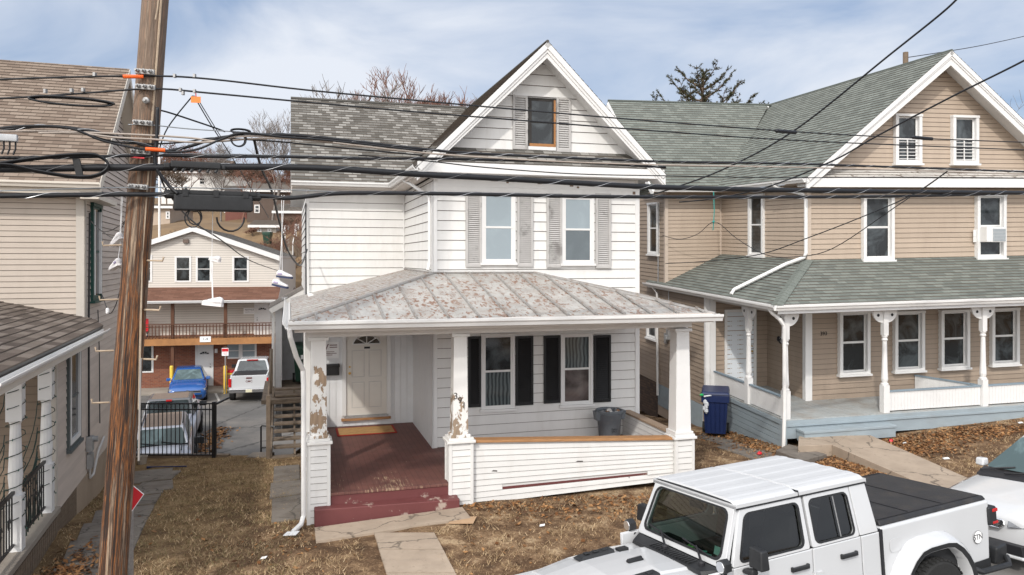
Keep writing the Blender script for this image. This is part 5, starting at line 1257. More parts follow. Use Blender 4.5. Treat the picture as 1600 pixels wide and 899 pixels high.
w = MB(); w.box(ulft-2,ur+1.2,-1.9,0,-.16,.0); w.build('walkway_slab', concrete, ap, bevel=.01)
w = MB(); u, _, z = P(219,512,-1.2); 
t = thing('balcony_chair', AF, u, -.9, zfl+.03, 'red and blue folded chair left on the apartment balcony by the pole', 'chair')
w.box(-.3,.3,-.2,.2,.35,.40,0); w.box(-.3,.3,.16,.2,.4,1.05,0); w.build('seat', sign_red, t)
for sx in (-1,1):
    w = MB(); w.tube([(sx*.28,-.18,0),(sx*.28,.18,.4)], .02, 6); w.tube([(sx*.28,.18,0),(sx*.28,-.18,.4)], .02, 6); w.build('leg', bin_blue, t)
# bollards and parking sign at the kerb
for i, (px, lab, capm) in enumerate(((268,'yellow bollard left of the blue sedan before the brick wall',None),(352,'yellow bollard under the red parking sign',None),(417,'yellow bollard right of the white pickup by the brick wall',None))):
    u, _, z = P(px,590,-2.1); zt = P(px,573,-2.1)[2]
    q = MB(); q.lathe((0,0,0), [(.09,-.2),(.09,zt),(.07,zt+.04)], 10); o = q.build('bollard', yellow_paint, label=lab, cat='bollard', group='yellow bollards along the apartment kerb'); o.location = AF.W(u,-2.1,0)
for (px0, px1, lab) in ((352,372,'red and yellow bench seat behind the left side of the white pickup'),(400,418,'red and yellow bench seat behind the right side of the white pickup')):
    u0 = P(px0,567,-1.0)[0]; u1 = P(px1,567,-1.0)[0]; t = thing('red_bench', AF, u0, -1.0, 0, lab, 'bench')
    q = MB(); q.box(0,u1-u0,-.2,.2,.85,.98); q.build('seat', sign_red, t, bevel=.02); q = MB(); q.box(0,u1-u0,-.19,.19,.76,.849); q.build('rail', yellow_paint, t)
    for sx in (.06, u1-u0-.06): q = MB(); q.box(sx-.04,sx+.04,-.1,.1,0,.76); q.build('leg', yellow_paint, t)
t = thing('parking_sign', AF, P(352,548,-2.2)[0], -2.2, 0, 'small red and white parking sign on a thin post before the brick wall', 'sign')
z0_ = P(352,556,-2.2)[2]; z1_ = P(352,544,-2.2)[2]
q = MB(); q.tube([(0,0,-.2),(0,0,z1_)], .025, 6); q.build('post', grey_metal, t)
q = MB(); q.box(-.17,.17,-.04,-.027,z0_,z1_); b = q.build('sign_plate', pure_white, t); q = MB(); q.box(-.16,.16,-.043,-.041,z0_+.22,z1_-.03); text(q,'RESERVED',lambda a,z,o:(a,-.043-o,z),0,z0_+.15,.05,.0,bold=.01); text(q,'PARKING',lambda a,z,o:(a,-.043-o,z),0,z0_+.08,.05,.0,bold=.01); q.build('lettering', sign_red, b)

# ================================================================== grey shed, stairs, fence, wall between the yards
SF = Frame(-6.55, 21.0, 0, 16.2)
sh = house_root('lean_to_shed', SF, 'narrow grey sided lean-to with an open doorway behind the white house', 'shed')
c0 = SF.pv(430,480,0); c1 = SF.pv(478,480,0)
q = MB(); zt0 = SF.pv(430,482,0)[2]; zb = .55; ul = SF.pv(430,500,0)[0]; ud0 = SF.pv(440,500,0)[0]; ur_ = ul+2.2; ud1 = ul+1.35
q.box(ul,ud0,0,.12,-.9,zt0); q.box(ud0,ur_,0,.1,zb+2.15,zt0+.3); q.box(ul,ul+.1,.12,2.6,-.9,zt0); q.box(ud0,ur_,1.3,1.35,-.9,zt0+.2); q.box(ud1+.3,ur_,0,.12,zb-.1,zb+2.2)
q.build('wall', mat('grey_white_boards', (.50,.50,.51), .7, .08, 4, dirt=(.25,.22,.2), dscale=3), sh)
q = MB(); q.box(ul-.3,ur_+1.5,-1.9,1.3,zb-.10,zb-.0); q.build('deck', stair_wood, sh)
s = MB(); d = MB(); roof_plane(s, d, [(ul-.16,2.8,zt0+.0),(ul-.16,-.25,zt0+.0),(ul+2.4,-.25,zt0+1.45),(ul+2.4,2.8,zt0+1.45)], .14, .14)
rf = s.build('roof', mat('weathered_felt', (.16,.14,.12), .9, .2), sh); d.build('fascia', weathered_white, rf)
q = MB(); q.tube([(ul-.12,-.12,zt0-.05),(ul-.05,-.06,zt0-.25),(ul-.05,-.06,-.9)], .04, 8); q.build('downspout', gutter_white, sh)
# wheeled green bin in the doorway
def wheeled_bin(t, m, wheel=True, h=1.05, label_plate=False):
    q = MB(); q.hexa([(-.24,-.27,.08),(.24,-.27,.08),(.24,.25,.08),(-.24,.25,.08),(-.30,-.36,h-.16),(.30,-.36,h-.16),(.30,.33,h-.16),(-.30,.33,h-.16)])
    q.hexa([(-.325,-.385,h-.28),(.325,-.385,h-.28),(.325,.35,h-.28),(-.325,.35,h-.28),(-.33,-.39,h-.10),(.33,-.39,h-.10),(.33,.36,h-.10),(-.33,.36,h-.10)])
    for k in range(5): q.hexa([(-.2+k*.1-.012,-.285,.12),(-.2+k*.1+.012,-.285,.12),(-.2+k*.1+.012,-.25,.12),(-.2+k*.1-.012,-.25,.12),(-.22+k*.11-.012,-.36,h-.3),(-.22+k*.11+.012,-.36,h-.3),(-.22+k*.11+.012,-.3,h-.3),(-.22+k*.11-.012,-.3,h-.3)])
    b = q.build('body', m, t, bevel=.012)
    q = MB(); q.hexa([(-.34,-.41,h-.097),(.34,-.41,h-.097),(.34,.36,h-.097),(-.34,.36,h-.097),(-.30,-.36,h-.03),(.30,-.36,h-.03),(.31,.36,h+.02),(-.31,.36,h+.02)]); q.build('lid', m, t, bevel=.02)
    q = MB(); q.tube([(-.25,.36,h-.08),(-.25,.45,h-.03),(.25,.45,h-.03),(.25,.36,h-.08)], .018, 6); q.build('handle', m, t)
    for sx in (-1,1): q = MB(); q.lathe((sx*.29,.24,.13), [(.05,-.03),(.13,-.03),(.13,.03),(.05,.03)], 16, ax='x'); q.build('wheel', rubber, t)
    return b
t = thing('wheeled_bin', SF, ul+.78, .62, zb, 'dark green wheeled bin standing in the doorway of the narrow shed', 'bin'); b = wheeled_bin(t, bin_green, h=1.12)
q = MB(); q.box(-.1,.1,-.375,-.37,.72,.84); q.build('bin_label', pure_white, b)
bp = RF.W(-1.55-.66, .46, 0); gzz = float(lawn_z(bp.x, bp.y)); t = empty('wheeled_bin', (bp.x, bp.y, gzz+.02), R(-16), 'blue wheeled bin standing between the white house and the blue porch base', 'bin'); wheeled_bin(t, bin_blue, h=1.13)
t2 = empty('plastic_bag', (bp.x-.32, bp.y-.32, gzz+.98), 0, 'crumpled clear plastic bag hanging off the rim of the blue bin', 'bag')
q = MB()
for i in range(5): q.lathe((rng.uniform(-.03,.03), rng.uniform(-.03,.03), -.1-.05*i), [(.01,-.08),(.05,-.03),(.045,.03),(.01,.06)], 8)
q.tube([(-.05,0,.03),(.1,-.02,.06),(.2,0,.04)], .02, 6); q.build('bag', mat('bag_plastic', (.5,.52,.55), .3), t2)
q = MB(); q.lathe((-.10,0,.07), [(.01,-.05),(.04,0),(.01,.05)], 8, ax='x'); q.build('knot', mat('bag_green', (.02,.35,.10), .5), t2)
# wooden stairs going up to the shed deck
SX = Frame(-5.47, 17.42, -.47, 16.2)
st = house_root('wooden_stairs', SX, 'weathered grey brown open wooden steps climbing to the shed doorway', 'stairs')
n = 9; run = 2.55; rise = 1.20-.12
for i in range(n):
    q = MB(); v = .10+run*i/n; z = .12+rise*(i+1)/n; q.box(.05,.92,v,v+.25,z-.045,z); q.build('tread', stair_wood, st, bevel=.004)
for u in (-.02,.50,.92):
    q = MB(); q.prism([(u,0,-.1),(u,.3,-.1),(u,run+.3,rise+.0),(u,run+.3,rise+.12),(u,run,rise+.12),(u,-.05,.10)], (.045,0,0)); q.build('stringer', stair_wood, st)
for u, v, h0, h1 in ((-.10,-.06,-.3,1.45),(-.10,run+.25,-.2,rise+1.1)):
    q = MB(); q.box(u,u+.09,v,v+.09,h0,h1); q.build('post', stair_wood, st)
q = MB(); q.prism([(-.08,-.02,1.30),(-.08,run+.3,rise+1.0),(-.08,run+.3,rise+1.10),(-.08,-.02,1.40)][::-1], (.04,0,0)); q.build('handrail', stair_wood, st)
q = MB(); q.box(.02,.95,-.12,.10,-.15,.06); q.build('base_step', stair_wood, st)
t = empty('metal_handrail', (-5.98, 18.3, -.55), 0, 'short thin dark metal handrail beside the wooden stairs', 'handrail')
q = MB(); q.tube([(0,0,-.3),(0,0,.62),(.02,.0,.65),(.34,-.0,.63)], .02, 6); q.tube([(.0,0,.12),(.34,0,.16)], .02, 6); q.build('rail', black_metal, t)
# retaining wall and fence above the lot
rw = empty('retaining_wall', (0,0,0), 0, 'low timber topped retaining wall holding the yard above the parking lot', 'wall')
q = MB(); q.box(-24,-4.95,17.72,17.9,LOTZ-.1,-.50); q.build('wall', concrete_dark, rw)
q = MB(); q.box(-24,-6.5,17.6,17.74,-.55,-.42); q.build('timber', old_wood, rw)
q = MB(); q.box(-6.05,-5.55,17.5,17.95,-.9,-.44); q.box(-4.96,-4.80,17.75,30,LOTZ,-.6); q.build('step_edge', concrete_dark, rw)
fp = lambda px, py: at(px, py, 17.6)
fe = empty('metal_fence', (0,0,0), 0, 'black metal railing fence above the parking lot', 'fence')
xL = -9.6; xR = fp(335,700).x; zb_ = fp(300,711).z; zt_ = fp(300,640).z; zt2 = fp(300,634).z
q = MB(); q.box(xL,xR,17.585,17.615,zb_-.012,zb_+.015); q.box(xL,xR,17.585,17.615,zt_-.012,zt_+.015); q.box(xL,xR,17.585,17.615,zt2+.03,zt2+.06); q.build('rail', black_metal, fe)
k = xR-.11; i = 0
while k > xL: q = MB(); q.box(k-.008,k+.008,17.592,17.608,zb_,zt2+.04); q.build('baluster', black_metal, fe); k -= .098; i += 1
for x in (xR, xR-1.95): q = MB(); q.box(x-.04,x+.04,17.55,17.63,zb_-.12,zt2+.09); q.build('post', black_metal, fe)
q = MB(); q.hexa([(xR-.02,17.63,zb_-.12),(xR+.0,17.63,zb_-.12),(xR+.0,18.6,zb_-.3),(xR-.02,18.6,zb_-.3),(xR-.02,17.63,zt2+.08),(xR,17.63,zt2+.08),(xR,18.6,zt2+.06),(xR-.02,18.6,zt2+.06)][:0] or [(xR-.02,17.64,zt2),(xR+.02,17.64,zt2),(xR+.02,18.5,zt2),(xR-.02,18.5,zt2),(xR-.02,17.64,zt2+.04),(xR+.02,17.64,zt2+.04),(xR+.02,18.5,zt2+.04),(xR-.02,18.5,zt2+.04)]); q.build('return_rail', black_metal, fe)
q = MB(); q.box(xR-.14,xR+.16,17.42,17.68,zb_-.16,zb_-.09); q.build('base_block', concrete, fe)
p0 = gp(222,725); t = empty('flower_pot', (p0[0], p0[1], float(lawn_z(*p0))), 0, 'small off white bucket at the left foot of the metal fence', 'bucket')
q = MB(); q.lathe((0,0,0), [(.09,0),(.11,.16),(.12,.17),(.10,.17),(.08,.04)], 14); q.build('bucket', concrete, t)
p0 = gp(260,732); q = MB(); q.tube([(-.42,0,.02),(-.30,.0,.03),(.42,.05,.03)], [.03,.014,.014], 6); o = q.build('long_handled_tool', bin_blue, label='dark blue long handled tool lying on the grass by the fence', cat='tool'); o.location = (p0[0], p0[1], float(lawn_z(*p0)))
# ================================================================== VEHICLES
def ring_loft(mb, st, mi=0):
    """st: (x, half width, z bottom, z top); a rounded car-body section swept along x"""
    prof = [(-.86,0),(-.97,.14),(-1,.42),(-.985,.72),(-.93,.90),(-.78,.975),(-.4,1.0),(0,1.008)]
    prof = prof+[(-a, b) for a, b in prof[-2::-1]]
    n = len(prof); V = []; F = []
    for x, w, zb, zt in st:
        for a, b in prof: V.append((x, a*w, zb+(zt-zb)*b))
    for i in range(len(st)-1):
        for k in range(n-1): F.append((i*n+k, (i+1)*n+k, (i+1)*n+k+1, i*n+k+1))
        F.append((i*n+n-1, (i+1)*n+n-1, (i+1)*n, i*n))
    F.append(tuple(range(n))); F.append(tuple((len(st)-1)*n+k for k in range(n-1,-1,-1)))
    return mb.add(V, F, mi)
def rloop(C, r, k=5):
    """rounded outline inside the quad C (4 Vectors)"""
    out = []; C = [Vector(c) for c in C]
    for i in range(4):
        p, a, b = C[i], C[i-1], C[(i+1) % 4]; da = (a-p).normalized()*r; db = (b-p).normalized()*r
        for j in range(k):
            t = j/(k-1); an = t*math.pi/2; out.append(p+da*(1-math.sin(an))+db*(1-math.cos(an)))
    return out
def framed(mb, outer, inner, d, r0=.04, r1=.06, mi=0):
    A = rloop(outer, r0); B = rloop(inner, r1); n = len(A); d = Vector(d); V = A+B+[p+d for p in A]+[p+d for p in B]; F = []
    for i in range(n):
        j = (i+1) % n; F += [(i,j,n+j,n+i), (2*n+i,3*n+i,3*n+j,2*n+j), (n+i,n+j,3*n+j,3*n+i), (i,2*n+i,2*n+j,j)]
    mb.add(V, F, mi); return [p+d*.5 for p in B]
def quad_in(C, s0, s1, t0, t1):
    a, b, c, d_ = [Vector(p) for p in C]; f = lambda s, t: (a.lerp(b, s)).lerp(d_.lerp(c, s), t)
    return [f(s0,t0), f(s1,t0), f(s1,t1), f(s0,t1)]
def wheel(t, x, y, r, w=.2, rimm=None):
    q = MB(); sg = 1 if y > 0 else -1
    q.lathe((x,y,r), [(r*.62,-w/2),(r*.93,-w/2),(r,-w/2+.03),(r,w/2-.03),(r*.93,w/2),(r*.62,w/2)], 28, ax='y'); o = q.build('wheel', rubber, t)
    q = MB(); q.lathe((x,y,r), [(r*.30,sg*(w/2-.06)),(r*.62,sg*(w/2-.06)),(r*.66,sg*(w/2+.003)),(r*.60,sg*(w/2+.003)),(r*.56,sg*(w/2-.03)),(r*.12,sg*(w/2-.01)),(r*.05,sg*(w/2))], 20, ax='y')
    for k in range(5):
        a = k*2*math.pi/5; c, s = math.cos(a), math.sin(a); y0 = y+sg*(w/2-.02); y1 = y+sg*(w/2+.005)
        P = [(x+c*r*.1-s*.03, r+s*r*.1+c*.03),(x+c*r*.6-s*.04, r+s*r*.6+c*.04),(x+c*r*.6+s*.04, r+s*r*.6-c*.04),(x+c*r*.1+s*.03, r+s*r*.1-c*.03)]
        q.prism([(a_, y0, b_) for a_, b_ in P], (0,y1-y0,0))
    q.build('rim', rimm or galv, o); return o
def cabin(t, paint, belt, roof, glassm, split=(.5,), name='cabin', roofm=None, inset=.07):
    """belt/roof: (x front, x rear, half width, z)"""
    bf, br, bw, bz = belt; rf_, rr, rw, rz = roof
    q = MB(); q.hexa([(br,-bw,bz),(bf,-bw,bz),(bf,bw,bz),(br,bw,bz),(rr,-rw,rz),(rf_,-rw,rz),(rf_,rw,rz),(rr,rw,rz)]); c = q.build(name, paint, t, bevel=.06, seg=3)
    def g(C, parts, nm):
        C = [Vector(p) for p in C]; nrm = (C[1]-C[0]).cross(C[3]-C[0]).normalized(); mid = sum(C, Vector())/4; ctr = Vector(((bf+br)/2,0,bz))
        if nrm.dot(mid-ctr) < 0: nrm = -nrm
        for s0, s1 in parts:
            m = MB(); Q = [p+nrm*.006 for p in rloop(quad_in(C, s0, s1, .06, .90), .05, 4)]; m.prism(Q, nrm*.004); m.build(nm, glassm, t)
    g([(bf,-bw,bz),(bf,bw,bz),(rf_,rw,rz),(rf_,-rw,rz)], [(.06,.94)], 'windshield'); g([(br,bw,bz),(br,-bw,bz),(rr,-rw,rz),(rr,rw,rz)], [(.07,.93)], 'rear_window')
    for sg in (-1,1):
        pr_ = []; s0 = .10
        for s in list(split)+[.90]: pr_.append((s0, s-.015)); s0 = s+.015
        g([(bf,sg*bw,bz),(br,sg*bw,bz),(rr,sg*rw,rz),(rf_,sg*rw,rz)], pr_, 'side_window')
    q = MB(); q.hexa([(rr+.08,-rw+.08,rz-.01),(rf_-.08,-rw+.08,rz-.01),(rf_-.08,rw-.08,rz-.01),(rr+.08,rw-.08,rz-.01),(rr+.16,-rw+.16,rz+.02),(rf_-.16,-rw+.16,rz+.02),(rf_-.16,rw-.16,rz+.02),(rr+.16,rw-.16,rz+.02)]); q.build('roof', roofm or paint, t, bevel=.03)
    return c
def veh(name, x, y, z, deg, label, cat): return empty(name, (x, y, z), R(deg), label, cat)
def mirror(t, x, y, z, m, s=1.):
    for sg in (-1,1): q = MB(); q.hexa([(x-.06,sg*y,z-.06*s),(x+.08,sg*y,z-.06*s),(x+.08,sg*(y+.2*s),z-.06*s),(x-.06,sg*(y+.2*s),z-.06*s),(x-.06,sg*y,z+.08*s),(x+.06,sg*y,z+.08*s),(x+.06,sg*(y+.2*s),z+.08*s),(x-.06,sg*(y+.2*s),z+.08*s)]); q.build('mirror', m, t, bevel=.02)
lotz = lambda y: LOTZ-.22*(y-17.83)/31.97
glass_car = emit_free_glass('car_glass', (.02,.026,.028), .04, .9)
glass_lit = emit_free_glass('pale_windshield', (.07,.10,.105), .15, .2)
# blue sedan facing the camera
D = 38.0; x = (266-800)/1200*D
t = veh('sedan', x, D+2.2, lotz(D), -69, 'bright blue sedan parked nose out before the brick ground floor', 'car')
q = MB(); ring_loft(q, [(2.32,.62,.28,.62),(2.28,.80,.20,.70),(2.05,.88,.18,.80),(1.3,.90,.18,.95),(.75,.90,.18,1.0),(-1.6,.90,.18,1.02),(-2.1,.86,.2,1.0),(-2.3,.78,.28,.9)]); q.build('body', car_blue, t, smooth=True)
cabin(t, car_blue, (.95,-1.75,.80,.96), (.15,-.95,.60,1.46), glass_lit, (.45,))
q = MB(); q.box(2.285,2.335,-.62,.62,.50,.545); q.box(2.285,2.33,-.60,.60,.60,.63); q.build('chrome_trim', chrome, t); q = MB(); q.box(2.27,2.32,-.66,.66,.27,.42); q.box(2.28,2.325,-.6,.6,.55,.595); q.build('grille', ink, t)
q = MB(); q.lathe((2.33,0,.585), [(.075,-.01),(.075,.015),(.06,.016)], 16, ax='x'); text(q, 'W', lambda a,z,o: (2.347+o, a, z), 0, .585, .11, 0); q.build('emblem', chrome, t)
for sg in (-1,1): q = MB(); q.hexa([(2.12,sg*.62,.60),(2.30,sg*.60,.60),(2.24,sg*.83,.62),(2.0,sg*.89,.64),(2.12,sg*.62,.68),(2.27,sg*.60,.68),(2.21,sg*.82,.71),(2.0,sg*.885,.73)]); q.build('headlight', lens_clear, t)
mirror(t, .72, .84, 1.0, car_blue)
for xx in (1.45,-1.4):
    for sg in (-1,1): wheel(t, xx, sg*.82, .33)
# white pickup, tail to the camera
D = 38.2; x = (367-800)/1200*D
t = veh('pickup_truck', x, D+2.8, lotz(D), 104, 'white pickup truck backed toward the camera beside the blue sedan', 'pickup truck')
q = MB(); ring_loft(q, [(-2.78,.90,.60,1.28),(-2.72,.98,.55,1.32),(-1.0,1.0,.5,1.34),(-.9,1.0,.5,1.35),(2.0,1.0,.5,1.30),(2.75,.95,.5,1.2)]); q.build('body', car_white, t, smooth=True)
q = MB(); q.box(-2.66,-1.02,-.80,.80,1.325,1.358); q.build('bed_opening', ink, t)
q = MB(); 
for s in (-1,1): q.box(-2.76,-1.0,s*.80-.09*(s<0),s*.80+.09*(s>0),1.30,1.375)
q.box(-2.80,-2.70,-.86,.86,.72,1.36); q.build('tailgate', car_white, t, bevel=.02)
cabin(t, car_white, (1.25,-.95,.90,1.32), (.55,-.75,.72,1.90), glass_car, (.5,))
q = MB(); q.box(-.88,-.80,-.28,.28,1.86,1.90); q.build('brake_light', tail_red, t)
for sg in (-1,1): q = MB(); q.box(-2.83,-2.72,sg*.83,sg*.97,.80,1.22); q.build('tail_light', tail_red, t, bevel=.015)
q = MB(); q.box(-2.92,-2.74,-.95,.95,.52,.70); q.build('bumper', chrome, t, bevel=.02)
q = MB(); q.box(-2.935,-2.925,-.15,.15,.54,.68); q.build('licence_plate', plate_mat, t)
q = MB(); q.box(-2.82,-2.805,-.14,.14,1.20,1.26); text(q, 'GMC', lambda a,z,o: (-2.803-o, -a, z), 0, 1.06, .15, 0, bold=.015); q.build('emblem', mat('badge_dark_red', (.12,.02,.02), .4, 0), t)
mirror(t, .9, .95, 1.35, black_plastic, 1.3)
for xx in (1.85,-1.75):
    for sg in (-1,1): wheel(t, xx, sg*.88, .42, .26)
# silver pickup facing the camera behind the fence, and the dark one beyond it
D0 = 22.2; x = (258-800)/1200*23.5
t = veh('silver_suv', -11.28, 24.8, LOTZ-.04, -68, 'silver sport utility vehicle facing the camera behind the black fence', 'car')
q = MB(); ring_loft(q, [(2.3,.80,.4,1.1),(2.2,.90,.3,1.22),(1.2,.93,.3,1.29),(-2.2,.93,.3,1.29),(-2.4,.88,.35,1.15)]); q.build('body', car_silver, t, smooth=True)
cabin(t, car_silver, (1.1,-2.2,.82,1.27), (.60,-1.9,.66,1.76), glass_lit, (.35,.68), roofm=dusty_roof)
q = MB(); q.box(1.10,1.16,-.76,.76,1.28,1.31); q.tube([(1.13,.5,1.31),(1.02,.0,1.38)], .014, 5); q.tube([(1.13,-.1,1.31),(1.02,-.6,1.38)], .014, 5); q.build('wiper', ink, t)
q = MB(); q.box(1.3,2.0,-.62,-.58,1.29,1.31); q.box(1.3,2.0,.58,.62,1.29,1.31); q.build('hood_line', ink, t)
mirror(t, .95, .94, 1.32, black_plastic, 1.5)
for sg in (-1,1): q = MB(); q.tube([(.3,sg*.60,1.80),(-1.7,sg*.60,1.80)], .02, 6); q.build('roof_rail', black_metal, t)
for xx in (1.5,-1.4):
    for sg in (-1,1): wheel(t, xx, sg*.86, .38, .24)
x = (266-800)/1200*29.
t = veh('dark_pickup', x-.20, 29.6, LOTZ-.08, 109, 'dark grey pickup with a dusty roof seen from the rear beyond the silver vehicle', 'pickup truck')
q = MB(); ring_loft(q, [(-2.75,.90,.6,1.28),(-2.7,.98,.5,1.32),(2.2,1.0,.5,1.30),(2.75,.95,.5,1.2)]); q.build('body', car_silver, t, smooth=True)
cabin(t, car_dark, (1.0,-1.35,.90,1.30), (.35,-1.10,.74,1.90), glass_car, (.5,), roofm=dusty_roof)
q = MB(); q.box(-1.23,-1.13,-.1,.1,1.83,1.88); q.build('brake_light', tail_red, t)
q = MB(); q.box(-2.7,-1.4,-.80,.80,1.32,1.36); q.build('bed_cover', mat('tarp_grey', (.22,.23,.27), .6, .1), t)
mirror(t, .7, .95, 1.35, black_plastic, 1.3)
for xx in (1.85,-1.85):
    for sg in (-1,1): wheel(t, xx, sg*.88, .42, .26)

# ---------------- the street-side vehicles share the street's tilt
def street_root(name, label, cat):
    f = Vector((-CB,-SB,-.025)).normalized(); l = Vector((SB,-CB,.06)); l = (l-f*l.dot(f)).normalized(); u = f.cross(l)
    o = bpy.data.objects.new(name, None); COL.objects.link(o); tag(o, label, cat)
    o.matrix_world = Matrix(((f.x,l.x,u.x,TX),(f.y,l.y,u.y,TY),(f.z,l.z,u.z,-.30),(0,0,0,1))); return o
tr = street_root('crew_cab_truck', 'white crew cab pickup with black bed cover parked at the kerb nearest the camera', 'pickup truck')
ws_glass = clear_glass('windshield_glass', (.34,.42,.39), .05); side_glass = clear_glass('tinted_side_glass', (.30,.31,.30), .05)
XB, XR_ = -.86, -2.93
# lower cab with door skins
q = MB(); q.hexa([(XR_-.02,-.765,.58),(-.70,-.765,.58),(-.70,.765,.58),(XR_-.02,.765,.58),(XR_-.02,-.765,.99),(-.70,-.765,.99),(-.70,.765,.99),(XR_-.02,.765,.99)]); q.build('cab_floor', black_plastic, tr)
q = MB()
for sg in (-1,1):
    y = sg*.765; yo = sg*.785
    for a0, a1 in ((-.66,-.935),(-.95,-1.985),(-2.005,-2.70),(-2.715,-2.985)): q.box(a1,a0,y,yo,.56,1.275)
    q.box(-2.99,-.66,sg*.74,y,.60,1.27)
q.box(-3.0,-2.965,-.78,.78,.58,1.275); q.build('door_panel', car_white, tr, bevel=.014, seg=3)
# windshield frame
C = [(-.87,.735,1.265),(-.87,-.735,1.265),(-1.115,-.655,1.835),(-1.115,.655,1.835)]
q = MB(); inner = framed(q, C, quad_in(C,.055,.945,.10,.90), (-.045,0,-.02), .03, .09); q.build('windshield_frame', car_white, tr, bevel=.006)
q = MB(); q.poly(inner); q.build('windshield', ws_glass, tr)
q = MB(); I = quad_in(C,.045,.955,.085,.915); framed(q, I, quad_in(C,.064,.936,.125,.885), (-.01,0,-.004), .09, .08); 
for v in q.v: pass
o = q.build('windshield_seal', black_plastic, tr); o.location = (.006,0,.003)
for sg in (-1,1):
    yb, yt = sg*.775, sg*.682
    pan = [((-.945,1.28),(-1.975,1.28),(-1.975,1.82),(-1.155,1.82)), ((-2.01,1.28),(-2.695,1.28),(-2.665,1.82),(-2.01,1.82))]
    for n_, pc in enumerate(pan):
        C = [(x, yb+(yt-yb)*(z-1.28)/.54, z) for x, z in pc]; q = MB(); ins = quad_in(C, .085, .925, .06, .86)
        inner = framed(q, C, ins, (0,-sg*.04,0), .02, .07); q.build('door_frame', car_white, tr, bevel=.005)
        q = MB(); q.poly(inner); g_ = q.build('side_window', side_glass, tr)
        q = MB(); framed(q, quad_in(C,.07,.94,.045,.88), quad_in(C,.10,.91,.075,.845), (0,-sg*.01,0), .07, .06); o = q.build('window_seal', black_plastic, tr); o.location = (0, sg*.004, 0)
        if n_ == 1: q = MB(); A = quad_in(C,.60,.62,.08,.84); q.prism(A, (0,sg*.005,0)); q.build('divider', galv, g_)
    C = [(-2.71,yb,1.28),(-2.985,yb,1.28),(-2.925,yt,1.82),(-2.68,yt,1.82)]; q = MB(); q.prism(C, (0,-sg*.04,0)); q.build('rear_pillar', car_white, tr, bevel=.01)
C = [(-2.975,.76,1.28),(-2.975,-.76,1.28),(-2.915,-.675,1.82),(-2.915,.675,1.82)]
q = MB(); inner = framed(q, C, quad_in(C,.1,.9,.15,.85), (.04,0,0), .03, .06); q.build('rear_frame', car_white, tr); q = MB(); q.poly(inner); q.build('rear_window', side_glass, tr)
# roof in two ribbed pieces
def roof_piece(x0, x1):
    q = MB(); n = 40; V = []; F = []; xs_ = [x0, x0-.015, (x0+x1)/2, x1+.015, x1]
    for i, x in enumerate(xs_):
        e = .0 if 0 < i < 4 else -.016
        for k in range(n+1):
            y = -.695+1.39*k/n; s = abs(y)/.695; z = 1.885-.055*max(0,(s-.86)/.14)**2+e-.012*s*s
            if s < .80 and i in (1,2,3): z += .006*(1 if math.cos(y*2*math.pi/.24) > .1 else 0)
            V.append((x, y, z))
    for i in range(4):
        for k in range(n): F.append((i*(n+1)+k, (i+1)*(n+1)+k, (i+1)*(n+1)+k+1, i*(n+1)+k+1))
    q.add(V, F); q.box(x1,x0,-.69,.69,1.795,1.828); q.add([(x0,-.695,1.80),(x0,.695,1.80),(x0,.695,1.845),(x0,-.695,1.845),(x1,-.695,1.80),(x1,.695,1.80),(x1,.695,1.845),(x1,-.695,1.845)], [(0,1,2,3),(4,5,6,7),(0,3,7,4),(1,2,6,5)])
    return q.build('roof_panel', truck_top, tr, smooth=False)
roof_piece(-1.10,-1.93); roof_piece(-1.945,-2.94)
q = MB(); q.box(-1.944,-1.931,-.69,.69,1.80,1.862); q.box(-2.93,-1.1,.688,.697,1.795,1.812); q.box(-2.93,-1.1,-.697,-.688,1.795,1.812); q.box(-1.5,-1.496,-.002,.002,1.80,1.88); q.build('roof_seal', black_plastic, tr)
# hood, cowl, fenders
q = MB(); V = []; 
for x, w, z in ((-.80,.70,1.205),(-.4,.69,1.225),(.1,.665,1.215),(.55,.62,1.17),(.75,.58,1.10),(.80,.56,1.0)):
    V.append([(x, y*w, z-.045*abs(y)**3+ (.018 if abs(y) < .55 else 0)) for y in (-1,-.85,-.56,-.52,-.25,0,.25,.52,.56,.85,1)])
n = 11; q.add([p for r_ in V for p in r_], [(i*n+k, (i+1)*n+k, (i+1)*n+k+1, i*n+k+1) for i in range(5) for k in range(n-1)])
for sg in (-1,1): q.add([(x, sg*w, z-.045) for x, w, z in ((-.80,.70,1.205),(-.4,.69,1.225),(.1,.665,1.215),(.55,.62,1.17),(.75,.58,1.10),(.80,.56,1.0))]+[(x, sg*w, .85) for x, w in ((-.80,.70),(-.4,.69),(.1,.665),(.55,.62),(.75,.58),(.80,.56))], [(k,k+1,k+7,k+6) for k in range(5)])
q.build('hood', car_white, tr, smooth=False)
q = MB()
for sg in (-1,1):
    q.hexa([(-.66,sg*.66,.95),(.75,sg*.55,.95),(.75,sg*.93,.95),(-.66,sg*.80,.95),(-.66,sg*.69,1.10),(.70,sg*.58,1.03),(.66,sg*.90,1.03),(-.66,sg*.79,1.10)])
q.build('fender', car_white, tr, bevel=.03, seg=3)
q = MB(); q.box(.80,.86,-.55,.55,.65,1.08); q.box(.86,1.15,-.85,.85,.5,.72); q.build('bumper', black_plastic, tr, bevel=.03)
q = MB(); q.hexa([(-.865,-.70,1.20),(-.70,-.60,1.20),(-.70,.60,1.20),(-.865,.70,1.20),(-.865,-.70,1.258),(-.70,-.58,1.240),(-.70,.58,1.240),(-.865,.70,1.258)])
for k in range(14): y = -.30+k*.05; q.box(-.84,-.72,y,y+.018,1.25,1.262)
q.build('cowl', black_plastic, tr)
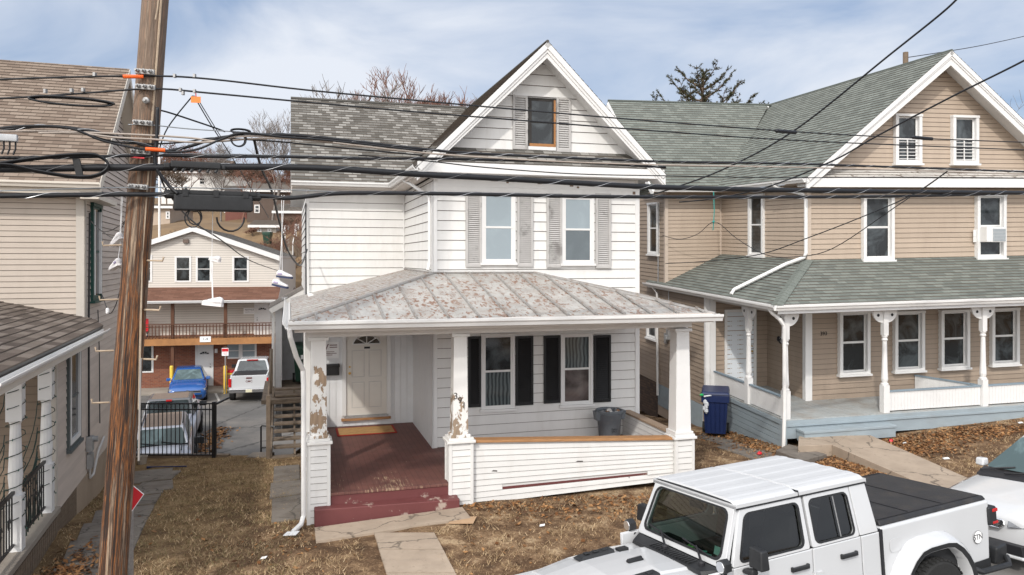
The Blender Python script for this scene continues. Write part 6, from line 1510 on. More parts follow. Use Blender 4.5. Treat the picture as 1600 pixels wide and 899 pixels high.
for y0 in (-.30,.30):
    q = MB(); q.lathe((-.80,y0+.18,1.26), [(.035,-.02),(.035,.02),(.02,.035)], 10); q.tube([(-.80,y0+.18,1.28),(-.90,y0-.02,1.375)], [.014,.009], 6); q.tube([(-.885,y0+.20,1.33),(-.915,y0-.26,1.385)], .009, 5); q.build('wiper', ink, tr)
for sg in (-1,1):   # round pod lamps at the windshield foot
    q = MB(); q.lathe((-.80,sg*.80,1.33), [(.03,-.08),(.07,-.06),(.075,.02),(.068,.03)], 6, ax='x'); q.tube([(-.84,sg*.74,1.24),(-.83,sg*.80,1.26)], .02, 6); pl = q.build('pod_lamp', black_plastic, tr)
    q = MB(); q.lathe((-.768,sg*.80,1.33), [(.058,-.003),(.055,.004)], 16, ax='x'); q.build('lens', chrome, pl)
    q = MB(); q.hexa([(-1.18,sg*.84,1.29),(-1.08,sg*.84,1.29),(-1.06,sg*1.04,1.29),(-1.18,sg*1.04,1.29),(-1.17,sg*.85,1.49),(-1.09,sg*.85,1.49),(-1.08,sg*1.03,1.48),(-1.17,sg*1.03,1.48)]); q.hexa([(-1.13,sg*.78,1.22),(-1.04,sg*.78,1.22),(-1.04,sg*.93,1.22),(-1.13,sg*.93,1.22),(-1.13,sg*.78,1.26),(-1.05,sg*.78,1.26),(-1.05,sg*.93,1.29),(-1.13,sg*.93,1.29)]); q.build('mirror', black_plastic, tr, bevel=.03, seg=3)
for y0, y1 in ((-.52,-.36),(.30,.46)):
    q = MB(); q.hexa([(-.32,y0,1.225),(.12,y0,1.215),(.12,y1,1.215),(-.32,y1,1.225),(-.32,y0+.02,1.262),(.06,y0+.03,1.248),(.06,y1-.03,1.248),(-.32,y1-.02,1.262)])
    for k in range(3): q.box(-.26+k*.11,-.20+k*.11,y0+.05,y1-.05,1.256,1.268)
    q.build('hood_vent', black_plastic, tr, bevel=.01)
q = MB(); q.box(-.42,-.24,-.03,.02,1.243,1.262); q.tube([(-.42,-.02,1.26),(-.24,-.0,1.262)], .02, 6); q.build('washer_nozzle', black_plastic, tr)
q = MB(); q.box(-.48,-.36,-.42,-.34,1.235,1.262); q.build('washer_nozzle', black_plastic, tr)
# handles, hinges, fuel door
for xx in (-1.80,-2.50):
    for sg in (-1,1): q = MB(); q.box(xx-.11,xx+.11,sg*.79,sg*.825,1.105,1.145); q.box(xx-.12,xx-.09,sg*.78,sg*.815,1.10,1.15); q.box(xx+.09,xx+.12,sg*.78,sg*.815,1.10,1.15); q.build('door_handle', black_plastic, tr, bevel=.008)
    
for xx in (-.96,-2.02):
    for z in (.72,1.0): q = MB(); q.box(xx-.09,xx+.05,.785,.80,z-.035,z+.035); q.tube([(xx+.03,.80,z-.05),(xx+.03,.80,z+.05)], .016, 6); q.build('hinge', car_white, tr)
# bed
q = MB()
q.hexa([(-4.85,-.77,.62),(-3.02,-.785,.58),(-3.02,.785,.58),(-4.85,.77,.62),(-4.90,-.77,1.315),(-3.02,-.785,1.315),(-3.02,.785,1.315),(-4.90,.77,1.315)]); q.build('bed', car_white, tr, bevel=.035, seg=3)
q = MB(); q.hexa([(-4.885,-.745,1.316),(-3.04,-.755,1.316),(-3.04,.755,1.316),(-4.885,.745,1.316),(-4.86,-.72,1.365),(-3.05,-.73,1.365),(-3.05,.73,1.365),(-4.86,.72,1.365)]); cov = q.build('bed_cover', mat('vinyl_cover', (.022,.022,.024), .5, .25, 6, bmp=.35, bscale=90, dirt=(.10,.08,.06), dscale=5, dlo=.5, dhi=.8, damt=.35), tr, bevel=.012)
q = MB(); q.box(-4.82,-3.08,-.70,-.68,1.366,1.372); q.box(-4.82,-3.08,.68,.70,1.366,1.372); q.box(-4.20,-4.18,-.68,.68,1.366,1.371); q.box(-3.62,-3.60,-.68,.68,1.366,1.371); q.build('cover_seam', ink, cov)
q = MB(); q.box(-3.02,-2.985,-.74,.80,.60,1.30); q.build('body_gap', ink, tr)
q = MB(); q.prism(rloop([(-3.13,.787,1.17),(-3.32,.787,1.17),(-3.32,.787,1.02),(-3.13,.787,1.02)], .05), (0,.004,0)); q.build('fuel_door', car_white, tr, bevel=.002)
q = MB(); q.lathe((-4.62,.786,.93), [(.0,0),(.075,0),(.075,.003)][1:], 24, ax='y'); stk = q.build('sticker', pure_white, tr)
q = MB(); q.lathe((-4.62,.7885,.93), [(.076,0),(.076,.0025)], 24, ax='y'); q.build('sticker_ring', ink, stk)
q = MB(); q.lathe((-4.62,.7900,.93), [(.071,0),(.071,.0025)], 24, ax='y'); q.build('sticker_face', pure_white, stk)
q = MB(); text(q, 'STN', lambda a,z,o: (-4.62-a, .7945+o, z), 0, .93, .088, .0, bold=.008); q.build('lettering', ink, stk)
# flares and wheels
def flare(xc, sg, r0=.50, r1=.60, y0=.77, y1=.935, zc=.46, front=False):
    q = MB(); n = 14; V = []; F = []
    for i in range(n+1):
        an = math.pi*(-.02+1.04*i/n); c, s = math.cos(an), math.sin(an); sx = 1.12; rr0, rr1 = r0, r1
        top = min(s, .93)
        for (r_, y) in ((r0,y0-.15),(r0,y1),(r0+.05,y1+.01),(r1,y1-.03),(r1+.04,y0)): V.append((xc+c*r_*sx, sg*y, zc+top*r_*1.12))
    for i in range(n):
        for k in range(4): F.append((i*5+k, i*5+k+1, (i+1)*5+k+1, (i+1)*5+k))
    q.add(V, F, 0); return q.build('wheel_flare', car_white, tr, smooth=True)
def arch(xc, sg, r=.52, zc=.46):
    q = MB(); n = 14; V = []; F = []
    for i in range(n+1):
        an = math.pi*(-.02+1.04*i/n); c, s = math.cos(an), min(math.sin(an), .93)
        for y in (.45,.938): V.append((xc+c*(r-.015)*1.12, sg*y, zc+s*(r-.015)*1.12))
        V.append((xc+c*(r+.035)*1.12, sg*.948, zc+s*(r+.035)*1.12))
    for i in range(n):
        for k in range(2): F.append((i*3+k, i*3+k+1, (i+1)*3+k+1, (i+1)*3+k))
    q.add(V, F); q.add([(xc-.55,sg*.45,.5),(xc+.55,sg*.45,.5),(xc+.55,sg*.45,1.05),(xc-.55,sg*.45,1.05)], [(0,1,2,3)])
    q.prism([(xc-.50,sg*.7705,.60),(xc+.50,sg*.7705,.60),(xc+.46,sg*.7705,.92),(xc+.2,sg*.7705,1.0),(xc-.2,sg*.7705,1.0),(xc-.46,sg*.7705,.92)], (0,sg*.018,0)); return q.build('wheel_arch', black_plastic, tr)
for sg in (-1,1):
    flare(-3.74, sg); arch(-3.74, sg); flare(0, sg, .48, .56); arch(0, sg, .50)
def tyre(x, sg, r=.435, w=.27):
    q = MB(); y = sg*.80; q.lathe((x,y,r), [(r*.55,-w/2),(r*.9,-w/2-.005),(r*.97,-w/2+.03),(r*.97,w/2-.03),(r*.9,w/2+.005),(r*.55,w/2)], 40, ax='y')
    for k in range(40):
        a = 2*math.pi*k/40
        for j, (yy, sh_) in enumerate(((-.10,.0),(-.035,.5),(.035,.0),(.10,.5))):
            an = a+sh_*2*math.pi/40; c, s = math.cos(an), math.sin(an); t1 = Vector((-s,0,c))*.022; rad = Vector((c,0,s)); p = Vector((x, y+yy, r))
            q.hexa([p+rad*(r*.96)-t1-Vector((0,.027,0)), p+rad*(r*.96)+t1-Vector((0,.027,0)), p+rad*(r*.96)+t1+Vector((0,.027,0)), p+rad*(r*.96)-t1+Vector((0,.027,0)), p+rad*(r)-t1*.8-Vector((0,.024,0)), p+rad*r+t1*.8-Vector((0,.024,0)), p+rad*r+t1*.8+Vector((0,.024,0)), p+rad*r-t1*.8+Vector((0,.024,0))])
    o = q.build('wheel', rubber, tr); q = MB(); q.lathe((x,y,r), [(.05,sg*.06),(.22,sg*.05),(.25,sg*(w/2))], 20, ax='y'); q.build('rim', black_metal, o)
for xx in (0,-3.74):
    for sg in (-1,1): tyre(xx, sg)
# tail lamps, rear bumper, rock rail
for sg in (-1,1):
    q = MB(); q.box(-4.99,-4.84,sg*.60,sg*.80,1.02,1.24); tl = q.build('tail_light', black_plastic, tr, bevel=.025, seg=3)
    q = MB(); q.box(-4.998,-4.90,sg*.70,sg*.805,1.175,1.215); q.box(-4.998,-4.90,sg*.70,sg*.805,1.035,1.065); q.build('lens', tail_red, tl, bevel=.006)
q = MB(); q.hexa([(-5.15,-.78,.55),(-4.90,-.78,.55),(-4.90,.80,.55),(-5.15,.78,.55),(-5.17,-.78,.76),(-4.90,-.78,.76),(-4.90,.83,.76),(-5.17,.78,.76)]); q.build('rear_bumper', black_plastic, tr, bevel=.03, seg=3)
q = MB(); q.tube([(-4.45,.80,.60),(-4.55,.86,.56),(-5.02,.88,.56),(-5.1,.80,.62)], .035, 8); q.box(-4.85,-4.42,-.78,.77,.52,.64); q.build('rock_rail', black_plastic, tr)
# cab interior
q = MB(); q.hexa([(-1.32,-.70,.95),(-.90,-.70,.95),(-.90,.70,.95),(-1.32,.70,.95),(-1.28,-.70,1.20),(-.92,-.70,1.235),(-.92,.70,1.235),(-1.28,.70,1.20)]); q.build('dashboard', mat('dash_dark', (.012,.016,.015), .95, .2, 8, spec=.05), tr, bevel=.02)
seat_m = mat('seat_dark_cloth', (.05,.05,.052), .8, .2, 8)
for y0 in (-.36,.36):
    for x0 in (-1.85,-2.70):
        q = MB(); q.box(x0,x0+.5,y0-.24,y0+.24,.95,1.08); q.hexa([(x0-.12,y0-.24,1.05),(x0,y0-.24,1.05),(x0,y0+.24,1.05),(x0-.12,y0+.24,1.05),(x0-.20,y0-.20,1.55),(x0-.10,y0-.20,1.55),(x0-.10,y0+.20,1.55),(x0-.20,y0+.20,1.55)]); q.box(x0-.2,x0-.1,y0-.11,y0+.11,1.56,1.68); q.build('seat', seat_m, tr, bevel=.03)
q = MB(); q.tube([(-1.40+.06*math.sin(k*.524),.36+.17*math.cos(k*.524),1.17+.16*math.sin(k*.524)) for k in range(13)], .014, 6); q.tube([(-1.38,.36,1.17),(-1.3,.36,1.14)], .04, 8); q.build('steering_wheel', black_plastic, tr)
q = MB(); q.box(-1.16,-1.14,-.10,.12,1.66,1.73); q.build('interior_mirror', ink, tr)
q = MB(); q.prism([(-.945,.50,1.345),(-.945,.60,1.345),(-.975,.59,1.42),(-.975,.49,1.42)], (.003,0,0)); q.build('inspection_sticker', mat('sticker_teal', (.35,.55,.50), .5, .2, 60), tr)
gt_ = empty('work_gloves', (0,0,0), 0, 'green and teal work gloves lying on the dashboard behind the truck windshield', 'gloves'); gt_.matrix_world = tr.matrix_world.copy() @ Matrix.Translation((-1.03,.06,1.228))
q = MB(); q.box(-.05,.05,.0,.17,0,.02)
for k in range(4): q.tube([(-.04+k*.027,.17,.012),(-.05+k*.034,.235,.014)], .011, 6)
q.tube([(-.05,.07,.012),(-.09,.12,.014)], .011, 6); q.build('teal_glove', mat('glove_teal', (.16,.50,.40), .8, .15, 30), gt_, bevel=.008)
q = MB(); 
for k in range(5): a = k*1.26; q.tube([(0,-.08,.02),(.05*math.cos(a),-.08+.05*math.sin(a),.03),(.07*math.cos(a+.3),-.08+.07*math.sin(a+.3),.012)], .012, 6)
q.lathe((0,-.08,.0), [(.02,0),(.035,.015),(.02,.04)], 10); q.build('green_glove', mat('glove_green', (.12,.55,.06), .7, .1, 30), gt_)

# ---------------- white sedan behind the truck
wc = street_root('white_sedan', 'white compact car with a black honeycomb grille parked nose up behind the truck', 'car')
q = MB(); O = -6.32; yc = -.32
def S(x): return O-x
st_ = [(S(0.0),.60,.26,.66),(S(.05),.74,.22,.72),(S(.18),.82,.20,.78),(S(.45),.86,.18,.84),(S(1.0),.88,.18,.93),(S(1.55),.89,.18,1.0),(S(3.4),.89,.18,1.03),(S(4.2),.87,.2,1.0),(S(4.5),.8,.3,.85)]
prof_shift = MB(); ring_loft(prof_shift, st_); V = [(a, b+yc, c) for a, b, c in prof_shift.v]; q.add(V, prof_shift.f); q.build('body', car_white, wc, smooth=True)
def CC(x, y, z): return Vector((S(x), yc+y, z))
C = [CC(1.28,.80,.985),CC(1.28,-.80,.985),CC(2.05,-.60,1.42),CC(2.05,.60,1.42)]
q = MB(); q.hexa([CC(3.9,-.80,1.0),CC(1.30,-.80,.96),CC(1.30,.80,.96),CC(3.9,.80,1.0),CC(3.3,-.58,1.47),CC(2.08,-.60,1.43),CC(2.08,.60,1.43),CC(3.3,.58,1.47)]); q.build('cabin', car_white, wc, bevel=.07, seg=4)
q = MB(); nrm = (C[1]-C[0]).cross(C[3]-C[0]).normalized(); nrm = nrm if nrm.x > 0 else -nrm; q.prism([p+nrm*.015 for p in rloop(quad_in(C,.05,.95,.03,.93),.06)], nrm*.004); q.build('windshield', glass_lit, wc)
for sg in (-1,1):
    Cs = [CC(1.45,sg*.80,1.0),CC(3.6,sg*.80,1.02),CC(3.15,sg*.60,1.42),CC(2.12,sg*.61,1.40)]
    for s0, s1 in ((.08,.48),(.51,.93)):
        q = MB(); q.prism([p+Vector((0,sg*.02,0.006)) for p in rloop(quad_in(Cs,s0,s1,.05,.88),.05)], (0,sg*.004,0)); q.build('side_window', glass_car, wc)
q = MB(); q.hexa([CC(1.26,-.78,.955),CC(1.02,-.70,.93),CC(1.02,.70,.93),CC(1.26,.78,.955),CC(1.34,-.78,1.0),CC(1.04,-.70,.955),CC(1.04,.70,.955),CC(1.34,.78,1.0)]); q.tube([CC(1.15,-.35,.99),CC(1.33,.25,1.055)], .013, 6); q.tube([CC(1.15,-.72,.99),CC(1.35,-.30,1.055)], .013, 6); q.build('wiper_cowl', ink, wc)
for sg in (-1,1): q = MB(); a = CC(1.42,sg*.80,1.02); q.hexa([(a.x-.08,a.y,a.z-.04),(a.x+.08,a.y,a.z-.04),(a.x+.06,a.y+sg*.15,a.z-.03),(a.x-.08,a.y+sg*.15,a.z-.03),(a.x-.08,a.y,a.z+.08),(a.x+.05,a.y,a.z+.08),(a.x+.03,a.y+sg*.15,a.z+.08),(a.x-.08,a.y+sg*.15,a.z+.08)]); q.build('mirror', car_white, wc, bevel=.03, seg=3)
CC0 = CC
def CC(x, y, z): return CC0(x-.055, y, z)
q = MB(); q.hexa([CC(.06,-.30,.555),CC(-.01,-.30,.555),CC(-.01,.30,.555),CC(.06,.30,.555),CC(.10,-.33,.645),CC(.03,-.33,.645),CC(.03,.33,.645),CC(.10,.33,.645)]); gr = q.build('grille', black_plastic, wc)
q = MB()
for i in range(4):
    for k in range(26): y = -.30+k*.023+(i % 2)*.0165; z = .565+i*.021; q.lathe((S(-.063+.04*((z-.545)/.11)),yc+y,z), [(.010,-.002),(.010,.004),(.007,.004)], 6, ax='x')
q.build('honeycomb', galv, gr)
q = MB(); q.tube([CC(.03,-.34,.655),CC(.02,-.36,.60),CC(.0,-.30,.55),CC(-.01,0,.545),CC(.0,.30,.55),CC(.02,.36,.60),CC(.03,.34,.655),CC(.02,0,.66),CC(.03,-.34,.655)], .012, 6); q.build('chrome_trim', chrome, wc)
for sg in (-1,1): q = MB(); q.hexa([CC(.10,sg*.40,.575),CC(.01,sg*.40,.575),CC(.10,sg*.79,.60),CC(.35,sg*.85,.62),CC(.14,sg*.39,.655),CC(.05,sg*.39,.655),CC(.16,sg*.79,.70),CC(.42,sg*.86,.72)]); q.build('headlight', lens_clear, wc, bevel=.01)
q = MB(); q.hexa([CC(.1,-.62,.24),CC(-.035,-.62,.24),CC(-.035,.62,.24),CC(.1,.62,.24),CC(.1,-.66,.37),CC(-.035,-.60,.37),CC(-.035,.60,.37),CC(.1,.66,.37)]); q.build('lower_intake', ink, wc, bevel=.01)
q = MB(); q.box(S(-.10),S(.0),yc-.62,yc+.62,.19,.235); q.build('front_lip', car_white, wc, bevel=.015)
CC = CC0
for xx in (.85,3.55):
    for sg in (-1,1): wheel(wc, S(xx), yc+sg*.80, .32)
# ================================================================== UTILITY POLE AND LINES
LEAN = .0745; PX0, PY0, PZ0 = (175.5-800)/1200*8.6-LEAN*.95, 8.6, -.42
pole = empty('utility_pole', (PX0, PY0, PZ0), 0, 'tall weathered brown wooden utility pole leaning slightly right in front of the houses', 'utility pole'); pole.rotation_euler = (0, math.atan(LEAN), 0)
q = MB(); n = 32; V = []; F = []; hs = [i*.16 for i in range(72)]
for i, h in enumerate(hs):
    for k in range(n):
        a = 2*math.pi*k/n; r = .152-.0022*h; r *= 1+.022*math.sin(a*5+.4*math.sin(h))+.012*math.sin(a*11+h*.5)+.008*math.sin(a*17+1.3)+.010*math.sin(h*2.3+a*2)
        V.append((r*math.cos(a), r*math.sin(a), h))
for i in range(len(hs)-1):
    for k in range(n): F.append((i*n+k, i*n+(k+1)%n, (i+1)*n+(k+1)%n, (i+1)*n+k))
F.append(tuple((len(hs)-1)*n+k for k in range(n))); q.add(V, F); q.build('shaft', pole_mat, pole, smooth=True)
def pl(px, py, D=8.43):   # a spot on the pole's face in its own axes
    w = at(px, py, D)-Vector((PX0,PY0,PZ0)); c, s = math.cos(math.atan(LEAN)), math.sin(math.atan(LEAN)); return Vector((w.x*c-w.z*s, w.y, w.x*s+w.z*c))
for i, py in enumerate((112,136,192,237,292)):
    cx = 242-(py)*.074; c = pl(cx-5 if i else cx-8, py, 8.42); q = MB(); q.box(c.x-.105,c.x+.105,-.185,-.155,c.z-.028,c.z+.028); b = q.build('bracket', galv, pole, bevel=.004)
    for dx in (-.07,0,.07): q = MB(); q.lathe((c.x+dx,-.19,c.z+.004), [(.022,.005),(.022,-.025),(.012,-.03),(.012,-.06)], 6, ax='y'); q.build('bolt', galv, b)
c = pl(228,157,8.43); q = MB(); q.lathe((c.x,-.15,c.z), [(.035,0),(.035,-.03),(.015,-.04),(.015,-.06)], 12, ax='y'); q.build('bolt', galv, pole)
stepm = mat('step_steel_rust', (.42,.33,.24), .7, .2, 20)
for px0, px1, py in ((190,161,383),(185,156,468),(178,150,548),(171,144,629),(224,254,407),(222,249,484),(219,244,561)):
    a = pl(px0, py, 8.6); b = pl(px1, py+1, 8.5); q = MB(); s = 1 if px1 > px0 else -1; q.tube([a, b, b+Vector((s*.01,0,.045))], .011, 6); q.build('step_peg', stepm, pole)
q = MB(); q.tube([pl(252,0,8.5)+Vector((0,0,1)), pl(243,120,8.5), pl(222,400,8.52), pl(217,640,8.55)], .012, 5); q.tube([pl(217,560,8.5)+Vector((.02,0,0)), pl(214,720,8.5)+Vector((.02,0,0))], .011, 6, 1); q.build('ground_wire', [stepm, mat('pvc_guard', (.30,.28,.26), .6)], pole)
q = MB(); c = pl(224,234,8.4); q.box(c.x-.13,c.x+.02,-.21,-.20,c.z-.10,c.z-.085); q.build('red_strap', sign_red, pole)
q = MB(); c = pl(247,14,8.43); q.tube([c+Vector((0,0,.4)), c+Vector((-.005,0,.0)), c+Vector((-.02,0,-.12))], .008, 5); c = pl(185,30); q.build('wire_staple', stepm, pole)

GAM = R(25.5); _gn = (-math.sin(GAM), math.cos(GAM)); _c0 = _gn[0]*-4.2+_gn[1]*8.37
def cw(px, py, off=0.):
    r = (px-800)/1200; D = (off+_c0)/(_gn[0]*r+_gn[1]); return Vector((r*D, D, CAMZ+(405-py)/1200*D))
def smooth_pts(P, k=6):
    out = []
    for i in range(len(P)-1):
        p0 = P[max(i-1,0)]; p1 = P[i]; p2 = P[i+1]; p3 = P[min(i+2,len(P)-1)]
        for j in range(k):
            t = j/k; out.append(.5*((2*p1)+(-p0+p2)*t+(2*p0-5*p1+4*p2-p3)*t*t+(-p0+3*p1-3*p2+p3)*t**3))
    out.append(P[-1]); return out
cable_black = mat('cable_black', (.012,.013,.016), .45, .2, 10)
cable_tan = mat('cable_tan', (.36,.31,.27), .55, .1, 10)
strand_m = mat('steel_strand', (.28,.30,.32), .4, .1, 10, metal=.5)
lash_m = mat('lashing_wire', (.45,.46,.48), .35, .1, 10, metal=.4)
def cable(pts, r, label, m=None, off=0., group='cables strung from the utility pole', lash=0, cat='cable', name='overhead_cable', n=6):
    P = smooth_pts([p if isinstance(p, Vector) else cw(p[0], p[1], p[2] if len(p) > 2 else off) for p in pts])
    dv = Vector((math.cos(GAM), math.sin(GAM), 0))
    if not isinstance(pts[0], Vector) and pts[0][0] < 0: P = [P[0]-dv*24, P[0]-dv*12-Vector((0,0,.05))]+P
    if not isinstance(pts[-1], Vector) and pts[-1][0] > 1600: P = P+[P[-1]+dv*14+Vector((0,0,.25)), P[-1]+dv*28+Vector((0,0,1.0))]
    r = r*.84; q = MB(); q.tube(P, r, n)
    o = q.build(name, m or cable_black, smooth=True, label=label, cat=cat, group=group)
    if lash:
        q = MB(); H = []; 
        ph = 0
        for i in range(len(P)-1):
            d = P[i+1]-P[i]; L0 = d.length; k = max(2, int(L0/.035)); t = d.normalized(); a = t.cross(Vector((0,0,1))).normalized(); b = a.cross(t)
            for j in range(k):
                ph += L0/k*2*math.pi/lash; H.append(P[i]+d*(j/k)+(a*math.cos(ph)+b*math.sin(ph))*(r+.003))
        q.tube(H, .0028, 3); q.build('lashing_wire', lash_m, o)
    return o
cable([(-40,126),(100,121),(240,119),(330,124),(480,141),(660,158),(860,176),(1040,191),(1270,208),(1450,217),(1640,224)], .013, 'highest thin black cable crossing the photo over the white gable')
for px, py, l_ in ((1228,206,'left one of two thick black splice sleeves on the highest cable, over the green roof'),(1441,216,'right one of two thick black splice sleeves on the highest cable, over the tan gable')):
    a = cw(px-17,py-1.5); b = cw(px+17,py+1.5); q = MB(); q.tube([a,a.lerp(b,.06),a.lerp(b,.94),b], [.014,.032,.032,.014], 8); q.build('splice_sleeve', cable_black, label=l_, cat='cable sleeve')
cable([(-40,156),(40,152),(130,146),(240,139),(330,146),(480,160),(660,176),(860,192),(1040,206),(1270,221),(1640,236)], .013, 'second highest black cable, just below the topmost one', off=.02)
cable([(-40,214),(40,199),(110,200),(180,214),(240,232),(262,236),(300,228),(340,216),(400,211),(480,213),(660,233),(760,241),(1040,253),(1270,257),(1640,270)], .022, 'thick black cable with a tan one beside it crossing the foot of the white gable', off=-.02, lash=.5)
cable([(-40,207),(60,205),(150,208),(240,212),(300,216),(340,221),(400,217),(480,219),(660,239),(860,252),(1040,258),(1300,263),(1640,274)], .014, 'tan grey cable running just under the thick black one over the white gable', m=cable_tan, off=-.05)
cable([(60,208),(120,208),(180,215),(240,218),(290,222),(330,222),(370,214),(430,214),(520,222)], .014, 'short pale tan cable swinging past the pole at shoe level', m=cable_tan, off=-.09)
cable([(-40,205),(40,197),(110,201),(160,220),(220,233),(270,238),(310,233),(345,218),(380,208),(440,214),(520,220),(660,236)], .016, 'black cable sagging in front of the pole beneath the tan ones', off=-.11)
cable([(120,205),(180,222),(240,225),(290,222),(330,216),(380,218),(440,222),(500,228),(660,243)], .012, 'thin black cable hugging the tan cables to the right of the pole', off=.03)
cable([(-20,247),(100,246),(240,243),(330,245),(440,245),(560,248),(660,248),(760,250),(900,254),(1040,262)], .022, 'black cable with spiral lashing touching the grey shingle roof in view', off=0, lash=.42)
cable([(240,241),(330,241),(440,243),(560,246)], .008, 'thin steel strand above the spiral lashed cable', m=strand_m, off=.03)
cable([(-40,265),(100,263),(180,262),(240,262),(400,261),(520,264),(660,273),(760,278),(900,286),(1040,293),(1270,298),(1640,302)], .046, 'thickest black cable crossing below the white eave', off=-.03, lash=.75, n=10)
cable([(-40,307),(100,305),(240,304),(400,306),(450,310),(520,303),(600,302),(760,304),(900,307),(1040,308),(1280,308),(1450,306),(1640,301)], .030, 'lowest black cable crossing the upper windows of the white house', off=-.02, lash=.6, n=8)
cable([(-40,300),(120,295),(240,293),(400,296),(480,298),(560,302)], .008, 'thin steel strand carrying the black splice box', m=strand_m, off=.0)
cable([(200,195),(240,196),(300,202),(400,208),(470,214)], .008, 'thin steel strand from the third bracket of the pole to the cable bundle', m=strand_m, off=.04)
cable([(560,243),(660,251),(760,262),(900,272),(1040,275),(1230,278),(1430,277),(1640,279)], .010, 'thin black wire dipping from the bundle across the tan roof', off=.05)
# service drops
def drop(pts, r, label, **k): return cable([at(*p) for p in pts], r, label, group='service drop wires', **k)
drop([(1500,-6,10.0),(1470,22,10.4),(1390,86,11.2),(1240,205,13.0),(1130,265,14.2),(1040,298,15.2),(1003,308,15.9)], .017, 'black wire falling from the top right corner to the right edge of the white house')
drop([(1640,70,10.4),(1600,95,10.8),(1480,155,12.0),(1370,213,13.2),(1300,252,14.2),(1200,292,15.4),(1120,310,16.6),(1062,316,18.0)], .017, 'black wire falling from the right edge past the tan gable')
drop([(1480,268,13.0),(1425,305,14.4),(1340,342,16.0),(1262,372,17.2),(1190,397,18.4),(1110,408,20),(1040,412,22.3)], .013, 'black wire falling from the cables to the side wall of the tan house')
drop([(1478,270,13.1),(1400,323,15.2),(1300,389,17.0),(1237,402,17.9),(1193,397,18.8),(1150,372,20.2),(1117,347,21.8),(1090,366,22.2),(1062,374,22.4),(1035,368,22.5)], .011, 'thin black wire pulled up by a teal string at the tan house')
q = MB(); q.tube([at(1115,300,21.9), at(1116,330,21.85), at(1115,348,21.8), at(1114,360,21.8)], .014, 5); q.lathe(tuple(at(1115,347,21.8)), [(.01,-.04),(.05,0),(.01,.04)], 8); q.build('teal_string', mat('teal_cord', (.03,.26,.24), .7), label='teal string knotted round a thin black wire in front of the tan side wall', cat='string')
drop([(397,218,9.3),(408,262,9.9),(425,300,10.8),(436,345,12.0),(450,392,13.5),(468,415,15.0),(476,402,17.0),(480,390,17.6)], .020, 'thick black drop wire curving down to the left corner of the white house')
drop([(478,318,17.9),(478,400,17.85),(479,560,17.8)], .02, 'black wire running down the left corner of the white house')
drop([(301,150,8.7),(262,200,8.9),(247,240,9.0)], .009, 'thin guy wire from the clamp down to the left, beside the pole')
drop([(303,150,8.7),(330,196,9.4),(365,250,10.6),(420,340,14.)], .009, 'thin wire sloping down right from the clamp beside the orange tag')
drop([(306,150,8.75),(334,196,9.4),(350,222,9.9)], .007, 'thinner twin of the wire sloping down right from the clamp')
drop([(248,172,8.7),(270,178,8.8),(330,198,9.2),(352,206,9.3)], .012, 'short black wire tied from the pole top eye to the cable bundle')
drop([(246,262,8.6),(262,300,9.0),(300,345,11),(345,375,14),(392,408,20),(437,424,30)], .014, 'slack black wire hanging across the apartment gable')
q = MB(); P = [pl(245,y,8.5) for y in (170,210,240,262)]; 
drop([(246,168,8.45),(245,210,8.45),(243,258,8.45),(262,288,8.5),(278,303,8.5)], .022, 'bundle of black wires curving from the pole down into the splice box')
# splice enclosures, coils
def along(px0, px1, py0, py1, name, label, rad, hh, m=cable_black):
    return None
t = empty('splice_box', tuple(cw(334,312)), GAM, 'large black rectangular splice box hanging on the lowest cable right of the pole', 'splice box')
q = MB(); q.box(-.42,.42,-.08,.08,-.135,.05); q.build('housing', black_plastic, t, bevel=.02)
q = MB(); q.box(-.46,.46,-.06,.06,.05,.095); q.lathe((0,0,.045), [(.03,-.52),(.05,-.50),(.05,-.42),(.05,.42),(.05,.50),(.03,.52)], 10, ax='x')
for x in (-.3,.02,.34): q.box(x-.03,x+.03,-.088,-.0805,.02,.10)
q.build('clamp_bar', black_plastic, t, bevel=.006)
q = MB()
for x0, r_, dz in ((-.22,.085,-.22),(-.20,.075,-.20)): q.tube([(x0+r_*math.cos(a*.5),0,dz+r_*1.2*math.sin(a*.5)) for a in range(14)], .008, 5)
q.tube([(.18+.15*math.cos(a*.35),0,-.20+.16*math.sin(a*.35)) for a in range(9,19)], .011, 5); q.build('wire_loop', cable_black, t)
t = empty('cable_terminal', tuple(cw(306,261,-.12)), GAM, 'ribbed black cable terminal on the thickest cable, just above the splice box', 'cable terminal')
q = MB(); q.box(-.26,.26,-.05,.05,-.02,.055); q.box(-.33,-.26,-.03,.03,-.03,.03); q.box(.26,.31,-.03,.03,-.02,.03); q.build('housing', black_plastic, t, bevel=.012)
q = MB()
for i in range(6): q.tube([(-.2+i*.085,-.02,-.015),(-.225+i*.085,-.03,-.06)], .017, 7)
q.build('port', black_plastic, t)
def coil(cx, cy, rx, rz, label, off, turns=3, r=.010, tilt=0., wob=.02, snow=True):
    c = cw(cx, cy, off); q = MB(); P = []; u = Vector((math.cos(GAM), math.sin(GAM), 0)); f = Vector((-u.y, u.x, 0))
    for k in range(turns*48+1):
        a = 2*math.pi*k/48; s = 1-.05*(k/48); P.append(c+u*(rx*math.cos(a)*s)+Vector((0,0,rz*math.sin(a)*s+rx*math.cos(a)*tilt))+f*(wob*math.sin(a)+.02*(k/48)))
    q.tube(P, r, 5); return q.build('cable_coil', cable_black, smooth=True, label=label, cat='cable coil', group='coils of spare cable')
coil(112,158,.40,.045,'flat oval coil of spare cable on the upper left lines over the tan roof',-.05,3,.011)
coil(373,218,.085,.085,'small round coil of black wire hanging from the bundle right of the pole',-.08,3,.009)
coil(376,205,.11,.03,'small flat coil of wire lying on top of the bundle right of the pole',-.02,3,.008)
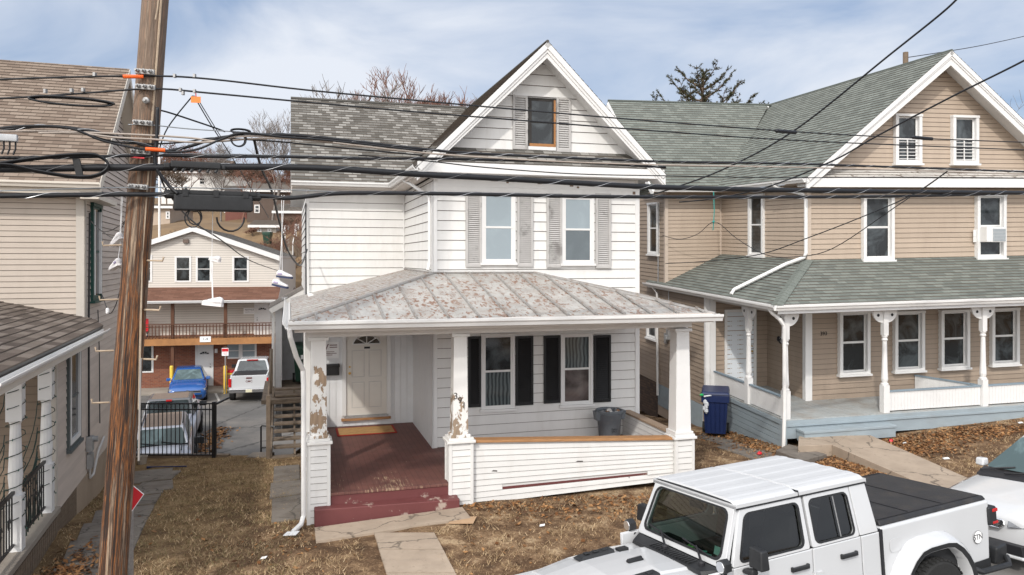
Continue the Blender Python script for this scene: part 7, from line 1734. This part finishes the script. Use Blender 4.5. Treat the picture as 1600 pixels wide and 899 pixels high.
# the long storage loop at the left
P = [(-60,262),(0,256),(60,248),(110,243),(150,243),(168,252),(171,262),(160,272),(140,277),(110,276),(60,268),(10,258),(-60,262)]
q = MB()
for o_, r_ in ((-.10,.014),(-.13,.012),(-.08,.012)): q.tube(smooth_pts([cw(a+o_*20, b+(o_+.1)*60, o_) for a, b in P]), r_, 6)
q2 = MB(); s0, s1 = cw(118,248,-.1), cw(124,276,-.1); q2.prism([s0+Vector((-.035,0,0)), s0+Vector((.035,.01,0)), s1+Vector((.035,.01,0)), s1+Vector((-.035,0,0))], (0,.015,0))
t = q.build('cable_coil', cable_black, smooth=True, label='long flat storage loop of black cable at the left edge of the photo', cat='cable coil', group='coils of spare cable'); q2.build('spreader', black_plastic, t)
t = empty('cable_tap', tuple(cw(8,217,-.1)), GAM, 'grey metal cable tap with four ports at the left edge of the photo', 'cable tap'); q = MB(); q.box(-.15,.11,-.04,.04,-.03,.045); q.build('housing', grey_metal, t, bevel=.01)
q = MB()
for i in range(5): q.tube([(-.11+i*.05,0,-.03),(-.11+i*.05,0,-.10),(-.13+i*.05,0,-.16)], .009, 5)
q.build('port', cable_black, t)
for (a, b, lab) in (((192,120),(224,120),'upper orange plastic sleeve on the highest cable left of the pole'),((227,233),(258,235),'lower orange plastic sleeve on the cable in front of the pole')):
    q = MB(); q.tube([cw(*a,-.13 if b[1]>200 else -.01), cw(*b,-.13 if b[1]>200 else -.01)], .021, 8); q.build('orange_sleeve', orange_sleeve, label=lab, cat='cable sleeve')
c = cw(306,156,-.01); t = empty('orange_tag', tuple(c), GAM-R(14), 'small orange paper tag hanging from the second cable right of the pole', 'tag'); q = MB(); q.box(-.052,.052,-.003,.003,-.035,.035); q.build('tag_sheet', sign_orange, t); q = MB(); q.tube([(0,0,.035),(0,0,.075)], .006, 5); q.build('tie', sign_red, t)
for px, py in ((282,143),(277,148),(304,144),(272,119)): pass
q = MB()
for px, py, o_ in ((282,141,0),(304,143,0),(273,119,0),(304,119,0),(148,117,0),(130,141,.0),(112,142,0),(71,143,0),(286,146,0)): c = cw(px, py, o_); q.box(c.x-.012,c.x+.012,c.y-.02,c.y+.02,c.z-.018,c.z+.022)
q.build('cable_clamp', galv, label='row of small grey clamps gripping the two highest cables', cat='cable clamps', kind='stuff')
# shoes
shoe_white = mat('shoe_white', (.72,.70,.70), .6, .05, 10); shoe_lilac = mat('shoe_lilac', (.38,.33,.47), .6, .1, 10); shoe_navy = mat('shoe_navy', (.03,.04,.09), .6, .1, 10)
def shoe(t, loc, rz, pitch=0., mats=None, s=1., name='shoe'):
    up, mid, sole = mats or (shoe_white, shoe_white, shoe_white)
    T0 = Matrix.Translation(loc) @ Matrix.Rotation(rz,4,'Z') @ Matrix.Rotation(pitch,4,'Y') @ Matrix.Scale(s,4)
    T = lambda x, y, z: tuple(T0 @ Vector((x,y,z)))
    q = MB(T); prof = [(-.135,.036,.0,.075),(-.12,.042,0,.105),(-.08,.044,0,.115),(-.03,.043,0,.10),(.03,.048,0,.075),(.09,.052,0,.058),(.13,.045,.0,.048),(.15,.025,.004,.035)]
    n = 10; V = []; F = []
    for x, w, zb, zt in prof:
        for k in range(n): a = 2*math.pi*k/n; V.append((x, w*math.cos(a), zb+(zt-zb)*(.5+.5*math.sin(a))))
    for i in range(len(prof)-1):
        for k in range(n): F.append((i*n+k, (i+1)*n+k, (i+1)*n+(k+1)%n, i*n+(k+1)%n))
    F.append(tuple(range(n))); F.append(tuple((len(prof)-1)*n+k for k in range(n-1,-1,-1))); q.add(V, F); o = q.build(name, up, t, smooth=True)
    q = MB(T); O = [(-.145,0),(-.13,.042),(-.05,.045),(.08,.056),(.14,.045),(.165,0),(.14,-.045),(.08,-.056),(-.05,-.045),(-.13,-.042)]; q.prism([(x,y,-.018) for x, y in O], (0,0,.032)); q.build('sole', sole, o)
    q = MB(T); q.box(-.11,-.02,-.047,.047,.03,.07); q.build('side_panel', mid, o, bevel=.01)
    q = MB(T)
    for k in range(4): q.tube([(.0+k*.022,-.026,.088-k*.008),(.0+k*.022,.026,.088-k*.008)], .004, 4)
    q.build('lace', pure_white, o)
t = empty('hanging_shoes', (0,0,0), 0, 'pair of white sneakers dangling by their laces before the apartment house, one above the other', 'sneakers', 'sneakers thrown over the cables')
a = at(336,407,8.9); b = at(333,476,8.9); shoe(t, a, 2.7, -.2, s=.55); shoe(t, b, 3.05, -.1, s=.85)
q = MB(); q.tube([at(333,310,8.9), at(331,400,8.9), at(333,470,8.9)], .004, 4); q.tube([at(333,402,8.9), at(331,440,8.9), at(332,471,8.9)], .005, 4); q.build('lace', pure_white, t)
t = empty('hanging_shoes', (0,0,0), 0, 'pair of lilac and navy sneakers dangling by their laces left of the white house', 'sneakers', 'sneakers thrown over the cables')
m3 = (shoe_white, shoe_lilac, shoe_navy); shoe(t, at(444,433,12.), -.15, .1, m3, .9); shoe(t, at(437,447,12.), -.1, .2, m3, .9)
q = MB(); q.tube([at(440,305,12.), at(441,430,12.)], .005, 4); q.tube([at(444,305,12.), at(436,442,12.)], .005, 4); q.build('lace', pure_white, t)
t = empty('hanging_shoes', (0,0,0), 0, 'pair of worn white sneakers dangling close to the left side of the pole', 'sneakers', 'sneakers thrown over the cables')
shoe(t, at(183,378,8.9), 2.6, .5, s=.75); shoe(t, at(181,417,8.9), 2.5, .3, (shoe_white, shoe_lilac, shoe_white), .75)
q = MB(); q.tube([at(190,300,8.85), at(188,360,8.9), at(185,372,8.9)], .005, 4); q.tube([at(192,300,8.85), at(188,380,8.9), at(184,410,8.9)], .005, 4); q.build('lace', pure_white, t)
drop([(214,302,8.5),(205,330,8.7),(188,352,9.3),(160,362,11.),(142,345,13.9)], .008, 'loose thin wire looping from the pole to the mauve side wall')
drop([(216,306,8.5),(190,356,9.0),(175,372,11),(140,345,13.95)], .007, 'second loose thin wire looping from the pole to the mauve side wall')
drop([(206,300,8.5),(193,400,8.9),(186,460,9.0),(172,490,9.2),(160,462,9.3),(160,470,9.3)], .006, 'thin dark wire hanging in a loop left of the pole with a white insulator')
q = MB(); q.lathe(tuple(at(168,486,9.2)), [(.012,-.035),(.02,-.02),(.02,.02),(.012,.035)], 10); q.build('insulator', pure_white, label='tiny white insulator on the loop of wire left of the pole', cat='insulator')
# stop sign seen nearly edge-on behind the pole
t = empty('road_sign', (at(206,778,8.95).x, 8.95, at(206,778,8.95).z), R(62), 'red road sign with a white edge half hidden behind the utility pole', 'road sign')
oc = [(.30*math.cos(math.pi/8+k*math.pi/4), .30*math.sin(math.pi/8+k*math.pi/4)) for k in range(8)]
s45 = [(.16*math.cos(k*math.pi/2), .16*math.sin(k*math.pi/2)) for k in range(4)]
q = MB(); q.prism([(x,-.004,z) for x, z in s45], (0,.008,0)); b = q.build('sign_plate', pure_white, t); q = MB(); q.prism([(x*.9,-.007,z*.9) for x, z in s45], (0,.002,0)); q.prism([(x*.9,.006,z*.9) for x, z in s45], (0,.001,0)); q.build('sign_face', sign_red, b)
q = MB(); q.box(-.03,.03,.01,.03,-1.1,.75); q.build('post', galv, t)

# ================================================================== TREES
def bare_tree(name, label, loc, h, spread, depth=5, m=bark, tw=None, seed=1, group=None, lean=(0,0), trunk=.35, upright=.6, nb=3, r0=None, rmin=.014):
    rg = random.Random(seed); T1 = MB(); T2 = MB(); r0 = r0 or h*.022
    def br(p, d, L, r, lv):
        n = 3; P = [p]; q_ = p; dd = d.copy()
        for i in range(n):
            dd = (dd+Vector((rg.gauss(0,.12), rg.gauss(0,.12), rg.gauss(.05*upright,.08)))).normalized(); q_ = q_+dd*L/n; P.append(q_)
        r = max(r, rmin); (T1 if lv <= 1 else T2).tube(P, [r*(1-.5*i/n) for i in range(n+1)], 7 if lv == 0 else (5 if lv == 1 else 3), cap=False)
        if lv >= depth: return
        k = nb+(1 if lv < 2 else 0)
        for i in range(k):
            t = rg.uniform(.45,1.) if lv else rg.uniform(.55,1.); j = min(int(t*n), n-1); s = P[j].lerp(P[j+1], t*n-j)
            a = rg.uniform(0,6.28); side = Vector((math.cos(a), math.sin(a), 0)); nd = (dd*upright+side*spread+Vector((0,0,.25))).normalized()
            br(s, nd, L*rg.uniform(.58,.80), r*rg.uniform(.42,.58), lv+1)
    br(Vector((0,0,0)), Vector((lean[0],lean[1],1)).normalized(), h*trunk, r0, 0)
    t = empty(name, loc, 0, label, 'tree', group); T1.build('trunk', m, t, smooth=True); T2.build('crown', tw or m, t); return t
def gz(x, y): return float(hill_z(x, y)) if y > 50 else LOTZ-.2
bt = []
def tree_at(px, pytop, D, label, **k):
    p = at(px, pytop, D); z = gz(p.x, D); k.pop('fill', 0); h = (p.z-z)/(k.get('trunk', .35)*2.35); k.setdefault('r0', (p.z-z)*.014); return bare_tree('bare_tree', label, (p.x, D, z-.3), h, m=k.pop('m', bark), label_=None, **k) if False else bare_tree('bare_tree', label, (p.x, D, z-.3), h, **k)
tree_at(425,192,70,'tall slender bare tree left of the grey roof against the sky', spread=.55, depth=6, m=bark_grey, seed=3, trunk=.42, nb=3, upright=.9, fill=.98)
tree_at(378,225,78,'bare tree with a reddish trunk behind the small wire coil', spread=.6, depth=5, m=twig_red, seed=8, trunk=.4, fill=1.2)
tree_at(300,215,90,'bushy bare tree right of the pole behind the cables', spread=.8, depth=6, m=bark, tw=twig_red, seed=5, trunk=.3, nb=3, fill=1.25)
tree_at(345,222,86,'smaller bare tree above the white long house', spread=.7, depth=6, m=bark_grey, seed=15, trunk=.3, nb=3, fill=1.3)
tree_at(462,235,75,'reddish bare tree touching the left edge of the grey roof', spread=.5, depth=6, m=twig_red, seed=21, trunk=.3, fill=1.1)
tree_at(447,330,58,'leafless shrub-like tree on the brown slope beside the white house', spread=.9, depth=6, m=bark, tw=twig_red, seed=9, trunk=.25, nb=3, fill=1.1)
tree_at(322,318,56,'dark bare branches behind the ridge of the apartment house', spread=1.0, depth=5, m=bark, seed=12, trunk=.3, fill=1.1)
for i, (px, py, D, s) in enumerate(((538,134,60,31),(578,146,64,32),(645,156,62,33),(690,156,66,34),(735,150,63,35),(770,142,68,36),(612,152,70,37),(712,154,72,38))):
    tree_at(px, py, D, ['leftmost bare tree of the row behind the grey roof','thin low bare tree second from the left behind the grey roof','tall reddish bare tree over the middle of the grey roof','dense bare tree just right of the middle of the grey roof','dense bare tree left of the white gable slope','bare tree poking out against the left slope of the white gable','low far tree filling the gap left of the middle of the row','far tree filling the gap right of the middle of the row'][i], spread=.62, depth=6, m=bark if i != 5 else bark_grey, tw=twig_red if i not in (0,5) else bark_grey, seed=s, trunk=.28, nb=3 if i < 5 else 2, upright=.85, fill=1.22, group='bare trees behind the grey roof', rmin=.024)
tree_at(1592,170,55,'bare tree at the right edge behind the tan gable', spread=.6, depth=5, m=bark_grey, seed=51, trunk=.4, fill=1.1)
def conifer(px, pytop, D, label, seed=4):
    rg = random.Random(seed); p = at(px, pytop, D); z0 = -1.5; h = p.z-z0; t = empty('pine_tree', (p.x, D, z0), 0, label, 'tree')
    q = MB(); q.tube([(0,0,0),(.05,0,h*.5),(0,0,h*.97)], [.3,.2,.04], 8); c = MB(); l = MB()
    for k in range(46):
        zz = h*(.52+.44*k/45); L = (h-zz)*.62+.9; a = k*2.4+rg.uniform(-.4,.4); d = Vector((math.cos(a), math.sin(a), 0)); P = [Vector((0,0,zz))]
        for j in range(1,7): s = j/6; P.append(Vector((0,0,zz))+d*L*s*.85+Vector((0,0,L*(.12*s+.55*s*s))))
        q.tube(P, [.06*(1-j/7.5) for j in range(7)], 4, cap=False)
        for j in range(int(26*L/2)):
            s = rg.uniform(.18,1.0)*6; i = min(int(s),5); b = P[i].lerp(P[i+1], s-i)
            e = d.cross(Vector((0,0,1)))*rg.choice((-1,1))*rg.uniform(.05,.34)+d*rg.uniform(.0,.25)+Vector((0,0,rg.uniform(.0,.25))); q.tube([b, b+e], [.012,.006], 3, cap=False)
            for m_ in range(24):
                c0 = b+e*rg.uniform(.1,1.05); v = Vector((rg.gauss(0,1), rg.gauss(0,1), rg.gauss(.3,1))).normalized()*rg.uniform(.07,.15); w_ = v.cross(Vector((rg.gauss(0,1),rg.gauss(0,1),rg.gauss(0,1)))).normalized()*.018
                l.add([c0-w_, c0+w_, c0+v], [(0,1,2)])
    q.build('trunk', bark, t); l.build('crown', needle_m, t)
conifer(1097,108,40,'dark conifer top with upswept branches rising behind the green grey roof')
# bush mass filling the slope behind the pole
for i, (px, py, D, s) in enumerate(((268,300,64,61),(300,330,60,62),(350,335,62,63),(395,330,66,64),(455,300,70,65),(470,350,56,66))):
    p = at(px, py, D); z = gz(p.x, D); bare_tree('bare_shrub', ['tangled leafless shrub right beside the pole','tangled leafless shrub under the splice box','leafless shrub above the apartment ridge','leafless shrub left of the dark far bin','reddish leafless shrub under the grey eave','leafless shrub on the slope touching the white house corner'][i], (p.x, D, z-.2), max(2.5,(p.z-z)), spread=1.1, depth=5, m=bark, tw=twig_red if i % 2 else bark, seed=s, trunk=.22, nb=3, group='leafless shrubs on the slope')

# ================================================================== HOUSES ON THE HILL
def far_house(name, label, px0, px1, pyb, pye, pyr, D, depth, wallm, roofm, wins=(), ridge='u', deg=8, drop=6):
    a = at(px0, pyb, D); b = at(px1, pyb, D); L0 = (b.x-a.x)/math.cos(R(deg)); ze = at(px0, pye, D).z-a.z; zr = at(px0, pyr, D+depth*.4).z-a.z
    t = empty(name, (a.x, D, a.z), R(deg), label, 'house')
    q = MB(); q.box(0,L0,0,depth,-drop,ze)
    if ridge == 'v': q.poly([(0,-.01,ze-.01),(L0,-.01,ze-.01),(L0/2,-.01,zr)])
    q.build('wall', wallm, t)
    s = MB(); o = .35
    if ridge == 'u':
        roof_plane(s, None, [(-o,-o,ze-.05),(L0+o,-o,ze-.05),(L0+o,depth/2,zr),(-o,depth/2,zr)], .2, lip=.02); roof_plane(s, None, [(L0+o,depth+o,ze-.05),(-o,depth+o,ze-.05),(-o,depth/2,zr),(L0+o,depth/2,zr)], .2, lip=.02)
    else:
        roof_plane(s, None, [(-o,depth,ze-.05),(-o,-o,ze-.05),(L0/2,-o,zr+.1),(L0/2,depth,zr+.1)], .2, lip=.02); roof_plane(s, None, [(L0+o,-o,ze-.05),(L0+o,depth,ze-.05),(L0/2,depth,zr+.1),(L0/2,-o,zr+.1)], .2, lip=.02)
    s.build('roof', roofm, t)
    q = MB(); q.box(-o,L0+o,-o-.06,-o,ze-.22,ze); q.build('fascia', white_trim, t)
    for (x0, y0, x1, y1) in wins:
        P0 = at(x0, y1, D); P1 = at(x1, y0, D); f = 1/math.cos(R(deg)); u0, u1 = (P0.x-a.x)*f, (P1.x-a.x)*f; z0, z1 = P0.z-a.z, P1.z-a.z
        q = MB(); q.box(u0,u1,-.06,-.001,z0,z1); w_ = q.build('window', white_trim, t); q = MB(); q.box(u0+.12,u1-.12,-.08,-.061,z0+.12,(z0+z1)/2-.05); q.box(u0+.12,u1-.12,-.08,-.061,(z0+z1)/2+.05,z1-.12); q.build('pane', pane_dark, w_)
    return t
far_house('white_house', 'long white house on the hill, just right of the pole', 252, 402, 318, 268, 256, 98, 9, white_siding, grey_shingle, ((308,276,317,288),(285,290,292,304),(340,292,348,306)))
far_house('tan_house', 'plain tan flat sided house left on the hill behind the apartment gable', 205, 262, 400, 322, 318, 72, 8, mat('far_tan', (.42,.34,.27), .8), grey_shingle, ((221,364,240,378),(256,330,262,342)))
far_house('grey_roofed_house', 'brown walled house with a broad grey roof on the hill below the tall bare tree', 386, 452, 345, 297, 279, 84, 10, mat('far_brown', (.11,.08,.065), .85), mat('far_grey_roof', (.17,.155,.14), .9, .2, 2), ((397,320,405,333),(384,318,390,330)))
far_house('white_cottage', 'small white fronted house with a low roof behind the brown walled house', 350, 440, 312, 298, 290, 90, 6, white_siding, grey_shingle, ((360,300,366,308),))
far_house('brown_house', 'reddish brown house on the slope by the corner of the white house', 432, 500, 398, 330, 318, 70, 7, mat('far_reddish', (.20,.13,.10), .85, .2, 1), grey_shingle, ((441,352,451,372),(459,350,466,372)))
far_house('grey_house', 'small grey house with a pale gable high on the hill right of the pole', 262, 300, 300, 262, 250, 118, 8, mat('far_grey', (.33,.33,.34), .8), grey_shingle, ((270,272,277,284),(284,272,291,284)))
far_house('yellowish_house', 'small tan house high on the hill above the splice box', 318, 352, 292, 262, 250, 112, 8, mat('far_sand', (.42,.36,.27), .8), mat('far_brown_roof', (.14,.10,.08), .9, .2, 2), ((325,270,331,280),(338,270,344,280)))
far_house('red_house', 'small dark red house on the slope under the small wire coil', 352, 384, 330, 302, 292, 86, 7, mat('far_red', (.17,.07,.055), .85), mat('far_slate', (.10,.10,.11), .9, .2, 2), ((358,308,364,318),(371,308,377,318)))
far_house('low_house', 'low pale house with a dark roof left of the white railed steps', 395, 430, 372, 352, 344, 67, 5, mat('far_pale', (.45,.42,.38), .8), mat('far_dark_roof', (.08,.07,.065), .9, .2, 2), ((402,357,408,366),(417,357,423,366)))
for i, (px, py, D, s) in enumerate(((275,212,100,71),(312,214,104,72),(352,240,96,73),(405,244,92,74),(440,250,88,75),(262,236,88,76))):
    tree_at(px, py, D, ['rust brown bushy tree on the hill left of the clamp wires','rust brown bushy tree on the hill right of the clamp wires','grey brown tree above the long white house roof','grey brown tree right of the small wire coil','reddish thin tree close to the grey roof edge','low brown tree directly right of the pole'][i], spread=.9, depth=6, m=bark if i % 2 else bark_grey, tw=twig_red if i in (0,1,4) else bark, seed=s, trunk=.26, nb=3, rmin=.03, group='bare trees on the hill')
t = empty('board_fence', tuple(at(452,398,63)), R(8), 'brown board fence on the slope beside the white house', 'fence')
q = MB()
for i in range(22): q.box(i*.16,i*.16+.14,0,.03,-1,1.5+.05*math.sin(i))
q.build('boards', old_wood, t); q = MB(); q.box(0,3.5,.03,.08,.3,.4); q.build('rail', old_wood, t)
t = empty('hillside_stairs', tuple(at(440,397,62.5)), R(8), 'white railed steps on the slope right of the far dark bin', 'stairs')
for i in range(6): q = MB(); q.box(0,.9,i*.3,i*.3+.32,i*.25-.6,i*.25); q.build('step', concrete, t)
for u in (0,.9): q = MB(); q.tube([(u,-.1,.9),(u,1.9,2.4)], .04, 5); q.tube([(u,-.1,-.2),(u,-.1,.9)], .04, 5); q.tube([(u,1.9,1.0),(u,1.9,2.4)], .04, 5); q.build('handrail', gutter_white, t)
t = empty('wheeled_bin', tuple(at(418,383,64)), 0, 'tiny dark bin far up on the brown slope', 'bin'); wheeled_bin(t, bin_green, h=1.1)
q = MB(); q.lathe((0,0,0), [(.09,-8),(.07,8)], 8); o = q.build('white_post', gutter_white, label='thin pale post rising right of the pole behind the cables', cat='post'); o.location = at(249,300,60)
t = empty('utility_pole', tuple(at(1415,98,60)), 0, 'short top of a far wooden utility pole behind the tan roof', 'utility pole'); q = MB(); q.lathe((0,0,0), [(.22,-15),(.20,.8)], 10); q.build('shaft', old_wood, t)
drop([(1418,90,60),(1470,82,62),(1540,70,66),(1640,48,72)], .04, 'faint thin wire running right from the far pole top')

# ================================================================== SMALL LITTER
def litter(name, px, py, label, m, s=.06, cat='litter', flat=False, lift=.01):
    x, y = gp(px, py); z = float(lawn_z(x, y))+lift; q = MB()
    if flat: q.add([(-s,-s*.7,0),(s*.9,-s*.8,.01),(s*1.1,s*.6,.02),(-s*.8,s*.7,.005),(-s,-s*.7,.008),(s*.9,-s*.8,.018),(s*1.1,s*.6,.028),(-s*.8,s*.7,.013)], [(3,2,1,0),(4,5,6,7),(0,1,5,4),(1,2,6,5),(2,3,7,6),(3,0,4,7)])
    else:
        for k in range(4): q.lathe((rng.uniform(-s,s)*.6, rng.uniform(-s,s)*.6, s*.3), [(s*.2,-s*.3),(s*.55,0),(s*.3,s*.4)], 6, ax=('x','y','z')[k%3])
    o = q.build(name, m, label=label, cat=cat); o.location = (x, y, z); return o
card = mat('cardboard', (.42,.28,.17), .85, .1, 6)
litter('cardboard_piece', 722, 815, 'flat torn piece of brown cardboard on the lawn before the mid porch pillar', card, .20, 'cardboard', True)
litter('red_wrapper', 1184, 712, 'crumpled red wrapper on the side path near the blue bin', sign_red, .09)
litter('red_wrapper', 1394, 692, 'crumpled red wrapper in the leaves beside the tan walkway', sign_red, .08)
litter('paper_scrap', 1478, 718, 'white paper scrap in the grass right of the walkway', pure_white, .06, flat=True)
litter('paper_scrap', 1413, 694, 'small white scrap right of the red wrapper in the leaves', pure_white, .04, flat=True)
litter('paper_scrap', 1594, 662, 'white scrap near the right edge by the blue porch base', pure_white, .05, flat=True)
litter('paper_scrap', 847, 823, 'tiny white scrap on the bare lawn below the porch wall', pure_white, .04, flat=True)
litter('paper_scrap', 412, 874, 'tiny white scrap on the lawn at the lower left', pure_white, .04, flat=True)
litter('brick', 1362, 666, 'loose tan brick lying at the foot of the blue porch base', concrete_tan, .12, 'brick', True, .06)
litter('stone_block', 1387, 671, 'grey flat stone beside the loose brick at the blue porch base', concrete, .10, 'stone', True, .03)
litter('downspout_elbow', 455, 838, 'white plastic spout piece lying under the left downspout', pure_white, .10, 'pipe', True, .03)
